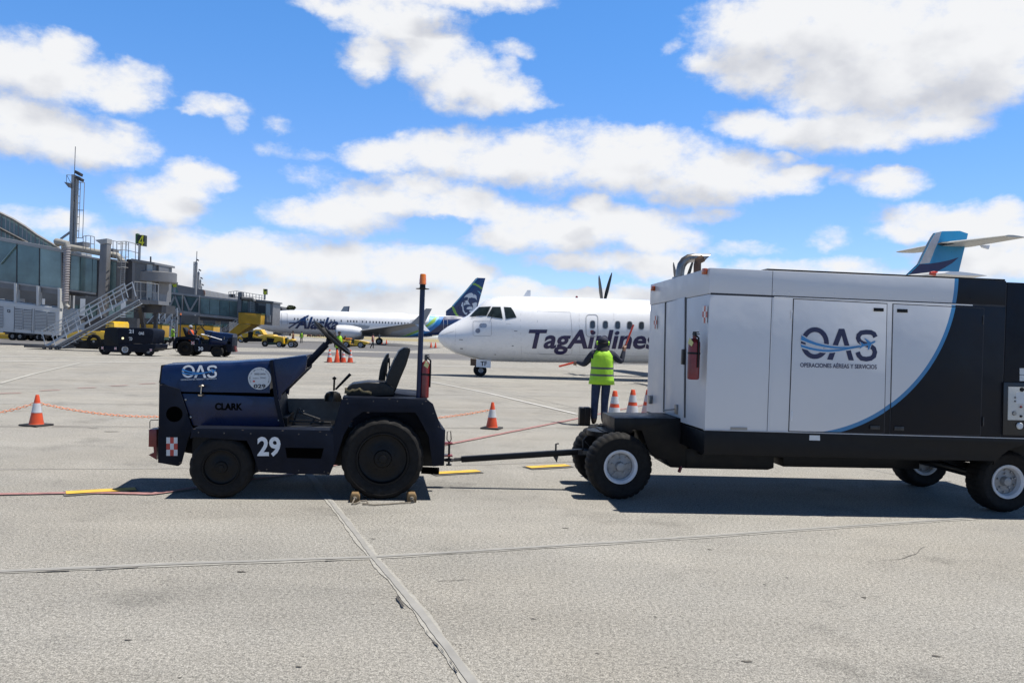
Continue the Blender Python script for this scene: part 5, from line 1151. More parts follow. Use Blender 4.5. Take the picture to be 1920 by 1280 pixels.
for px, py, lb in ((1151, 791), ) and ((1150.5, 806, 'tall orange and white banded cone right beside the legs of the signalling man'), (1184.5, 801, 'middle tall banded cone standing clear of the white trailer'), (1213, 800, 'tall banded cone half hidden by the left wall of the trailer')):
    cone(G(px, py), .72 * (1.0 if px > 1160 else 1.0), lb)
far = ((617.5, 679.3, 'banded cone at the left end of the far row of four', 0), (631.5, 679.6, 'plain orange cone without bands in the far row of four', 1), (643.5, 679.6, 'banded cone third along the far row of four', 0), (656.5, 679.8, 'banded cone under the rim of the steering wheel in the far row', 0))
for px, py, lb, pl in far: cone(G(px, py), .71, lb, plain=bool(pl), segs=16)
for px, py, lb in ((715.5, 644.4, 'small distant cone just right of the jet airliner main wheels'), (724.5, 644.6, 'second small distant cone right of the jet airliner main wheels'), (808, 652, 'distant red cone on the asphalt left of the turboprop nose'), (816.5, 652.3, 'distant red cone closest to the turboprop nose')):
    cone(G(px, py), .85 if px > 800 else .8, lb, plain=True, segs=10)
chain_m = mat('orange_plastic_chain', (.85, .22, .06), .45, var=.15, scale=20)
def chain(a, b, sag, label):
    s = MB(); P = []; n = int((b - a).length / .045); lastp = None
    for k in range(n + 1):
        t_ = k / n; p = a.lerp(b, t_); p.z -= sag * 4 * t_ * (1 - t_); P.append(p)
    for k in range(n):
        c = (P[k] + P[k + 1]) / 2; d = (P[k + 1] - P[k]).normalized(); up = Vector((0, 0, 1)); sd_ = d.cross(up).normalized(); nn = sd_.cross(d)
        if k % 2: sd_, nn = nn, -sd_
        ring = [c + d * (.030 * math.cos(x)) + sd_ * (.017 * math.sin(x)) for x in [2 * math.pi * j / 10 for j in range(10)]]
        secs = []
        for j in range(10):
            o_ = (ring[j] - c).normalized(); secs.append([ring[j] + o_ * .005, ring[j] + nn * .005, ring[j] - o_ * .005, ring[j] - nn * .005])
        secs.append(secs[0]); s.loft(secs, caps=False)
    tag(s.build('barrier_chain', chain_m, smooth_angle=60), label, 'chain', 'orange barrier chains')
up = lambda p, h: Vector((p.x, p.y, h))
chain(G(-260, 800) + Vector((0, 0, .36)), up(cA, .36), .22, 'orange plastic chain hanging left from the cone at the photo edge')
chain(up(cA, .36), up(cM, .35), .20, 'orange plastic chain sagging from the left cone to behind tractor 29')
chain(up(cM, .35), up(cB, .345), .22, 'orange plastic chain reaching the cone right of tractor 29')

skin_c = mat('skin_brown', (.20, .095, .055), .5, var=.1, scale=20); navy_cl = mat('navy_cloth', (.014, .018, .038), .85, var=.25, scale=18, bump=.004, bscale=20); denim = mat('denim', (.017, .034, .085), .85, var=.35, scale=12, bump=.005, bscale=14)
boots = mat('brown_leather', (.06, .035, .022), .6, var=.3, scale=20, dirt=.3); limev = mat('hi_vis_lime', (.42, .80, .03), .6, var=.08, scale=9, bump=.012, bscale=7); band_m = mat('reflective_grey', (.10, .105, .095), .4, var=.1); orangev = mat('hi_vis_orange', (.85, .12, .02), .6, var=.1, scale=9); darkcl = mat('dark_cloth', (.02, .02, .022), .85, var=.2); khaki = mat('grey_cloth', (.12, .12, .12), .85, var=.2)
def skinned(name, joints, edges, mats, parent, sub=1):
    """joints: {name: (xyz, (rx, ry), material index)}; one continuous body surface grown over the skeleton"""
    keys = list(joints); idx = {k: i for i, k in enumerate(keys)}
    me = bpy.data.meshes.new('tmp'); me.from_pydata([joints[k][0] for k in keys], [(idx[a], idx[b]) for a, b in edges], [])
    ob = bpy.data.objects.new('tmp', me); COL.objects.link(ob); sm = ob.modifiers.new('k', 'SKIN'); sm.use_smooth_shade = True
    for i, k in enumerate(keys):
        r_ = joints[k][1]; me.skin_vertices[0].data[i].radius = (r_, r_) if isinstance(r_, float) else r_; me.skin_vertices[0].data[i].use_root = (i == 0)
    ss = ob.modifiers.new('s', 'SUBSURF'); ss.levels = sub; ss.render_levels = sub
    bpy.context.view_layer.update(); dg = bpy.context.evaluated_depsgraph_get(); out = bpy.data.meshes.new_from_object(ob.evaluated_get(dg)); out.name = name
    bpy.data.objects.remove(ob); bpy.data.meshes.remove(me)
    for m in mats: out.materials.append(m)
    ev = [(Vector(joints[a][0]), Vector(joints[b][0]), joints[b][2]) for a, b in edges]
    for p in out.polygons:
        best = 1e9
        for a, b, mi in ev:
            ab = b - a; t_ = max(0, min(1, (p.center - a).dot(ab) / max(ab.length_squared, 1e-9))); dd = (a + ab * t_ - p.center).length
            if dd < best: best = dd; p.material_index = mi
        p.use_smooth = True
    return link(name, out, parent)
def person(label, loc, rz, arms, legs, shirt, pants, shoes, vest=None, hat=None, sub=1, fingers=False, lean=0.0, vest_open=False, scale=1.0, group=None, bulk=1.0):
    """arms: {side: (elbow, wrist, palm)}; legs: {side: (knee, ankle, toe)}; front = +y"""
    rt = tag(empty('person', loc, rz), label, 'person', group); rt.scale = (scale,) * 3
    S = lambda y: y
    ly = lambda z, pz: lean * max(0, z - pz)
    pz = .93 if legs.get('hip') is None else legs['hip']; d0 = pz - .93
    J = {'pelvis': ((0, 0, pz), (.145 * bulk, .11 * bulk), 1), 'spine': ((0, ly(pz + .2, pz), pz + .20), (.135 * bulk, .105 * bulk), 0), 'chest': ((0, ly(pz + .4, pz), pz + .40), (.165 * bulk, .115 * bulk), 0), 'neck': ((0, ly(pz + .54, pz), pz + .535), .058, 3), 'jaw': ((0, ly(pz + .6, pz) + .015, pz + .60), .068, 3), 'head': ((0, ly(pz + .67, pz) + .005, pz + .68), .090, 3), 'crown': ((0, ly(pz + .73, pz), pz + .745), .070, 3), 'nose': ((0, ly(pz + .66, pz) + .108, pz + .655), .016, 3)}
    E = [('pelvis', 'spine'), ('spine', 'chest'), ('chest', 'neck'), ('neck', 'jaw'), ('jaw', 'head'), ('head', 'crown'), ('head', 'nose')]
    cy = J['chest'][0][1]
    for sd_, sx_ in (('l', -1), ('r', 1)):
        el_, wr_, pa_ = arms[sd_]
        J['sh' + sd_] = ((sx_ * .18 * (.5 + bulk / 2), cy, pz + .455), .072 * bulk, 0); J['el' + sd_] = (el_, .055 * bulk, 0); J['wr' + sd_] = (wr_, .040, 0); J['pa' + sd_] = (pa_, (.040, .022), 3)
        E += [('chest', 'sh' + sd_), ('sh' + sd_, 'el' + sd_), ('el' + sd_, 'wr' + sd_), ('wr' + sd_, 'pa' + sd_)]
        if fingers:
            W = Vector(wr_); Pp = Vector(pa_); d = (Pp - W).normalized(); side = Vector(fingers[sd_]).normalized(); cur = d.cross(side).normalized()
            for k, (o_, ln) in enumerate(((-.030, .034), (-.010, .040), (.011, .038), (.031, .028))):
                b0 = Pp + side * o_ + d * .02; m_ = b0 + d * ln * .9 + cur * .012; t_ = m_ + cur * ln * .8 - d * .006
                J['f%d' % k + sd_] = (tuple(b0), .0105, 3); J['g%d' % k + sd_] = (tuple(m_), .0095, 3); J['h%d' % k + sd_] = (tuple(t_), .008, 3)
                E += [('pa' + sd_, 'f%d' % k + sd_), ('f%d' % k + sd_, 'g%d' % k + sd_), ('g%d' % k + sd_, 'h%d' % k + sd_)]
            b0 = Pp + side * -.036 - d * .02; m_ = b0 - side * .018 + cur * .03 + d * .012
            J['t0' + sd_] = (tuple(b0), .013, 3); J['t1' + sd_] = (tuple(m_), .011, 3); E += [('pa' + sd_, 't0' + sd_), ('t0' + sd_, 't1' + sd_)]
        kn, an, to = legs[sd_]
        J['hp' + sd_] = ((sx_ * .085 * bulk, 0, pz - .06), (.098 * bulk, .098 * bulk), 1); J['kn' + sd_] = (kn, .070 * bulk, 1); J['an' + sd_] = (an, .060 * bulk, 1); J['hl' + sd_] = ((an[0], an[1] - .02, max(.045, an[2] - .06)), .048, 2); J['to' + sd_] = (to, (.045, .035), 2)
        E += [('pelvis', 'hp' + sd_), ('hp' + sd_, 'kn' + sd_), ('kn' + sd_, 'an' + sd_), ('an' + sd_, 'hl' + sd_), ('hl' + sd_, 'to' + sd_)]
    skinned('body', J, E, [shirt, pants, shoes, skin_c], rt, sub)
    if vest is not None:
        n = 24; secs = []; lv = [(.545, .085, .08), (.52, .125, .105), (.48, .158, .128), (.42, .185, .145), (.30, .187, .148), (.205, .186, .147), (.165, .188, .148), (.07, .19, .15), (.03, .193, .152), (-.03, .20, .157), (-.13, .215, .163)]
        for z_, w_, dp in lv:
            z2 = pz + z_; w_ *= bulk; dp *= bulk; secs.append([(w_ * math.cos(2 * math.pi * k / n) + .009 * math.sin(5 * k + z_ * 30), ly(z2, pz) + dp * math.sin(2 * math.pi * k / n) * (1 + .05 * math.sin(k * 2.3 + z_ * 18)), z2) for k in range(n)])
        mi = {5: 1, 7: 1}; s = MB(); s.loft(secs, m=lambda i, j: mi.get(i, 0), caps=False); me = s.mesh('vest', [vest, band_m], smooth_angle=60)
        o = link('vest', me, rt); sm = o.modifiers.new('t', 'SOLIDIFY'); sm.thickness = .008
    if hat is not None:
        hy = J['head'][0][1]; hz = pz + .70; s = MB(); s.lathe([(.104, -.015), (.106, .0), (.100, .04), (.075, .085), (.035, .105), (.0001, .108)], (0, hy, hz), 'z', 20)
        o = s.build('cap', hat, rt, smooth_angle=60); MB().prism([(-.07, hz - .012), (.07, hz - .012), (.06, hz - .004), (-.06, hz - .004)], hy + .09, hy + .17).build('cap_peak', hat, o, bevel=.004)
    return rt
std_legs = {'l': ((-.10, .02, .50), (-.11, 0, .10), (-.13, .13, .04)), 'r': ((.10, .02, .50), (.11, 0, .10), (.13, .13, .04))}
# the marshaller
mp = G(1125, 797)
pz = .93
m_arms = {'l': ((-.33, .16, 1.17), (-.45, .36, 1.20), (-.50, .42, 1.185)), 'r': ((.375, .04, 1.235), (.425, .10, 1.46), (.440, .12, 1.535))}
m_legs = {'l': ((-.115, .02, .50), (-.125, .0, .12), (-.12, .15, .045)), 'r': ((.075, .02, .50), (.075, .0, .12), (.15, .12, .045))}
mr = person('man in lime vest and navy cap seen from behind, raising orange signal wands', mp, 0, m_arms, m_legs, navy_cl, denim, boots, limev, mat('navy_cap', (.015, .02, .05), .8, var=.2, scale=20), sub=2, fingers={'l': (0, .25, 1), 'r': (1, 0, .1)}, bulk=1.17)
hood_ = MB().lathe([(.135, -.115), (.125, -.07), (.105, -.03), (.102, .04), (.10, .10)], (0, .0, 1.56), 'z', 20, caps=False).build('neck_scarf', darkcl, mr)
s = MB(); s.lathe([(.0001, -.125), (.035, -.125), (.042, -.105), (.036, -.09)], (0, .0, 1.60), 'x', 16); s.lathe([(.036, .09), (.042, .105), (.035, .125), (.0001, .125)], (0, .0, 1.60), 'x', 16); ed_ = s.build('ear_defenders', limev, mr)
s = MB(); s.tube([(.115 * math.cos(a), -.06 * math.sin(a) * 1.7, 1.60 - .0 * math.sin(a)) for a in [math.pi * k / 10 for k in range(11)]], .010, 6); s.build('headband', blackm, ed_)
wand_m = mat('wand_orange', (.90, .07, .01), .3, var=.05, coat=.3)
def wand(p0, p1, label):
    P0, P1 = Vector(p0), Vector(p1); d = P1 - P0
    rt = tag(empty('signal_wand', mp + P0), label, 'signal wand', 'orange signal wands')
    MB().tube([(0, 0, 0), tuple(d * .30)], .017, 10).build('grip', blackm if False else wand_m, rt)
    MB().tube([tuple(d * .30), tuple(d * .36), tuple(d * .97), tuple(d)], .021, 12, r1=.019).build('wand_tube', wand_m, rt)
wand((.425, .15, 1.47), (.605, .16, 1.985), 'orange signal wand held upright in the raised right hand')
wand((-.43, .40, 1.215), (-.80, .62, 1.10), 'orange signal wand held out low in the left hand')
# black case beside him
cp = G(1095, 796.5); rt = tag(empty('equipment_case', cp, .05), 'black upright box on the ground left of the signalling man', 'case')
s = MB(); s.box(-.105, -.004, -.12, .12, .004, .345); s.box(.004, .105, -.12, .12, .004, .35); s.build('shell', blackm, rt, bevel=.012); MB().box(-.006, .006, -.11, .11, .01, .34).build('seam', dsteel, rt)
walk_l = {'l': ((-.09, .12, .50), (-.09, .08, .13), (-.09, .22, .10)), 'r': ((.09, -.02, .52), (.09, -.28, .16), (.09, -.18, .05))}
dn = {'l': ((-.24, .0, 1.13), (-.25, .06, .90), (-.25, .08, .82)), 'r': ((.24, .0, 1.13), (.25, .06, .90), (.25, .08, .82))}
person('distant person in lime vest standing below the jet airliner titles', G(565, 643.2), R_(180), dn, std_legs, darkcl, darkcl, boots, limev, darkcl)
person('distant person in orange and white vest walking by the jet airliner wheels', G(698.5, 653.2), R_(-70), dn, walk_l, mat('pale_cloth', (.5, .45, .42), .8), darkcl, boots, mat('hi_vis_red', (.55, .06, .02), .6), darkcl)
person('person in lime vest standing directly behind the far row of four cones', G(634.5, 678.6), R_(200), {'l': ((-.28, .1, 1.3), (-.30, .2, 1.45), (-.30, .22, 1.52)), 'r': dn['r']}, std_legs, darkcl, darkcl, boots, limev, darkcl)
person('person in lime vest carrying a load between the yellow containers', G(323, 647.8), R_(-60), {'l': ((-.26, .1, 1.2), (-.28, .32, 1.15), (-.28, .38, 1.15)), 'r': ((.26, .1, 1.2), (.28, .32, 1.15), (.28, .38, 1.15))}, walk_l, khaki, darkcl, boots, limev, khaki)
person('person in dark clothes beside a black trolley between the yellow containers', G(308, 639.5), R_(180), dn, std_legs, darkcl, darkcl, boots, None, darkcl)
person('tiny person in brown clothes right of the yellow open tractor', G(549, 651.5), R_(90), dn, std_legs, mat('brown_cloth', (.22, .10, .05), .8), darkcl, boots, None, darkcl, scale=1.0)

# ------------------------------------------------------------------ tractor 30 with its driver, cart 21
t30 = empty('baggage_tractor', (0, 0, 0)); bpy.data.objects.remove(t30)
skip = {'number_lettering', 'company_logo', 'permit_sticker', 'maker_lettering', 'lettering', 'reflective_check', 'seat_belt_stalk'}
def copy_some(o, parent=None):
    c = o.copy(); COL.objects.link(c)
    if parent is not None: c.parent = parent
    for ch in list(o.children):
        if ch.name.split('.')[0] not in skip: copy_some(ch, c)
    return c
t2 = copy_some(troot); w0_ = G(342, 667.5); w1_ = G(409, 669)
lxr = T.P(717.5, 862, 0)[0]; lxf = T.P(414.5, 879, 0)[0]
ang = math.atan2(w1_.y - w0_.y, w1_.x - w0_.x); sc_ = (w1_ - w0_).xy.length / abs(lxr - lxf) if False else 1.1
t2.scale = (-1.2, sc_, sc_); t2.rotation_euler = (0, 0, ang if abs(ang) < .3 else 0.0); ca = Vector((math.cos(t2.rotation_euler.z), math.sin(t2.rotation_euler.z), 0)); mid = (w0_ + w1_) / 2
t2.location = mid + ca * (1.2 * (lxr + lxf) / 2)
tag(t2, 'dark navy towing tractor numbered 30 driven by a man in orange', 'tractor'); TZ = t2.rotation_euler.z
def t2w(x, y, z): return t2.location + Matrix.Rotation(TZ, 3, 'Z') @ Vector((-x * 1.2, y * sc_, z * sc_))
C3 = Fr(t2.location.x, t2.location.y, math.degrees(TZ))
n30 = flat_text('number_lettering', '30', (371.5, 657, 381, 650), lambda X, Y: (lambda q: (-q[0] / 1.2, -.01, q[1] / sc_))(C3.P(X, Y, -.01)), whitep2, t2, weight=.03)
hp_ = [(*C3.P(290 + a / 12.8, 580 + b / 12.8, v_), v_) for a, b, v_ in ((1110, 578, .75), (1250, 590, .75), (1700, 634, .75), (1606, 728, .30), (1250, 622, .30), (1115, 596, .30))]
MB().slab([(-x / 1.2, v_ / sc_, z / sc_) for x, z, v_ in hp_], (0, 0, -.01)).build('bonnet_glare_plate', mat('bonnet_glare_white', (.72, .73, .74), .35, var=.06, scale=4), t2, bevel=.004)  # pale plate added; the bonnet's sky glare is put into its colour
for (a, b, c, d_2) in ((424.5, 651, 420, 656),):
    pass
qq = [(358.5, 640.5), (361, 640.5), (361.5, 645), (358, 645)]
s = MB()
for i in range(3):
    for j in range(3):
        p0 = C3.P(358.5 + i * 2, 640 + j * 1.9, -.012); p1 = C3.P(358.5 + i * 2 + 2, 640 + j * 1.9 + 1.9, -.012); s.add([(-p0[0] / 1.2, -.012, p0[1] / sc_), (-p1[0] / 1.2, -.012, p0[1] / sc_), (-p1[0] / 1.2, -.012, p1[1] / sc_), (-p0[0] / 1.2, -.012, p1[1] / sc_)], [(0, 1, 2, 3)], (i + j) % 2)
s.build('reflective_check', [whr, redr], t2, smooth_angle=0)
sx_, sz_ = T.P(672, 722, .4)
dr = person('man in orange vest driving tractor 30 with a hand to his face', t2w(sx_ + .12, .42, 0), TZ - R_(90), {'l': ((-.27, .12, 1.25), (-.22, .22, 1.47), (-.14, .20, 1.52)), 'r': ((.26, .16, 1.20), (.24, .42, 1.18), (.22, .48, 1.2))},
            {'hip': .98, 'l': ((-.14, .44, .98), (-.14, .50, .60), (-.14, .62, .56)), 'r': ((.12, .46, 1.0), (.12, .54, .60), (.12, .66, .56))}, navy_cl, denim, boots, orangev, mat('pale_cap', (.35, .38, .42), .8), lean=-.12)
# dark generator cart 21
D = Fr(*(lambda w: (w.x, w.y))(G(235, 666.3)), 0)
dr_ = tag(D.root('generator_cart'), 'boxy dark navy cart numbered 21 hitched behind tractor 30', 'cart')
def Z12(L_): return [(160 + a / 12.8, 580 + b / 12.8) for a, b in L_]
q = D.Q(Z12([(790, 820), (770, 470), (790, 445), (850, 440), (1300, 440), (1560, 465), (1625, 490), (1640, 540), (1600, 820)]), 0); MB().prism(q, 0, 1.5).build('cabinet', navy_flat, dr_, bevel=.03)
q = D.Q(Z12([(455, 930), (440, 640), (475, 450), (520, 430), (690, 425), (760, 440), (790, 480), (800, 830), (830, 860), (830, 1020), (740, 1030), (700, 1030), (420, 960)]), 0.02); MB().prism(q, .02, 1.48).build('front_section', blackm, dr_, bevel=.03)
q = D.Q(Z12([(800, 825), (1640, 830), (1690, 840), (1680, 930), (1600, 985), (1560, 1000), (1480, 1000), (1440, 1030), (1060, 1025), (1030, 920), (960, 890), (880, 900), (800, 900)]), -.05); MB().prism(q, -.05, 1.55).build('frame', navy_flat, dr_, bevel=.02)
q = D.Q(Z12([(370, 900), (450, 870), (830, 880), (830, 1025), (500, 1020), (400, 960)]), 0.0); MB().prism(q, .0, 1.5).build('front_skirt', navy_flat, dr_, bevel=.02)
for a, b, R0, v in ((455, 1010, .32, .1), (950, 1010, .33, -.02), (1290, 1020, .30, .9), (1500, 1020, .30, -.02)):
    x, z = D.P(160 + a / 12.8, 580 + b / 12.8, v); wheel(dr_, (x, v, R0), R0, .2, .17, rubber, mat('white_rim', (0, 0, 0)) if a == 950 else rim_dark, 'white', name='wheel', n=32)
def dtxt(s_, r_, m_, nm='number_lettering'): flat_text(nm, s_, r_, lambda X, Y: (lambda q: (q[0], -.012, q[1]))(D.P(X, Y, -.012)), m_, dr_, weight=.03)
dtxt('21', (242, 624.5, 250.5, 617.5), whitep2); dtxt('TD', (241.5, 638, 248, 632), whitep2); dtxt('OAS', (260, 627.5, 270, 622), whitep2, 'company_lettering')
x, z = D.P(230, 634, -.02); MB().lathe([(.0001, -.05), (.05, -.04), (.06, 0)], (x, -.0, z), 'y', 14).build('side_lamp', mat('lamp_cream', (.8, .75, .45), .2, emit=((1, .9, .5), .8)), dr_)
for px, py in ((192, 652), (216.5, 653), (283, 656)):
    a = D.P(px - 2, py - 2.3, -.06); b = D.P(px + 2, py + 2.3, -.06); checker('reflective_check', [(a[0], -.06, a[1]), (b[0], -.06, a[1]), (b[0], -.06, b[1]), (a[0], -.06, b[1])], dr_, (0, -.006, 0))
a = D.P(291, 657, .7); h2 = t2w(T.P(842, 862, yh)[0], yh, .30); hl = Vector(((h2 - D.o).dot(D.x), (h2 - D.o).dot(D.y), .42)); MB().beam((a[0] - .1, .7, a[1]), hl, .06).build('tow_bar', blackm, dr_)
# ------------------------------------------------------------------ terminal side: passenger bridge 4, mast, stairs
steel_g = mat('grey_steelwork', (.20, .20, .205), .5, metal=.15, var=.12, scale=1.2, dirt=.12)
steel_l = mat('light_steelwork', (.38, .38, .375), .5, metal=.1, var=.1, scale=1.2, dirt=.15)
steel_d = mat('dark_steelwork', (.045, .045, .05), .6, var=.2, scale=1)
jglass = mat('bridge_glass', (.085, .145, .150), .10, var=.5, scale=.35, spec=.7)
jglass2 = mat('bridge_glass_pale', (.17, .25, .25), .12, var=.4, scale=.4, spec=.7)
galv = mat('galvanised_rail', (.42, .43, .44), .45, metal=.5, var=.1)
ywpaint = mat('yellow_container_paint', (.60, .34, .02), .55, var=.18, scale=.8, dirt=.25)
yw2 = mat('yellow_vehicle_paint', (.78, .48, .02), .4, var=.08, scale=2, coat=.2, dirt=.08)
green_d = mat('dark_green_paint', (.02, .06, .03), .5)
pcagrey = mat('unit_grey_white', (.50, .51, .51), .5, var=.06, scale=1, dirt=.15)
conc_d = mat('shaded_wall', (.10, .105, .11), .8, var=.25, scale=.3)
Cb = Fr(-29.0, 58.0, -3.0)
cr = tag(Cb.root('passenger_bridge'), 'long glass sided passenger bridge at gate 4 on the left', 'passenger bridge', 'passenger bridges')
def part(fr, root, name, pts, v0, v1, m, bevel=0.0, par=None):
    return MB().prism(fr.Q(pts, v0), v0, v1).build(name, m, par or root, bevel=bevel)
# outer tunnel
tun = part(Cb, cr, 'outer_tunnel', [(-160, 418), (122, 471), (118, 552), (-160, 521)], .06, 3.2, steel_d)
MB().prism(Cb.Q([(-160, 414), (122, 468), (122, 474), (-160, 421)], -.05), -.05, 3.3).build('roof_fascia', steel_l, tun)
part(Cb, cr, 'floor_girder', [(-160, 508), (117, 544), (117, 552.5), (-160, 521)], -.02, .3, steel_g, par=tun)
MB().prism(Cb.Q([(-160, 506), (117, 541), (117, 544), (-160, 509)], -.08), -.08, 0.0).build('sill_rail', steel_l, tun)
for a, b in ((-160, -100), (-98, -34), (-32, 30.5), (32.5, 73), (75, 114)):
    tpx_ = lambda x: 421.5 + (x + 160) * .1865; bpx = lambda x: 506 + (x + 160) * .1265
    MB().prism(Cb.Q([(a, tpx_(a)), (b, tpx_(b)), (b, bpx(b)), (a, bpx(a))], .03), .03, .06).build('window_pane', jglass if a != 75 else jglass2, tun)
for x in (-99, -33, 31.5, 74, 115.5): MB().prism(Cb.Q([(x - .8, tpx_(x)), (x + .8, tpx_(x)), (x + .2, bpx(x)), (x - 1.6, bpx(x))], 0), 0, .07).build('mullion', steel_d if x < 100 else steel_g, tun)
MB().beam((*[Cb.P(2, 495, .0)[0]], -.0, Cb.P(2, 495, 0)[1]), (Cb.P(30, 462, 0)[0], 0, Cb.P(30, 462, 0)[1]), .22, .05).build('brace', jglass2, tun)
# inner tunnel
t2n = part(Cb, cr, 'inner_tunnel', [(118, 474), (190, 487), (187, 557), (118, 549)], .5, 2.9, steel_d)
MB().prism(Cb.Q([(118, 471.5), (184, 484), (184, 487.5), (118, 475)], .42), .42, 3.0).build('roof_fascia', steel_l, t2n)
MB().prism(Cb.Q([(118, 541), (180, 549), (180, 552.5), (118, 544.5)], .42), .42, .6).build('sill_rail', steel_l, t2n)
for a, b, g_m in ((133, 150, jglass2), (151.5, 173, jglass), (174, 182, jglass)):
    ta = 475.5 + (a - 118) * .19; tb_ = 475.5 + (b - 118) * .19; MB().prism(Cb.Q([(a, ta), (b, tb_), (b - 1, 548 + (b - 180) * .12), (a - 1.5, 541.5 + (a - 118) * .12)], .46), .46, .5).build('window_pane', g_m, t2n)
# third section up to the cab
t3 = part(Cb, cr, 'cab_section', [(186, 484), (262, 492), (262, 563), (186, 560)], .7, 3.0, steel_g)
MB().prism(Cb.Q([(199, 488), (218, 491.5), (217, 553), (198, 551)], .66), .66, .7).build('window_pane', jglass2, t3)
MB().prism(Cb.Q([(197, 483.5), (221, 487), (221, 490.5), (197, 487)], .6), .6, .75).build('trim', steel_l, t3)
MB().prism(Cb.Q([(237, 486), (249, 486), (248, 560), (235.5, 558)], .62), .62, .8).build('door_recess', steel_d, t3)
lift = part(Cb, cr, 'lift_column', [(188, 449), (201, 449), (196, 596), (182, 596)], -.1, .45, steel_g, .03)
MB().prism(Cb.Q([(178, 450), (200.5, 447), (200.5, 456), (189, 458)], -.16), -.16, .5).build('column_cap', steel_l, lift)
MB().box(Cb.P(182, 596)[0] - .6, Cb.P(196, 596)[0] + .8, -.2, 3.4, .45, Cb.P(190, 594)[1]).build('wheel_bogie', steel_d, lift)
for v in (.0, 2.9):
    for px in (180, 198): wheel(lift, (Cb.P(px, 600)[0], v, .45), .45, .3, .22, rubber, steel_g, 'white', name='bogie_wheel', n=20)
# cab
cabp = part(Cb, cr, 'cab', [(248, 487), (283, 493), (288, 496), (286, 563), (247, 563)], .4, 3.2, steel_g)
MB().prism(Cb.Q([(246, 484.5), (290, 492), (290, 496), (246, 489)], .2), .2, 3.3).build('cab_roof', steel_g, cabp)
MB().prism(Cb.Q([(253, 493), (273, 495), (272, 556), (252.5, 556)], .36), .36, .4).build('door', mat('door_grey', (.13, .135, .14), .5), cabp)
MB().prism(Cb.Q([(263.5, 517), (266, 517), (266, 527), (263.5, 527)], .33), .33, .36).build('door_window', jglass2, cabp)
MB().prism(Cb.Q([(276, 495), (286, 496.5), (284, 558), (274.5, 558)], .35), .35, .4).build('side_panel', mat('pale_panel', (.42, .46, .46), .4), cabp)
s = MB(); c0 = Cb.P(303, 521, 1.4)
s.lathe([(1.25, -.35), (1.3, -.3), (1.3, .35), (1.2, .4), (.0001, .4)], (c0[0] - .3, 1.4, c0[1]), 'z', 24).build('rotunda_canopy', steel_g, cr)
MB().prism(Cb.Q([(286, 496), (298, 496), (298, 541), (286, 562)], .9), .9, 2.4).build('canopy_frame', steel_g, cr)
for px in (281.5, 282.8): pass
MB().tube([(Cb.P(282.5, 494, 1)[0], 1, Cb.P(282.5, 494, 1)[1]), (Cb.P(282.5, 481, 1)[0], 1, Cb.P(282.5, 481, 1)[1])], .06, 6).build('sensor_post', steel_d, cr)
# corrugated duct
x, z0 = Cb.P(126, 460, -.5); x1, z1 = Cb.P(127, 566, -.5)
prof = []; n = 46
for k in range(n + 1): prof.append((.215 + (.02 if k % 2 else -.012), -(z0 - z1) * k / n))
s = MB(); s.lathe(prof, (x, -.5, z0), 'z', 16); du = s.build('air_duct', mat('duct_plastic', (.33, .31, .32), .6, var=.1, scale=2, dirt=.1), cr)
a = Cb.P(103, 455, -.5); b = Cb.P(122, 455.5, -.5)
s = MB(); s.tube([(a[0], -.1, a[1]), (a[0] + .15, -.5, a[1] + .08), (b[0] - .25, -.5, b[1] + .02), (x - .03, -.5, z0 + .12), (x, -.5, z0 - .2)], .24, 14); s.build('duct_bend', mat('duct_cream', (.33, .32, .29), .6), du)
s = MB(); s.tube([(x, -.5, z1 + .05), (x + .05, -.5, z1 - .25), (x + .3, -.5, z1 - .42)], .2, 12, r1=.14).build('duct_end', mat('duct_cream', (0, 0, 0)), du)
a, b = Cb.P(133, 464, .9), Cb.P(222, 480, .9); MB().tube([(a[0] - .6, .9, a[1]), (a[0], .9, a[1]), (b[0], .9, b[1]), (b[0] + .4, .9, b[1] - .5)], .22, 12).build('roof_pipe', mat('duct_cream', (0, 0, 0)), cr)
# roof rails
def rail_run(fr, root, pts, v, h_px, posts, r=.028, name='roof_rail'):
    """pts: pixel polyline of the top rail; a mid rail and posts of height h_px below"""
    s = MB(); P3 = [(fr.P(a, b, v)[0], v, fr.P(a, b, v)[1]) for a, b in pts]; s.tube(P3, r, 6)
    mid = [(fr.P(a, b + h_px * .5, v)[0], v, fr.P(a, b + h_px * .5, v)[1]) for a, b in pts]; s.tube(mid, r * .8, 6)
    for px in posts:
        py = interp(pts, px); a = fr.P(px, py, v); b = fr.P(px - .2, py + h_px, v); s.tube([(a[0], v, a[1]), (b[0], v, b[1])], r, 6)
    return s.build(name, galv if False else steel_l, root)
for v in (.6, 2.7):
    rail_run(Cb, cr, [(156, 443), (166, 441.5), (177, 444)], v, 28, (156, 161, 170, 177)); rail_run(Cb, cr, [(200, 449), (219, 453), (236, 452.5), (262, 459)], v, 32, (200, 212, 219, 227, 236, 241, 254, 262))
# caged ladder
s = MB(); v = .45
for px in (229, 236): a, b = Cb.P(px + 1, 454, v), Cb.P(px - 4, 545, v); s.tube([(a[0], v, a[1]), (b[0], v, b[1])], .03, 6)
for k in range(15):
    py = 484 + 4 * k; a, b = Cb.P(229.5 - k * .28, py, v), Cb.P(236.5 - k * .28, py, v); s.tube([(a[0], v, a[1]), (b[0], v, b[1])], .025, 6)
for py in (458, 470, 482, 492, 502):
    a, b = Cb.P(225, py, v), Cb.P(240, py, v); s.tube([(a[0], v, a[1]), (a[0] + .1, v - .5, a[1]), (b[0] - .1, v - .5, b[1]), (b[0], v, b[1])], .022, 5)
s.build('ladder', steel_l, cr)
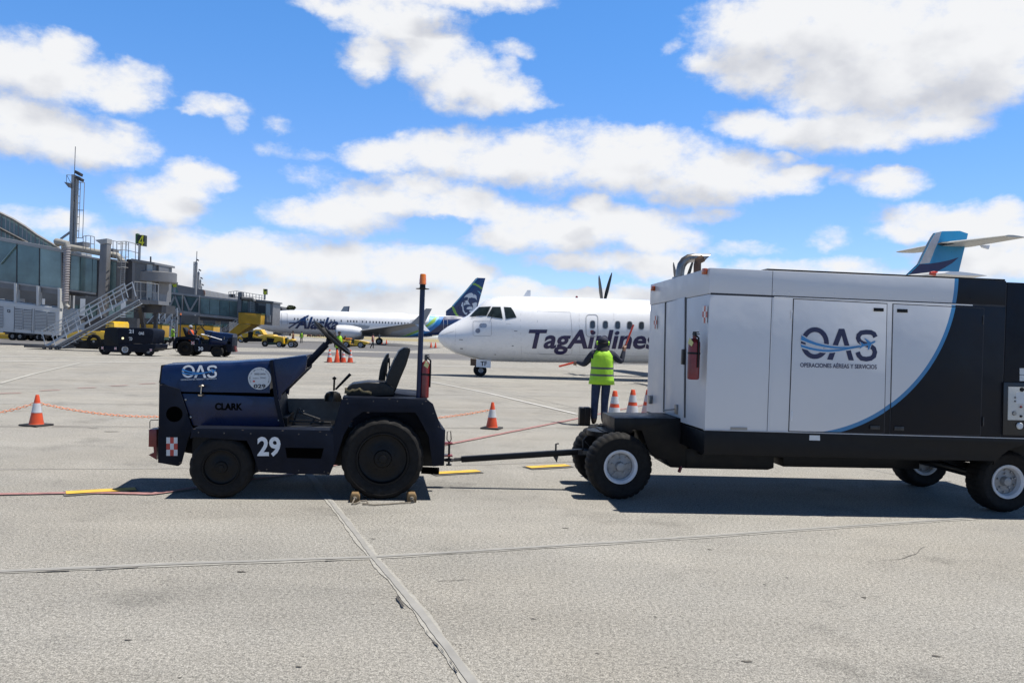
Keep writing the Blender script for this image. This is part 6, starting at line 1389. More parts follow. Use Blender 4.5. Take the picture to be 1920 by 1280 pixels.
# roof clutter
for q, v in (([(140, 455), (157, 453), (157, 461), (140, 463)], 1.2), ([(205, 466), (212, 466), (212, 474), (205, 474)], 1.5)): part(Cb, cr, 'roof_unit', q, v, v + .8, steel_g)
# gate sign
sg = tag(empty('gate_sign', Cb.W(Cb.P(261, 487, .8)[0], .8, Cb.P(261, 487, .8)[1]), Cb.yaw), 'double sided gate sign with a yellow number 4', 'sign')
def loc_(fr, o, px, py, v): p = fr.P(px, py, v); w = fr.W(p[0], v, p[1]) - o.location; return Vector((w.dot(fr.x), w.dot(fr.y), w.z))
blk = mat('sign_black', (.015, .02, .014), .5); yel = mat('sign_yellow', (.80, .80, .03), .5, var=.05)
q = [loc_(Cb, sg, *p, .75) for p in ((258, 440), (271.3, 441), (270.8, 461.5), (257.5, 459.5))]; bx = MB().slab(q, (0, .35, 0)).build('sign_face', blk, sg)
q = [loc_(Cb, sg, *p, .75) for p in ((254, 438.5), (257.5, 437.5), (257.2, 460), (253.8, 457.5))]; MB().slab(q, (0, .35, 0)).build('side_face', mat('sign_green_edge', (.05, .14, .04), .5), sg)
q = [loc_(Cb, sg, *p, .73) for p in ((266.5, 441.5), (268.6, 441.5), (268, 453.6), (270, 453.6), (269.8, 456.5), (267.8, 456.5), (267.6, 461), (265.2, 461), (265.4, 456.5), (259.6, 456), (259.8, 453.2))]
bmf = MB().slab(q, (0, .02, 0)).build('number', yel, sg)
q = [loc_(Cb, sg, *p, .72) for p in ((266.1, 446.2), (265.7, 453.3), (262.1, 453))]; MB().slab(q, (0, .02, 0)).build('number_counter', blk, bmf)
a, b = loc_(Cb, sg, 262, 458, .9), loc_(Cb, sg, 261, 487, .9); MB().beam(a, b, .14, .1).build('post', steel_l, sg)
# hanging air conditioning unit
h = tag(Cb.root('conditioning_unit'), 'long grey louvred air unit slung below the gate 4 bridge', 'air unit')
ub_ = [(-160, 546), (-60, 555), (0, 562.5), (112, 577), (111, 629), (0, 621), (-160, 610)]
part(Cb, h, 'casing', ub_, -.2, 2.2, pcagrey, .03)
def upx(x, t_): tpy = 562.5 + (x - 0) * .1295; bpy_ = 621 + x * .072; return tpy + (bpy_ - tpy) * t_
MB().prism(Cb.Q([(-160, 548), (112, upx(112, .02)), (112, upx(112, .13)), (-160, 556)], -.24), -.24, -.2).build('top_rail', pcagrey, h)
for a, b in ((-60, -44), (-42, -26), (-8, 5.5), (27.5, 42), (44, 59.5), (66, 87), (89, 103)):
    s = MB(); s.prism(Cb.Q([(a, upx(a, .2)), (b, upx(b, .2)), (b - 1, upx(b, .88)), (a - 1, upx(a, .88))], -.22), -.22, -.2, 1)
    for k in range(13):
        t_ = .22 + .65 * k / 13; q = Cb.Q([(a + .3, upx(a, t_ + .03)), (b - .3, upx(b, t_ + .0)), (b - .3, upx(b, t_ + .025)), (a + .3, upx(a, t_ + .055))], -.27); s.prism(q, -.27, -.225, 0)
    s.build('louvre', [pcagrey, steel_g], h)
for x_ in (-44, -10, 27, 60, 64): MB().prism(Cb.Q([(x_ - .3, upx(x_, .14)), (x_ + .4, upx(x_, .14)), (x_ - .6, upx(x_, .97)), (x_ - 1.3, upx(x_, .97))], -.225), -.225, -.2).build('panel_joint', steel_g, h)
s = MB()
for p in ([(13.5, 580), (18.5, 581), (18.5, 586), (13.5, 585)],): s.prism(Cb.Q(p, -.24), -.24, -.2)
s.build('emblem', steel_d, h); MB().prism(Cb.Q([(15, 581.5), (17.5, 582), (17.5, 584.5), (15, 584)], -.26), -.26, -.23).build('emblem_centre', pcagrey, h)
for px in (-70, 28, 70, 110): 
    MB().prism(Cb.Q([(px - 2, interp([(-160, 521), (117, 553)], px) - 12), (px + 2.4, interp([(-160, 521), (117, 553)], px) - 11), (px + 2.4, upx(px, .0) + 1), (px - 2, upx(px, .0))], -.3), -.3, .1).build('hanger', pcagrey, h)
# stairs to the ground
Sf = Fr(*(lambda w: (w.x, w.y))(G(95, 655.6)), -2.0)
st_ = tag(Sf.root('bridge_stairs'), 'open steel stairs climbing right to the gate 4 bridge door', 'stairs')
def seg(fr, a, b, v, w, h_, s): p, q = fr.P(*a, v), fr.P(*b, v); s.beam((p[0], v, p[1]), (q[0], v, q[1]), w, h_)
s = MB(); seg(Sf, (82, 651), (238, 561), 1.3, .05, .14, s); s.build('stringer', galv, st_)
s = MB(); seg(Sf, (102, 653), (262, 565), .0, .05, .15, s); s.build('stringer', steel_g, st_)
s = MB(); seg(Sf, (101, 650), (261, 562), -.02, .10, .05, s); s.build('stringer_flange', galv, st_)
s = MB(); seg(Sf, (108, 656), (266, 569), -.02, .10, .05, s); s.build('stringer_flange', galv, st_)
for k in range(19):
    t_ = k / 18; pa = Sf.P(104 + 152 * t_, 652 - 84 * t_, 0); MB().box(pa[0] - .16, pa[0] + .14, .03, 1.28, pa[1] - .03, pa[1] + .03).build('tread', steel_d if True else galv, st_)
for v, o1 in ((0.0, 0), (1.3, 0)):
    s = MB(); A0, A1 = ((97, 632), (248, 538)) if v == 0 else ((78, 628), (233, 540))
    seg(Sf, A0, A1, v, .05, .05, s); seg(Sf, (A0[0], A0[1] - 9) if v == 0 else (A0[0] + 1, A0[1] - 8), (A1[0], A1[1] - 9) if v == 0 else (A1[0], A1[1] - 8), v, .05, .05, s)
    for k in range(8):
        t_ = k / 7; bx_, by_ = A0[0] + (A1[0] - A0[0]) * t_, A0[1] + (A1[1] - A0[1]) * t_ - 9; seg(Sf, (bx_, by_), (bx_ + 7, by_ + 27), v, .04, .04, s)
    s.build('handrail', galv, st_)
s = MB(); pa = Sf.P(80, 652, 1.3); pb_ = Sf.P(110, 656, 0); s.box(pa[0] - .3, pb_[0] + .2, -.1, 1.5, .10, .20)
s.build('foot_frame', steel_d, st_)
for px in (84, 96, 109): wheel(st_, (Sf.P(px, 655)[0], -.1, .11), .11, .08, .06, rubber, steel_g, 'white', name='castor', n=16)
# landing platform
s = MB(); v = -.0
q = Cb.Q([(248, 560), (297, 564), (297, 571), (250, 568)], -.4); s.prism(q, -.4, 1.2); s.build('landing', steel_g, cr)
rail_run(Cb, cr, [(252, 528), (275, 530), (297, 533)], -.35, 33, (252, 257, 264, 276, 283, 291, 297), .03, 'landing_rail')
MB().beam((Cb.P(262, 570)[0], 0, Cb.P(262, 570)[1]), (Cb.P(258, 600)[0], 1.5, .02), .25, .25).build('support_leg', steel_d, cr)
MB().beam((Cb.P(282, 567)[0], .8, Cb.P(282, 567)[1]), (Cb.P(282, 610)[0], .8, .02), .22, .22).build('support_leg', steel_d, cr)
MB().box(Cb.P(245, 600)[0], Cb.P(296, 600)[0], .5, 2.6, 2.6, Cb.P(270, 570)[1]).build('underframe', steel_d, cr)
# light mast with ladder
Mf = Fr(*(lambda w: (w.x, w.y))(CAMP + ray(139, 500) * (66 / FPX)), 0)
def light_mast(fr, label, x0, pole_w, ytop, ybot, lad, ladder_y, ant, plat, heads, group='light masts'):
    r = tag(fr.root('light_mast'), label, 'light mast', group)
    slope = .037
    def pt(px, py, v=0): p = fr.P(px, py, v); return (p[0], v, p[1])
    wm = pole_w / 2 * (fr.o.y / FPX)
    top, bot = pt(x0[0], ytop), pt(x0[1], ybot); s = MB(); s.beam((top[0] - wm * .45, 0, .05), (top[0] - wm * .45, 0, top[2]), wm * 1.1, .3); s.build('pole', steel_l, r)
    s = MB(); s.beam((top[0] + wm * .75, .1, .05), (top[0] + wm * .75, .1, top[2] - .3), wm * .7, .25); s.build('pole', steel_l, r)
    s = MB(); la, lb_ = lad; za, zb2 = pt(la, ladder_y[0])[2], pt(la, ladder_y[1])[2]; xa, xb_ = pt(la, ladder_y[0])[0], pt(lb_, ladder_y[0])[0]
    r0 = .03 * fr.o.y / 66
    for x_ in (xa, xa + (xb_ - xa) * .35, xb_): s.tube([(x_, 0, zb2), (x_, 0, za)], r0, 5)
    n_ = max(1, int((za - zb2) / .5))
    for k in range(n_ + 1): z_ = zb2 + (za - zb2) * k / n_; s.tube([(xa - (xa - top[0]) * .0, 0, z_), (xa + (xb_ - xa) * (.35 if k % 4 else 1), 0, z_)], r0 * .8, 5)
    for k in range(0, n_ + 1, 4): z_ = zb2 + (za - zb2) * k / n_; s.tube([(xa, 0, z_), (xb_, .0, z_)], r0, 5)
    s.build('ladder', steel_l, r)
    if ant: a, b = pt(*ant[0]), pt(*ant[1]); MB().tube([a, (a[0], 0, b[2])], .03 * fr.o.y / 66, 5).build('antenna', steel_g, r)
    if plat:
        q = fr.Q(plat, 0); MB().prism(q, -.4, .5).build('platform', steel_g, r)
    for hx, hy in heads:
        a = pt(hx, hy); f_ = fr.o.y / 66 * (1 if fr.o.y < 80 else .38); s = MB(); s.slab([(a[0] - .14 * f_, -.25, a[2] + .24 * f_), (a[0] + .26 * f_, -.25, a[2] + .02), (a[0] + .20 * f_, -.25, a[2] - .20 * f_), (a[0] - .20 * f_, -.25, a[2] + .02)], (0, .5, 0)); s.build('floodlight', steel_d, r)
    return r
lm = light_mast(Mf, 'tall grey light mast with caged ladder above gate 4', (140.5, 137), 9.5, 328, 455, (147, 158.5), (342, 446), ((139.5, 328), (139.3, 275)), [(125, 343), (136, 345), (136, 354), (133, 353)], ((147, 326), (149, 336)))
s = MB(); s.tube([(Mf.P(125, 328)[0], 0, Mf.P(125, 328)[1]), (Mf.P(125, 328)[0], 0, Mf.P(125, 345)[1])], .02, 5); s.tube([(Mf.P(125, 328)[0], 0, Mf.P(125, 328)[1]), (Mf.P(137, 329)[0], 0, Mf.P(137, 329)[1])], .02, 5); s.tube([(Mf.P(125, 328)[0], 0, Mf.P(125, 328)[1]), (Mf.P(134, 345)[0], 0, Mf.P(134, 345)[1])], .02, 5); s.build('platform_rail', steel_g, lm)
MB().beam((Mf.P(114, 448)[0], 0, Mf.P(114, 448)[1]), (Mf.P(136, 432)[0], 0, Mf.P(136, 432)[1]), .14, .14).build('brace', steel_l, lm)
# glass terminal hall behind
Hf = Fr(-52.5, 88, 28.0)
hr_ = tag(Hf.root('terminal_building'), 'terminal hall with a curved ribbed glass roof at the far left', 'building')
roofq = [(-160, 330), (-80, 362), (0, 399), (23, 410), (47, 424.5), (70, 441), (94, 455), (112, 466), (112, 500), (-160, 500)]
rf = part(Hf, hr_, 'glass_roof', roofq, .1, 16, mat('hall_glass', (.19, .28, .27), .2, var=.25, scale=.1, spec=.6))
for k in range(34):
    px = -155 + 7.9 * k; ty = interp(roofq[:8], px); s = MB(); a, b = Hf.P(px, ty, 0), Hf.P(px - 1.5, 500, 0); s.beam((a[0], 0, a[1]), (b[0], 0, b[1]), .10, .12); s.build('roof_rib', steel_l if k % 4 else steel_g, rf)
s = MB(); P4 = [(Hf.P(a, b, -.1)[0], -.1, Hf.P(a, b, -.1)[1]) for a, b in roofq[:8]]; s.tube(P4, .16, 6); s.build('roof_edge', steel_g, rf)
s = MB(); P4 = [(Hf.P(a, b, -.2)[0], -.2, Hf.P(a, b, -.2)[1]) for a, b in ((-160, 364), (0, 428), (52, 455))]; s.tube(P4, .14, 6); s.build('roof_beam', steel_d, rf)
q = Hf.Q([(-260, 500), (330, 505), (330, 560), (-260, 560)], 0); zlow = Hf.P(0, 560, 0)[1]
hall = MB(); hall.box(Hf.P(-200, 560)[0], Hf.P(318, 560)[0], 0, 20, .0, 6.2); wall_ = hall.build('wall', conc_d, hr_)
random.seed(11)
for k in range(26):
    px = -150 + 17.5 * k; a, b = Hf.P(px, 571, -.05), Hf.P(px + 15.5, 597, -.05)
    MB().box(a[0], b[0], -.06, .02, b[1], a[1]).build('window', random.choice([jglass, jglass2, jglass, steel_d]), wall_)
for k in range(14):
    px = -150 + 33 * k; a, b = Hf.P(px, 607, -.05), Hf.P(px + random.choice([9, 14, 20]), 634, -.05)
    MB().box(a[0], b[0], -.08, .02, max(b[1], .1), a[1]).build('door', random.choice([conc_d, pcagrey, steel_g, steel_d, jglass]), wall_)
for k in range(12):
    px = -150 + 38 * k; a = Hf.P(px, 600, -.6); MB().box(a[0] - .25, a[0] + .25, -1.0, -.5, 0.0, Hf.P(px, 560, -.6)[1]).build('column', steel_g if k % 2 else pcagrey, hr_)
MB().box(Hf.P(-200, 560)[0], Hf.P(318, 560)[0], -2.0, -.03, Hf.P(100, 598)[1], Hf.P(100, 590)[1]).build('canopy', steel_d, hr_)

# ------------------------------------------------------------------ second bridge, far
E2 = Fr(-40, 121.0, 0.0)
er = tag(E2.root('passenger_bridge'), 'far passenger bridge with truss windows ending at the white jet nose', 'passenger bridge', 'passenger bridges')
def p2(nm, pts, v0, v1, m, par=None): return MB().prism(E2.Q(pts, v0), v0, v1).build(nm, m, par or er)
a_ = p2('truss_tunnel', [(262, 546), (311, 551), (311, 547), (375, 554), (375, 590), (311, 582), (262, 575)], .2, 3.2, steel_d)
for q in ([(294, 551), (303, 552), (303, 576), (294, 575)], [(304, 552), (311, 553), (311, 577.5), (304, 576.5)]): p2('window_pane', q, .12, .2, jglass2, a_)
for q in ([(314, 552), (340, 555), (340, 583), (314, 580)], [(345, 555), (371, 558), (371, 586.5), (345, 583)]): p2('window_pane', q, .12, .2, jglass, a_)
s = MB()
for a, b, w in (((311, 548.5), (375, 555.5), .3), ((311, 581), (375, 588.5), .35), ((262, 548), (311, 552.5), .25), ((262, 575), (311, 579), .3)): p, q = E2.P(*a, .0), E2.P(*b, .0); s.beam((p[0], .0, p[1]), (q[0], .0, q[1]), .2, w)
s.build('truss_chord', steel_l, a_)
for a, b in (((312, 548), (311.5, 581)), ((342.5, 552), (342, 585)), ((374, 555), (373.5, 589)), ((316, 580), (328, 554)), ((328, 554), (338, 582)), ((345, 556), (356, 584)), ((356, 584), (371, 559))):
    p, q = E2.P(*a, -.02), E2.P(*b, -.02); MB().beam((p[0], -.02, p[1]), (q[0], -.02, q[1]), .12, .24 if abs(a[0] - b[0]) > 2 else .34).build('truss_member', steel_l, a_)
b_2 = p2('glass_tunnel', [(375, 555), (446, 562.5), (446, 600), (375, 594)], .2, 3.0, steel_g)
for q in ([(376, 558.5), (392.5, 560), (392.5, 589), (376, 587.5)], [(393.5, 560), (411, 562), (411, 591), (393.5, 589)], [(412, 562), (429.5, 563.5), (429.5, 593), (412, 591)], [(430.5, 563.5), (444.5, 565), (444.5, 595), (430.5, 593.5)]): p2('window_pane', q, .12, .2, jglass2 if q[0][0] < 400 else jglass, b_2)
s = MB()
for a, b, w in (((375, 556), (446, 563.5), .25), ((375, 590.5), (446, 597.5), .35)): p, q = E2.P(*a, .0), E2.P(*b, .0); s.beam((p[0], .0, p[1]), (q[0], .0, q[1]), .2, w)
s.build('edge_beam', steel_l, b_2)
p2('girder', [(375, 594), (446, 600), (446, 604), (375, 600)], .4, 2.6, steel_d, b_2)
p2('lift_column', [(446, 549), (453, 549), (451, 606), (444, 606)], -.2, .5, steel_g)
c_2 = p2('cab', [(450, 560), (512, 566), (510.5, 610), (449, 604)], .3, 4.2, steel_g)
p2('window_pane', [(452.5, 563.5), (464, 564.5), (463.5, 585), (452, 584)], .22, .3, jglass, c_2); p2('window_pane', [(499, 568), (506.5, 569), (506, 604), (498.5, 603)], .22, .3, mat('pale_panel', (0, 0, 0)), c_2)
p2('door_recess', [(479.5, 568), (484, 568.5), (484, 585), (479.5, 584)], .22, .3, steel_d, c_2); p2('door', [(485, 572), (497, 573), (496, 604), (485, 604)], .22, .3, steel_d, c_2); p2('cab_roof', [(450, 557.5), (513, 565), (513, 568), (450, 561)], -.2, 4.4, steel_g, c_2)
s = MB()
for k in range(7): p, q = E2.P(470, 565 + 3.2 * k, 0), E2.P(477, 565.5 + 3.2 * k, 0); s.beam((p[0], 0, p[1]), (q[0], 0, q[1]), .08, .10)
for px in (470, 477): p, q = E2.P(px, 562, 0), E2.P(px - .8, 588, 0); s.beam((p[0], 0, p[1]), (q[0], 0, q[1]), .08, .08)
s.build('ladder', steel_l, c_2)
for v in (.3, 3.8): rail_run(E2, er, [(429, 547), (444, 545.5), (466, 549.5), (495, 554)], v, 11, (429, 433, 438, 444, 451, 457, 462, 468, 474, 480, 486, 491, 495), .045)
p2('roof_unit', [(430, 551), (437, 551), (437, 558), (430, 557)], .5, 1.6, steel_d); p2('roof_unit', [(446, 547.5), (453, 547.5), (454, 556), (446, 555)], -.3, .7, steel_g)
q = E2.Q([(454, 558.5), (474, 560), (478, 565), (472, 564)], -.2); MB().tube([(q[0][0], -.2, q[0][1]), (q[1][0], -.2, q[1][1]), (q[2][0], -.2, q[2][1])], .22, 8).build('roof_pipe', steel_g, er)
for a, b, w in (((376, 594), (375, 621), .5), ((409, 596), (408.5, 626), .6), ((471, 607), (469, 642), .55), ((333, 584), (333, 610), .4)):
    p = E2.P(*a, 1.5); MB().beam((p[0], 1.5, 0.0), (p[0], 1.5, p[1]), w, w).build('support_leg', steel_l if w != .55 else mat('white_leg', (.6, .62, .62), .5), er)
for k, (px, y0, y1) in enumerate(((497, 590, 603), (502, 590, 604), (507, 591, 604))): p, q = E2.P(px, y0, -.1), E2.P(px, y1, -.1); MB().beam((p[0], -.1, p[1]), (q[0], -.1, q[1]), .05, .08).build('rail_post', galv, er)
def gate_sign_small(fr, v, x0, y0, x1, y1, ybot, label):
    o = tag(empty('gate_sign', fr.W(fr.P((x0 + x1) / 2, ybot, v)[0], v, fr.P(x0, ybot, v)[1]), fr.yaw), label, 'sign', 'far gate signs')
    q = [loc_(fr, o, *p, v) for p in ((x0, y0), (x1, y0 + .3), (x1, y1), (x0, y1 - .3))]; b = MB().slab(q, (0, .5, 0)).build('sign_face', blk, o)
    xm = (x0 + x1) / 2; hh = y1 - y0
    for pts in (((x0 + .3, y0 + hh * .05), (x0 + 1.8, y0 + hh * .05), (x0 + 1.8, y1 - hh * .5), (x0 + .3, y1 - hh * .3)), ((x0 + 2.2, y0 + hh * .5), (x1 - .4, y0 + hh * .35), (x1 - .4, y1 - .4), (x0 + 1.0, y1 - .4))):
        q = [loc_(fr, o, *p, v - .03) for p in pts]; MB().slab(q, (0, .02, 0)).build('yellow_panel', yel, b)
    a = loc_(fr, o, xm, y1, v + .2); MB().beam(a, (a[0], a[1], 0), .2, .2).build('post', steel_l, o)
gate_sign_small(E2, .5, 493.5, 541.5, 500, 552, 562, 'small yellow and black gate sign above the far bridge cab')
gate_sign_small(E2, 3.0, 323, 528.5, 331, 538.5, 549, 'small yellow and black gate sign above the truss windows')
# yellow stair enclosure
ys = tag(E2.root('covered_stairs'), 'yellow panelled boarding stairs standing under the far bridge cab', 'stairs')
MB().prism(E2.Q([(447, 585), (489.5, 588), (488, 608.5), (447, 606)], -2.2), -2.2, -.3).build('landing_box', ywpaint, ys, bevel=.02); MB().prism(E2.Q([(446.5, 584), (490, 587), (490, 588.5), (446.5, 585.5)], -2.3), -2.3, -.2).build('top_trim', green_d, ys)
MB().prism(E2.Q([(449, 606), (471, 609), (424, 641), (418, 641), (418, 632)], -2.2), -2.2, -.5).build('stair_flank', ywpaint, ys, bevel=.02)
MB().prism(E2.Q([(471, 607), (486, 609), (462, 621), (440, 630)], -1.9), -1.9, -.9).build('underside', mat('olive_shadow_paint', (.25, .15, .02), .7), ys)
s = MB()
for o1 in (0, 5, 9): seg(E2, (401, 627 + o1 * .6), (446, 597 + o1), -2.4, .06, .07, s)
for k in range(7): seg(E2, (401 + 7 * k, 627 - 4.6 * k), (403 + 7 * k, 634 - 4.2 * k), -2.4, .05, .05, s)
s.build('handrail', galv, ys)
# annex roof and masts beyond
Rf = Fr(-62, 165.0, 4.0)
rr_ = tag(Rf.root('terminal_annex'), 'grey slanted roof building rising above the far bridge', 'building')
MB().prism(Rf.Q([(296, 529), (330, 533), (381, 543), (384, 552), (384, 630), (296, 628)], 0), 0, 30).build('roof_volume', mat('zinc_roof', (.17, .17, .175), .5, var=.1, scale=.2), rr_)
MB().prism(Rf.Q([(297, 530.5), (329, 534.5), (334, 549), (297, 545)], -.1), -.1, 0).build('glazing', mat('teal_glazing', (.03, .11, .12), .15), rr_)
for x_ in (303, 310, 317, 324): MB().prism(Rf.Q([(x_, 531.5), (x_ + .6, 531.6), (x_ + .8, 548), (x_ + .2, 548)], -.2), -.2, -.1).build('mullion', steel_g, rr_)
for q in ([(381, 543), (384, 545), (385, 552), (382, 552)],): MB().prism(Rf.Q(q, -.2), -.2, 0).build('roof_edge', mat('rust_edge', (.28, .16, .12), .6), rr_)
for k, (px, yt, dz_, pw, lb) in enumerate(((368.8, 489, 150, 2.3, 'tallest of the distant floodlight masts, with a ladder on its left'), (373.0, 508, 185, 1.7, 'second tallest distant floodlight mast'), (376.2, 523, 225, 1.3, 'third distant floodlight mast, lower and thinner'), (378.2, 535.5, 275, 1.1, 'lowest and farthest of the distant floodlight masts'))):
    f_ = Fr(*(lambda w: (w.x, w.y))(CAMP + ray(px, 560) * (dz_ / FPX)), 0)
    light_mast(f_, lb, (px, px), pw, yt, 552, (px - 2.6, px - 5.4) if k == 0 else (px - 1.2, px - 2.6), (yt + 2, 540), ((px - .2, yt), (px - .2, yt - 18)) if k == 0 else None, None, ((px + 1.4, yt - 1.5),), 'distant floodlight masts')
# long ground floor strip under the far bridge
Wf = Fr(-64, 142.0, 2.0)
wr_ = tag(Wf.root('service_building'), 'low pale service building with small windows under the far bridge', 'building')
wx0, wx1 = Wf.P(215, 600)[0], Wf.P(430, 600)[0]
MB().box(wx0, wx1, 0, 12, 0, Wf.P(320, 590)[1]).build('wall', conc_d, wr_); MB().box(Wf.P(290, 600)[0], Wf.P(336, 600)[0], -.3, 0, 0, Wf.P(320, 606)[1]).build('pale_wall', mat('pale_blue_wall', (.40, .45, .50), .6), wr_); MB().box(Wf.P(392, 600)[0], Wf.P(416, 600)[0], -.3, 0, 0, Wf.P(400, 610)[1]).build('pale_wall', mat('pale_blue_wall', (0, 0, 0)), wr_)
for px in range(230, 428, 9):
    a, b = Wf.P(px, 607 if px < 290 or px > 340 else 605, -.35), Wf.P(px + 6, 613, -.35); MB().box(a[0], b[0], -.36, .02, b[1], a[1]).build('window', random.choice([steel_d, jglass, jglass2]), wr_)
# clutter of parked stairs under the bridge
def far_stairs(x0, y0, x1, y1, label):
    r = tag(Fr(*(lambda w: (w.x, w.y))(G(x0, 641)), 0).root('boarding_stairs'), label, 'stairs', 'parked boarding stairs'); f_ = Fr(r.location.x, r.location.y, 0); s = MB()
    p, q = f_.P(x0, y0), f_.P(x1, y1)
    for v in (0, 1.4): MB().beam((p[0], v, p[1]), (q[0], v, q[1]), .1, .35).build('stringer', galv, r)
    s = MB()
    for v in (0, 1.4): s.beam((p[0], v, p[1] + 1), (q[0], v, q[1] + 1), .07, .07); s.beam((q[0], v, .3), (q[0], v, q[1] + 1), .1, .1); s.beam((p[0], v, p[1]), (p[0], v, p[1] + 1), .07, .07)
    s.build('handrail', galv, r)
    for k in range(9): t_ = k / 8; MB().box(p[0] + (q[0] - p[0]) * t_ - .15, p[0] + (q[0] - p[0]) * t_ + .15, 0, 1.4, p[1] + (q[1] - p[1]) * t_, p[1] + (q[1] - p[1]) * t_ + .05).build('tread', steel_d, r)
    MB().box(p[0], q[0] + .3, -.1, 1.5, .25, .5).build('base', steel_d, r)
    for t_ in (.1, .9): wheel(r, (p[0] + (q[0] - p[0]) * t_, -.15, .25), .25, .2, .12, rubber, steel_g, 'white', name='wheel', n=14)
far_stairs(272, 627, 298, 598, 'parked steel boarding stairs just right of the gate 4 landing'); far_stairs(292, 624, 322, 594, 'parked steel boarding stairs under the truss windows')

# ------------------------------------------------------------------ yellow ground vehicles
def wf(r, x, R0, v, w=.2, m=None): wheel(r, (x, v, R0), R0, w, R0 * .58, rubber, m or mat('white_rim', (0, 0, 0)), 'white', name='wheel', n=20, bolts=5)
def container(px0, px1, ytop, ybot, ywh, label):
    g0 = G((px0 + px1) / 2, ywh); f_ = Fr(g0.x, g0.y, 0); r = tag(f_.root('container_dolly'), label, 'cargo cart', 'yellow cargo carts')
    a, b = f_.P(px0, ytop), f_.P(px1, ybot); b2 = f_.P(px0, ybot)
    bx_ = MB().box(a[0], b[0], 0, 1.6, b[1], a[1]).build('box', ywpaint, r, bevel=.03)
    MB().box(a[0] - .03, b[0] + .03, -.03, 1.63, a[1] - .02, a[1] + .08).build('top_trim', green_d, bx_); MB().box((a[0] + b[0]) / 2 - .06, (a[0] + b[0]) / 2 + .06, -.02, .0, b[1], a[1]).build('door_joint', green_d, bx_)
    MB().box(a[0], b[0], -.02, 1.62, b[1] - .28, b[1] - .0).build('floor_frame', green_d, r)
    for x_ in (a[0] + .5, b[0] - .4):
        for v in (-.02, 1.4): wf(r, x_, .26, v, .18, rim_dark if True else None)
    MB().beam((b[0], .8, .4), (b[0] + 1.3, .8, .3), .08, .08).build('tow_bar', blackm, r)
container(238, 303.5, 606, 632, 644.5, 'yellow box cart with green trim behind cart 21'); container(334, 399.5, 608.5, 637, 650, 'yellow box cart with green trim behind the driver of tractor 30')
def yellow_truck(f_, pts_body, pts_cab, label, wheels, extra=(), glass=None, depth=1.9, dark=None, cat='truck', rim=None):
    r = tag(f_.root('service_truck'), label, cat, 'yellow airport vehicles')
    MB().prism(f_.Q(pts_body, 0), 0, depth).build('body', yw2, r, bevel=.05)
    if pts_cab: cb2 = MB().prism(f_.Q(pts_cab, .12), .12, depth - .12).build('cab', yw2, r, bevel=.05)
    if glass: MB().prism(f_.Q(glass, .08), .08, depth - .08).build('side_window', jglass, cb2 if pts_cab else r)
    if dark: MB().prism(f_.Q(dark, -.02), -.02, depth * .9).build('chassis', blackm, r)
    for px, R0 in wheels:
        x_ = f_.P(px, 640)[0]
        for v in (-.04, depth - .2): wf(r, x_, R0, v, .24, rim)
    for nm, pts, v0, v1, m in extra: MB().prism(f_.Q(pts, v0), v0, v1).build(nm, m, r)
    return r
Z9 = lambda L_: [(420 + a / 9.847, 530 + b / 9.847) for a, b in L_]
f1 = Fr(*(lambda w: (w.x, w.y))(G(470, 643)), 0)
yellow_truck(f1, Z9([(525, 965), (620, 990), (760, 950), (900, 955), (940, 985), (940, 1080), (525, 1085)]), Z9([(530, 970), (535, 880), (580, 860), (680, 860), (735, 950)]), 'yellow pickup truck parked nose right under the far bridge cab', ((452, .38), (499, .38)), dark=Z9([(430, 1000), (940, 1060), (940, 1090), (350, 1085), (350, 1030)]), glass=Z9([(575, 945), (585, 890), (640, 885), (690, 950)]),
    extra=(('rear_fender', Z9([(200, 1060), (225, 1010), (275, 990), (330, 1005), (350, 1060), (325, 1055), (285, 1030), (240, 1045), (225, 1075)]), -.05, .5, yw2), ('load_bed', Z9([(320, 940), (440, 925), (440, 1010), (350, 1010)]), .0, 1.8, yw2), ('cab_back', Z9([(440, 910), (530, 900), (530, 1085), (440, 1080)]), .05, 1.7, blackm)))
f2 = Fr(*(lambda w: (w.x, w.y))(G(515, 650.5)), 0)
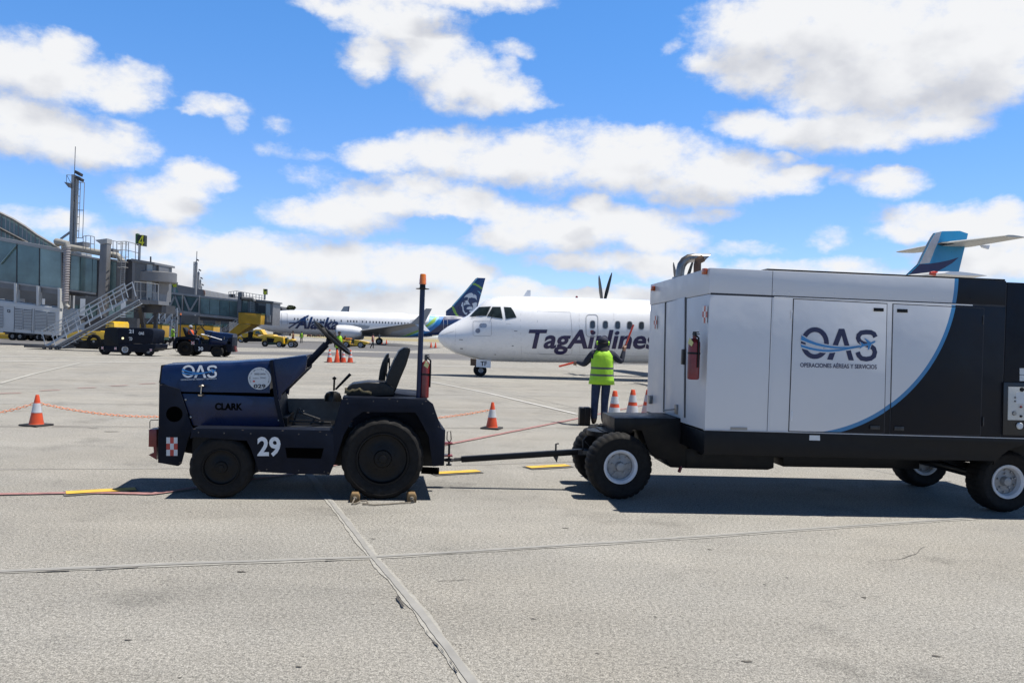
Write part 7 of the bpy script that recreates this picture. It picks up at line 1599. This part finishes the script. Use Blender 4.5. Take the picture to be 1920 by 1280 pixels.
def open_tug(f_, Zf, label, sh=0):
    r = tag(f_.root('baggage_tractor'), label, 'tractor', 'yellow airport vehicles')
    MB().prism(f_.Q(Zf([(770, 970), (1010, 990), (1095, 1000), (1105, 1130), (1080, 1130), (1060, 1080), (1010, 1075), (960, 1100), (905, 1095), (930, 1035), (770, 1010)]), 0), 0, 1.5).build('hood', yw2, r, bevel=.04)
    MB().prism(f_.Q(Zf([(690, 1085), (715, 1030), (760, 1010), (770, 970), (800, 985), (790, 1100)]), .1), .1, 1.4).build('nose', yw2, r, bevel=.03)
    MB().prism(f_.Q(Zf([(790, 1010), (930, 1030), (910, 1100), (790, 1100)]), -.02), -.02, 1.2).build('engine_bay', blackm, r)
    MB().prism(f_.Q(Zf([(1165, 1050), (1255, 1035), (1275, 1060), (1240, 1080), (1215, 1125), (1160, 1120)]), 0), 0, 1.5).build('rear_fender', yw2, r, bevel=.03)
    MB().prism(f_.Q(Zf([(1095, 1115), (1165, 1115), (1165, 1135), (1095, 1135)]), .02), .02, 1.45).build('floor', yw2, r); MB().prism(f_.Q(Zf([(1115, 1030), (1165, 1010), (1170, 1090), (1120, 1115)]), .5), .5, 1.1).build('seat', green_d, r); MB().prism(f_.Q(Zf([(695, 1095), (1100, 1095), (1100, 1140), (800, 1145), (700, 1115)]), .05), .05, 1.4).build('chassis', green_d, r)
    for x_, R0 in ((755, .32), (1020, .30), (1240, .34)): wf(r, f_.P(*Zf([(x_, 1140)])[0])[0], R0, -.06, .22, None if x_ != 755 else rim_dark); 
    for x_, R0 in ((1020, .30), (1240, .34)): wf(r, f_.P(*Zf([(x_, 1140)])[0])[0], R0, 1.3, .22)
    a = f_.Q(Zf([(1130, 1010), (1105, 980)]), .7); MB().tube([(a[0][0], .7, a[0][1]), (a[1][0], .7, a[1][1])], .03, 6).build('steering_column', blackm, r)
    return r
open_tug(f2, Z9, 'bright yellow open tractor parked on the asphalt before the jet airliner nose')
Z13 = lambda L_: [(590 + a / 12.8, 590 + b / 12.8) for a, b in L_]
f3 = Fr(*(lambda w: (w.x, w.y))(G(664, 652)), 0)
r = tag(f3.root('baggage_tractor'), 'yellow tractor with pointed tail under the jet airliner engine', 'tractor', 'yellow airport vehicles')
MB().prism(f3.Q(Z13([(625, 600), (720, 620), (845, 615), (850, 710), (820, 710), (790, 660), (720, 665), (690, 700), (640, 690)]), 0), 0, 1.5).build('hood', yw2, r, bevel=.03)
MB().prism(f3.Q(Z13([(945, 600), (1100, 620), (1240, 650), (1290, 670), (1230, 715), (1150, 705), (1130, 670), (1080, 680), (1050, 745), (950, 740)]), 0), 0, 1.5).build('rear_body', yw2, r, bevel=.03)
MB().prism(f3.Q(Z13([(845, 700), (950, 715), (950, 745), (845, 740)]), .05), .05, 1.4).build('floor', ywpaint, r); MB().prism(f3.Q(Z13([(880, 600), (945, 590), (950, 690), (885, 690)]), .4), .4, 1.0).build('seat', green_d, r); MB().prism(f3.Q(Z13([(640, 700), (1060, 720), (1060, 760), (700, 770)]), .1), .1, 1.3).build('chassis', blackm, r); MB().prism(f3.Q(Z13([(620, 540), (850, 560), (850, 590), (640, 600)]), .9), .9, 2.2).build('canopy_board', mat('orange_board', (.60, .22, .03), .6), r)
for x_ in (750, 1100):
    for v in (-.05, 1.3): wf(r, f3.P(*Z13([(x_, 760)])[0])[0], .36, v, .24)
f4 = Fr(*(lambda w: (w.x, w.y))(G(200, 655)), 0)
r = yellow_truck(f4, [(125, 627), (150, 619), (196, 621), (197, 643), (158, 646), (150, 640), (125, 645)], [(196, 640), (198, 605), (201, 602), (212, 602), (214, 606), (215, 640)], 'yellow loader truck half hidden behind the stairs and cart 21', ((142, .42), (176, .5)), rim=rim_dark, dark=[(120, 640), (196, 636), (196, 652), (120, 652)], depth=2.4)
f5 = Fr(*(lambda w: (w.x, w.y))(G(55, 639)), 0)
r = tag(f5.root('flat_dolly'), 'low yellow and black flatbed cart under the slung air unit', 'cargo cart', 'yellow cargo carts')
a, b = f5.P(8, 624), f5.P(86, 628); MB().box(a[0], b[0], 0, 2.0, .75, 1.05).build('deck', ywpaint, r); MB().box(a[0], b[0], .1, 1.9, .5, .75).build('frame', steel_d, r)
for px in (22, 36, 70, 78):
    for v in (0, 1.7): wf(r, f5.P(px, 636)[0], .36, v, .26, rim_dark)
f6 = Fr(*(lambda w: (w.x, w.y))(G(20, 636)), 0)
r = tag(f6.root('barrier'), 'long low yellow barrier lying behind the flatbed cart', 'barrier'); a, b = f6.P(-160, 629), f6.P(66, 631); MB().prism([(a[0], .02), (b[0], .02), (b[0], .55), (a[0], .55)], 0, .5).build('block', yw2, r, bevel=.08); MB().box(a[0], b[0], -.02, .52, .25, .30).build('stripe', ywpaint, r)
# far building, tree and odds and ends near the jet nose
f7 = Fr(*(lambda w: (w.x, w.y))(CAMP + ray(519, 600) * (330 / FPX)), 0); r = tag(f7.root('distant_building'), 'small dark block visible just above the jet airliner nose', 'building')
q = f7.Q([(513, 576), (527, 575.5), (529, 579), (529, 600), (513, 600)], 0); MB().prism([(x_, max(z_, 0.0) if k < 3 else 0.0) for k, (x_, z_) in enumerate(q)], 0, 14).build('wall', steel_d, r); MB().box(q[0][0] - .2, q[1][0] + .2, -.2, 14.2, q[0][1] - .1, q[0][1] + .4).build('roof', steel_g, r)
def far_tree(px, py_top, w_px, dist, label):
    c0 = CAMP + ray(px, py_top) * (dist / FPX); rt = tag(empty('tree', (c0.x, c0.y, 0)), label, 'tree', 'distant trees'); H_ = c0.z; W_ = w_px * dist / FPX / 2
    s = MB(); s.tube([(0, 0, 0), (.1, 0, H_ * .5), (-.2, .1, H_ * .8)], .45, 8, r1=.15)
    for a in range(5): s.tube([(0, 0, H_ * .5), (math.cos(a * 1.3) * W_ * .5, math.sin(a * 1.3) * W_ * .5, H_ * .78)], .2, 5, r1=.06)
    s.build('trunk', boots, rt); s = MB(); rnd = random.Random(px)
    for k in range(700):
        th = rnd.uniform(0, 6.28); ph = rnd.uniform(-1, 1); rr = rnd.uniform(.35, 1) ** .5; cl = 1 + .25 * math.sin(th * 3 + ph * 4)
        p = Vector((math.cos(th) * math.sqrt(1 - ph * ph) * W_ * rr * cl, math.sin(th) * math.sqrt(1 - ph * ph) * W_ * rr * cl, H_ - W_ * .62 + ph * W_ * .6 * rr)); u = Vector((rnd.uniform(-1, 1), rnd.uniform(-1, 1), rnd.uniform(-1, 1))).normalized() * rnd.uniform(.3, .6); w2 = Vector((rnd.uniform(-1, 1), rnd.uniform(-1, 1), rnd.uniform(-1, 1))).normalized() * .4
        s.add([p - u, p + w2, p + u, p - w2], [(0, 1, 2, 3)])
    s.build('crown', mat('far_foliage', (.055, .075, .035), .8, var=.3, scale=.8), rt, smooth_angle=0, recalc=False)
far_tree(546, 573, 14, 320, 'small round tree showing above the jet airliner roof')
for k, (px, c_) in enumerate(((579, 'red'), (588, 'dark'), (596, 'red'), (604, 'dark'), (612, 'red'), (620, 'dark'))):
    g0 = G(px, 631.5); f_ = Fr(g0.x, g0.y, 0); r = tag(f_.root('parked_cart'), ['far red cart first from the left below the jet airliner belly', 'far dark cart second from the left below the jet belly', 'far red cart third from the left below the jet belly', 'far dark cart fourth from the left below the jet belly', 'far red cart fifth from the left below the jet belly', 'far dark cart nearest the engine below the jet belly'][k], 'cart', 'carts below the jet belly')
    MB().box(-.7, .7, 0, 1.2, .45, 1.5).build('box', redox if c_ == 'red' else darkcl, r, bevel=.05); MB().box(-.75, .75, -.05, 1.25, .25, .45).build('frame', blackm, r)
    for x_ in (-.5, .5): wf(r, x_, .2, -.05, .15, rim_dark)
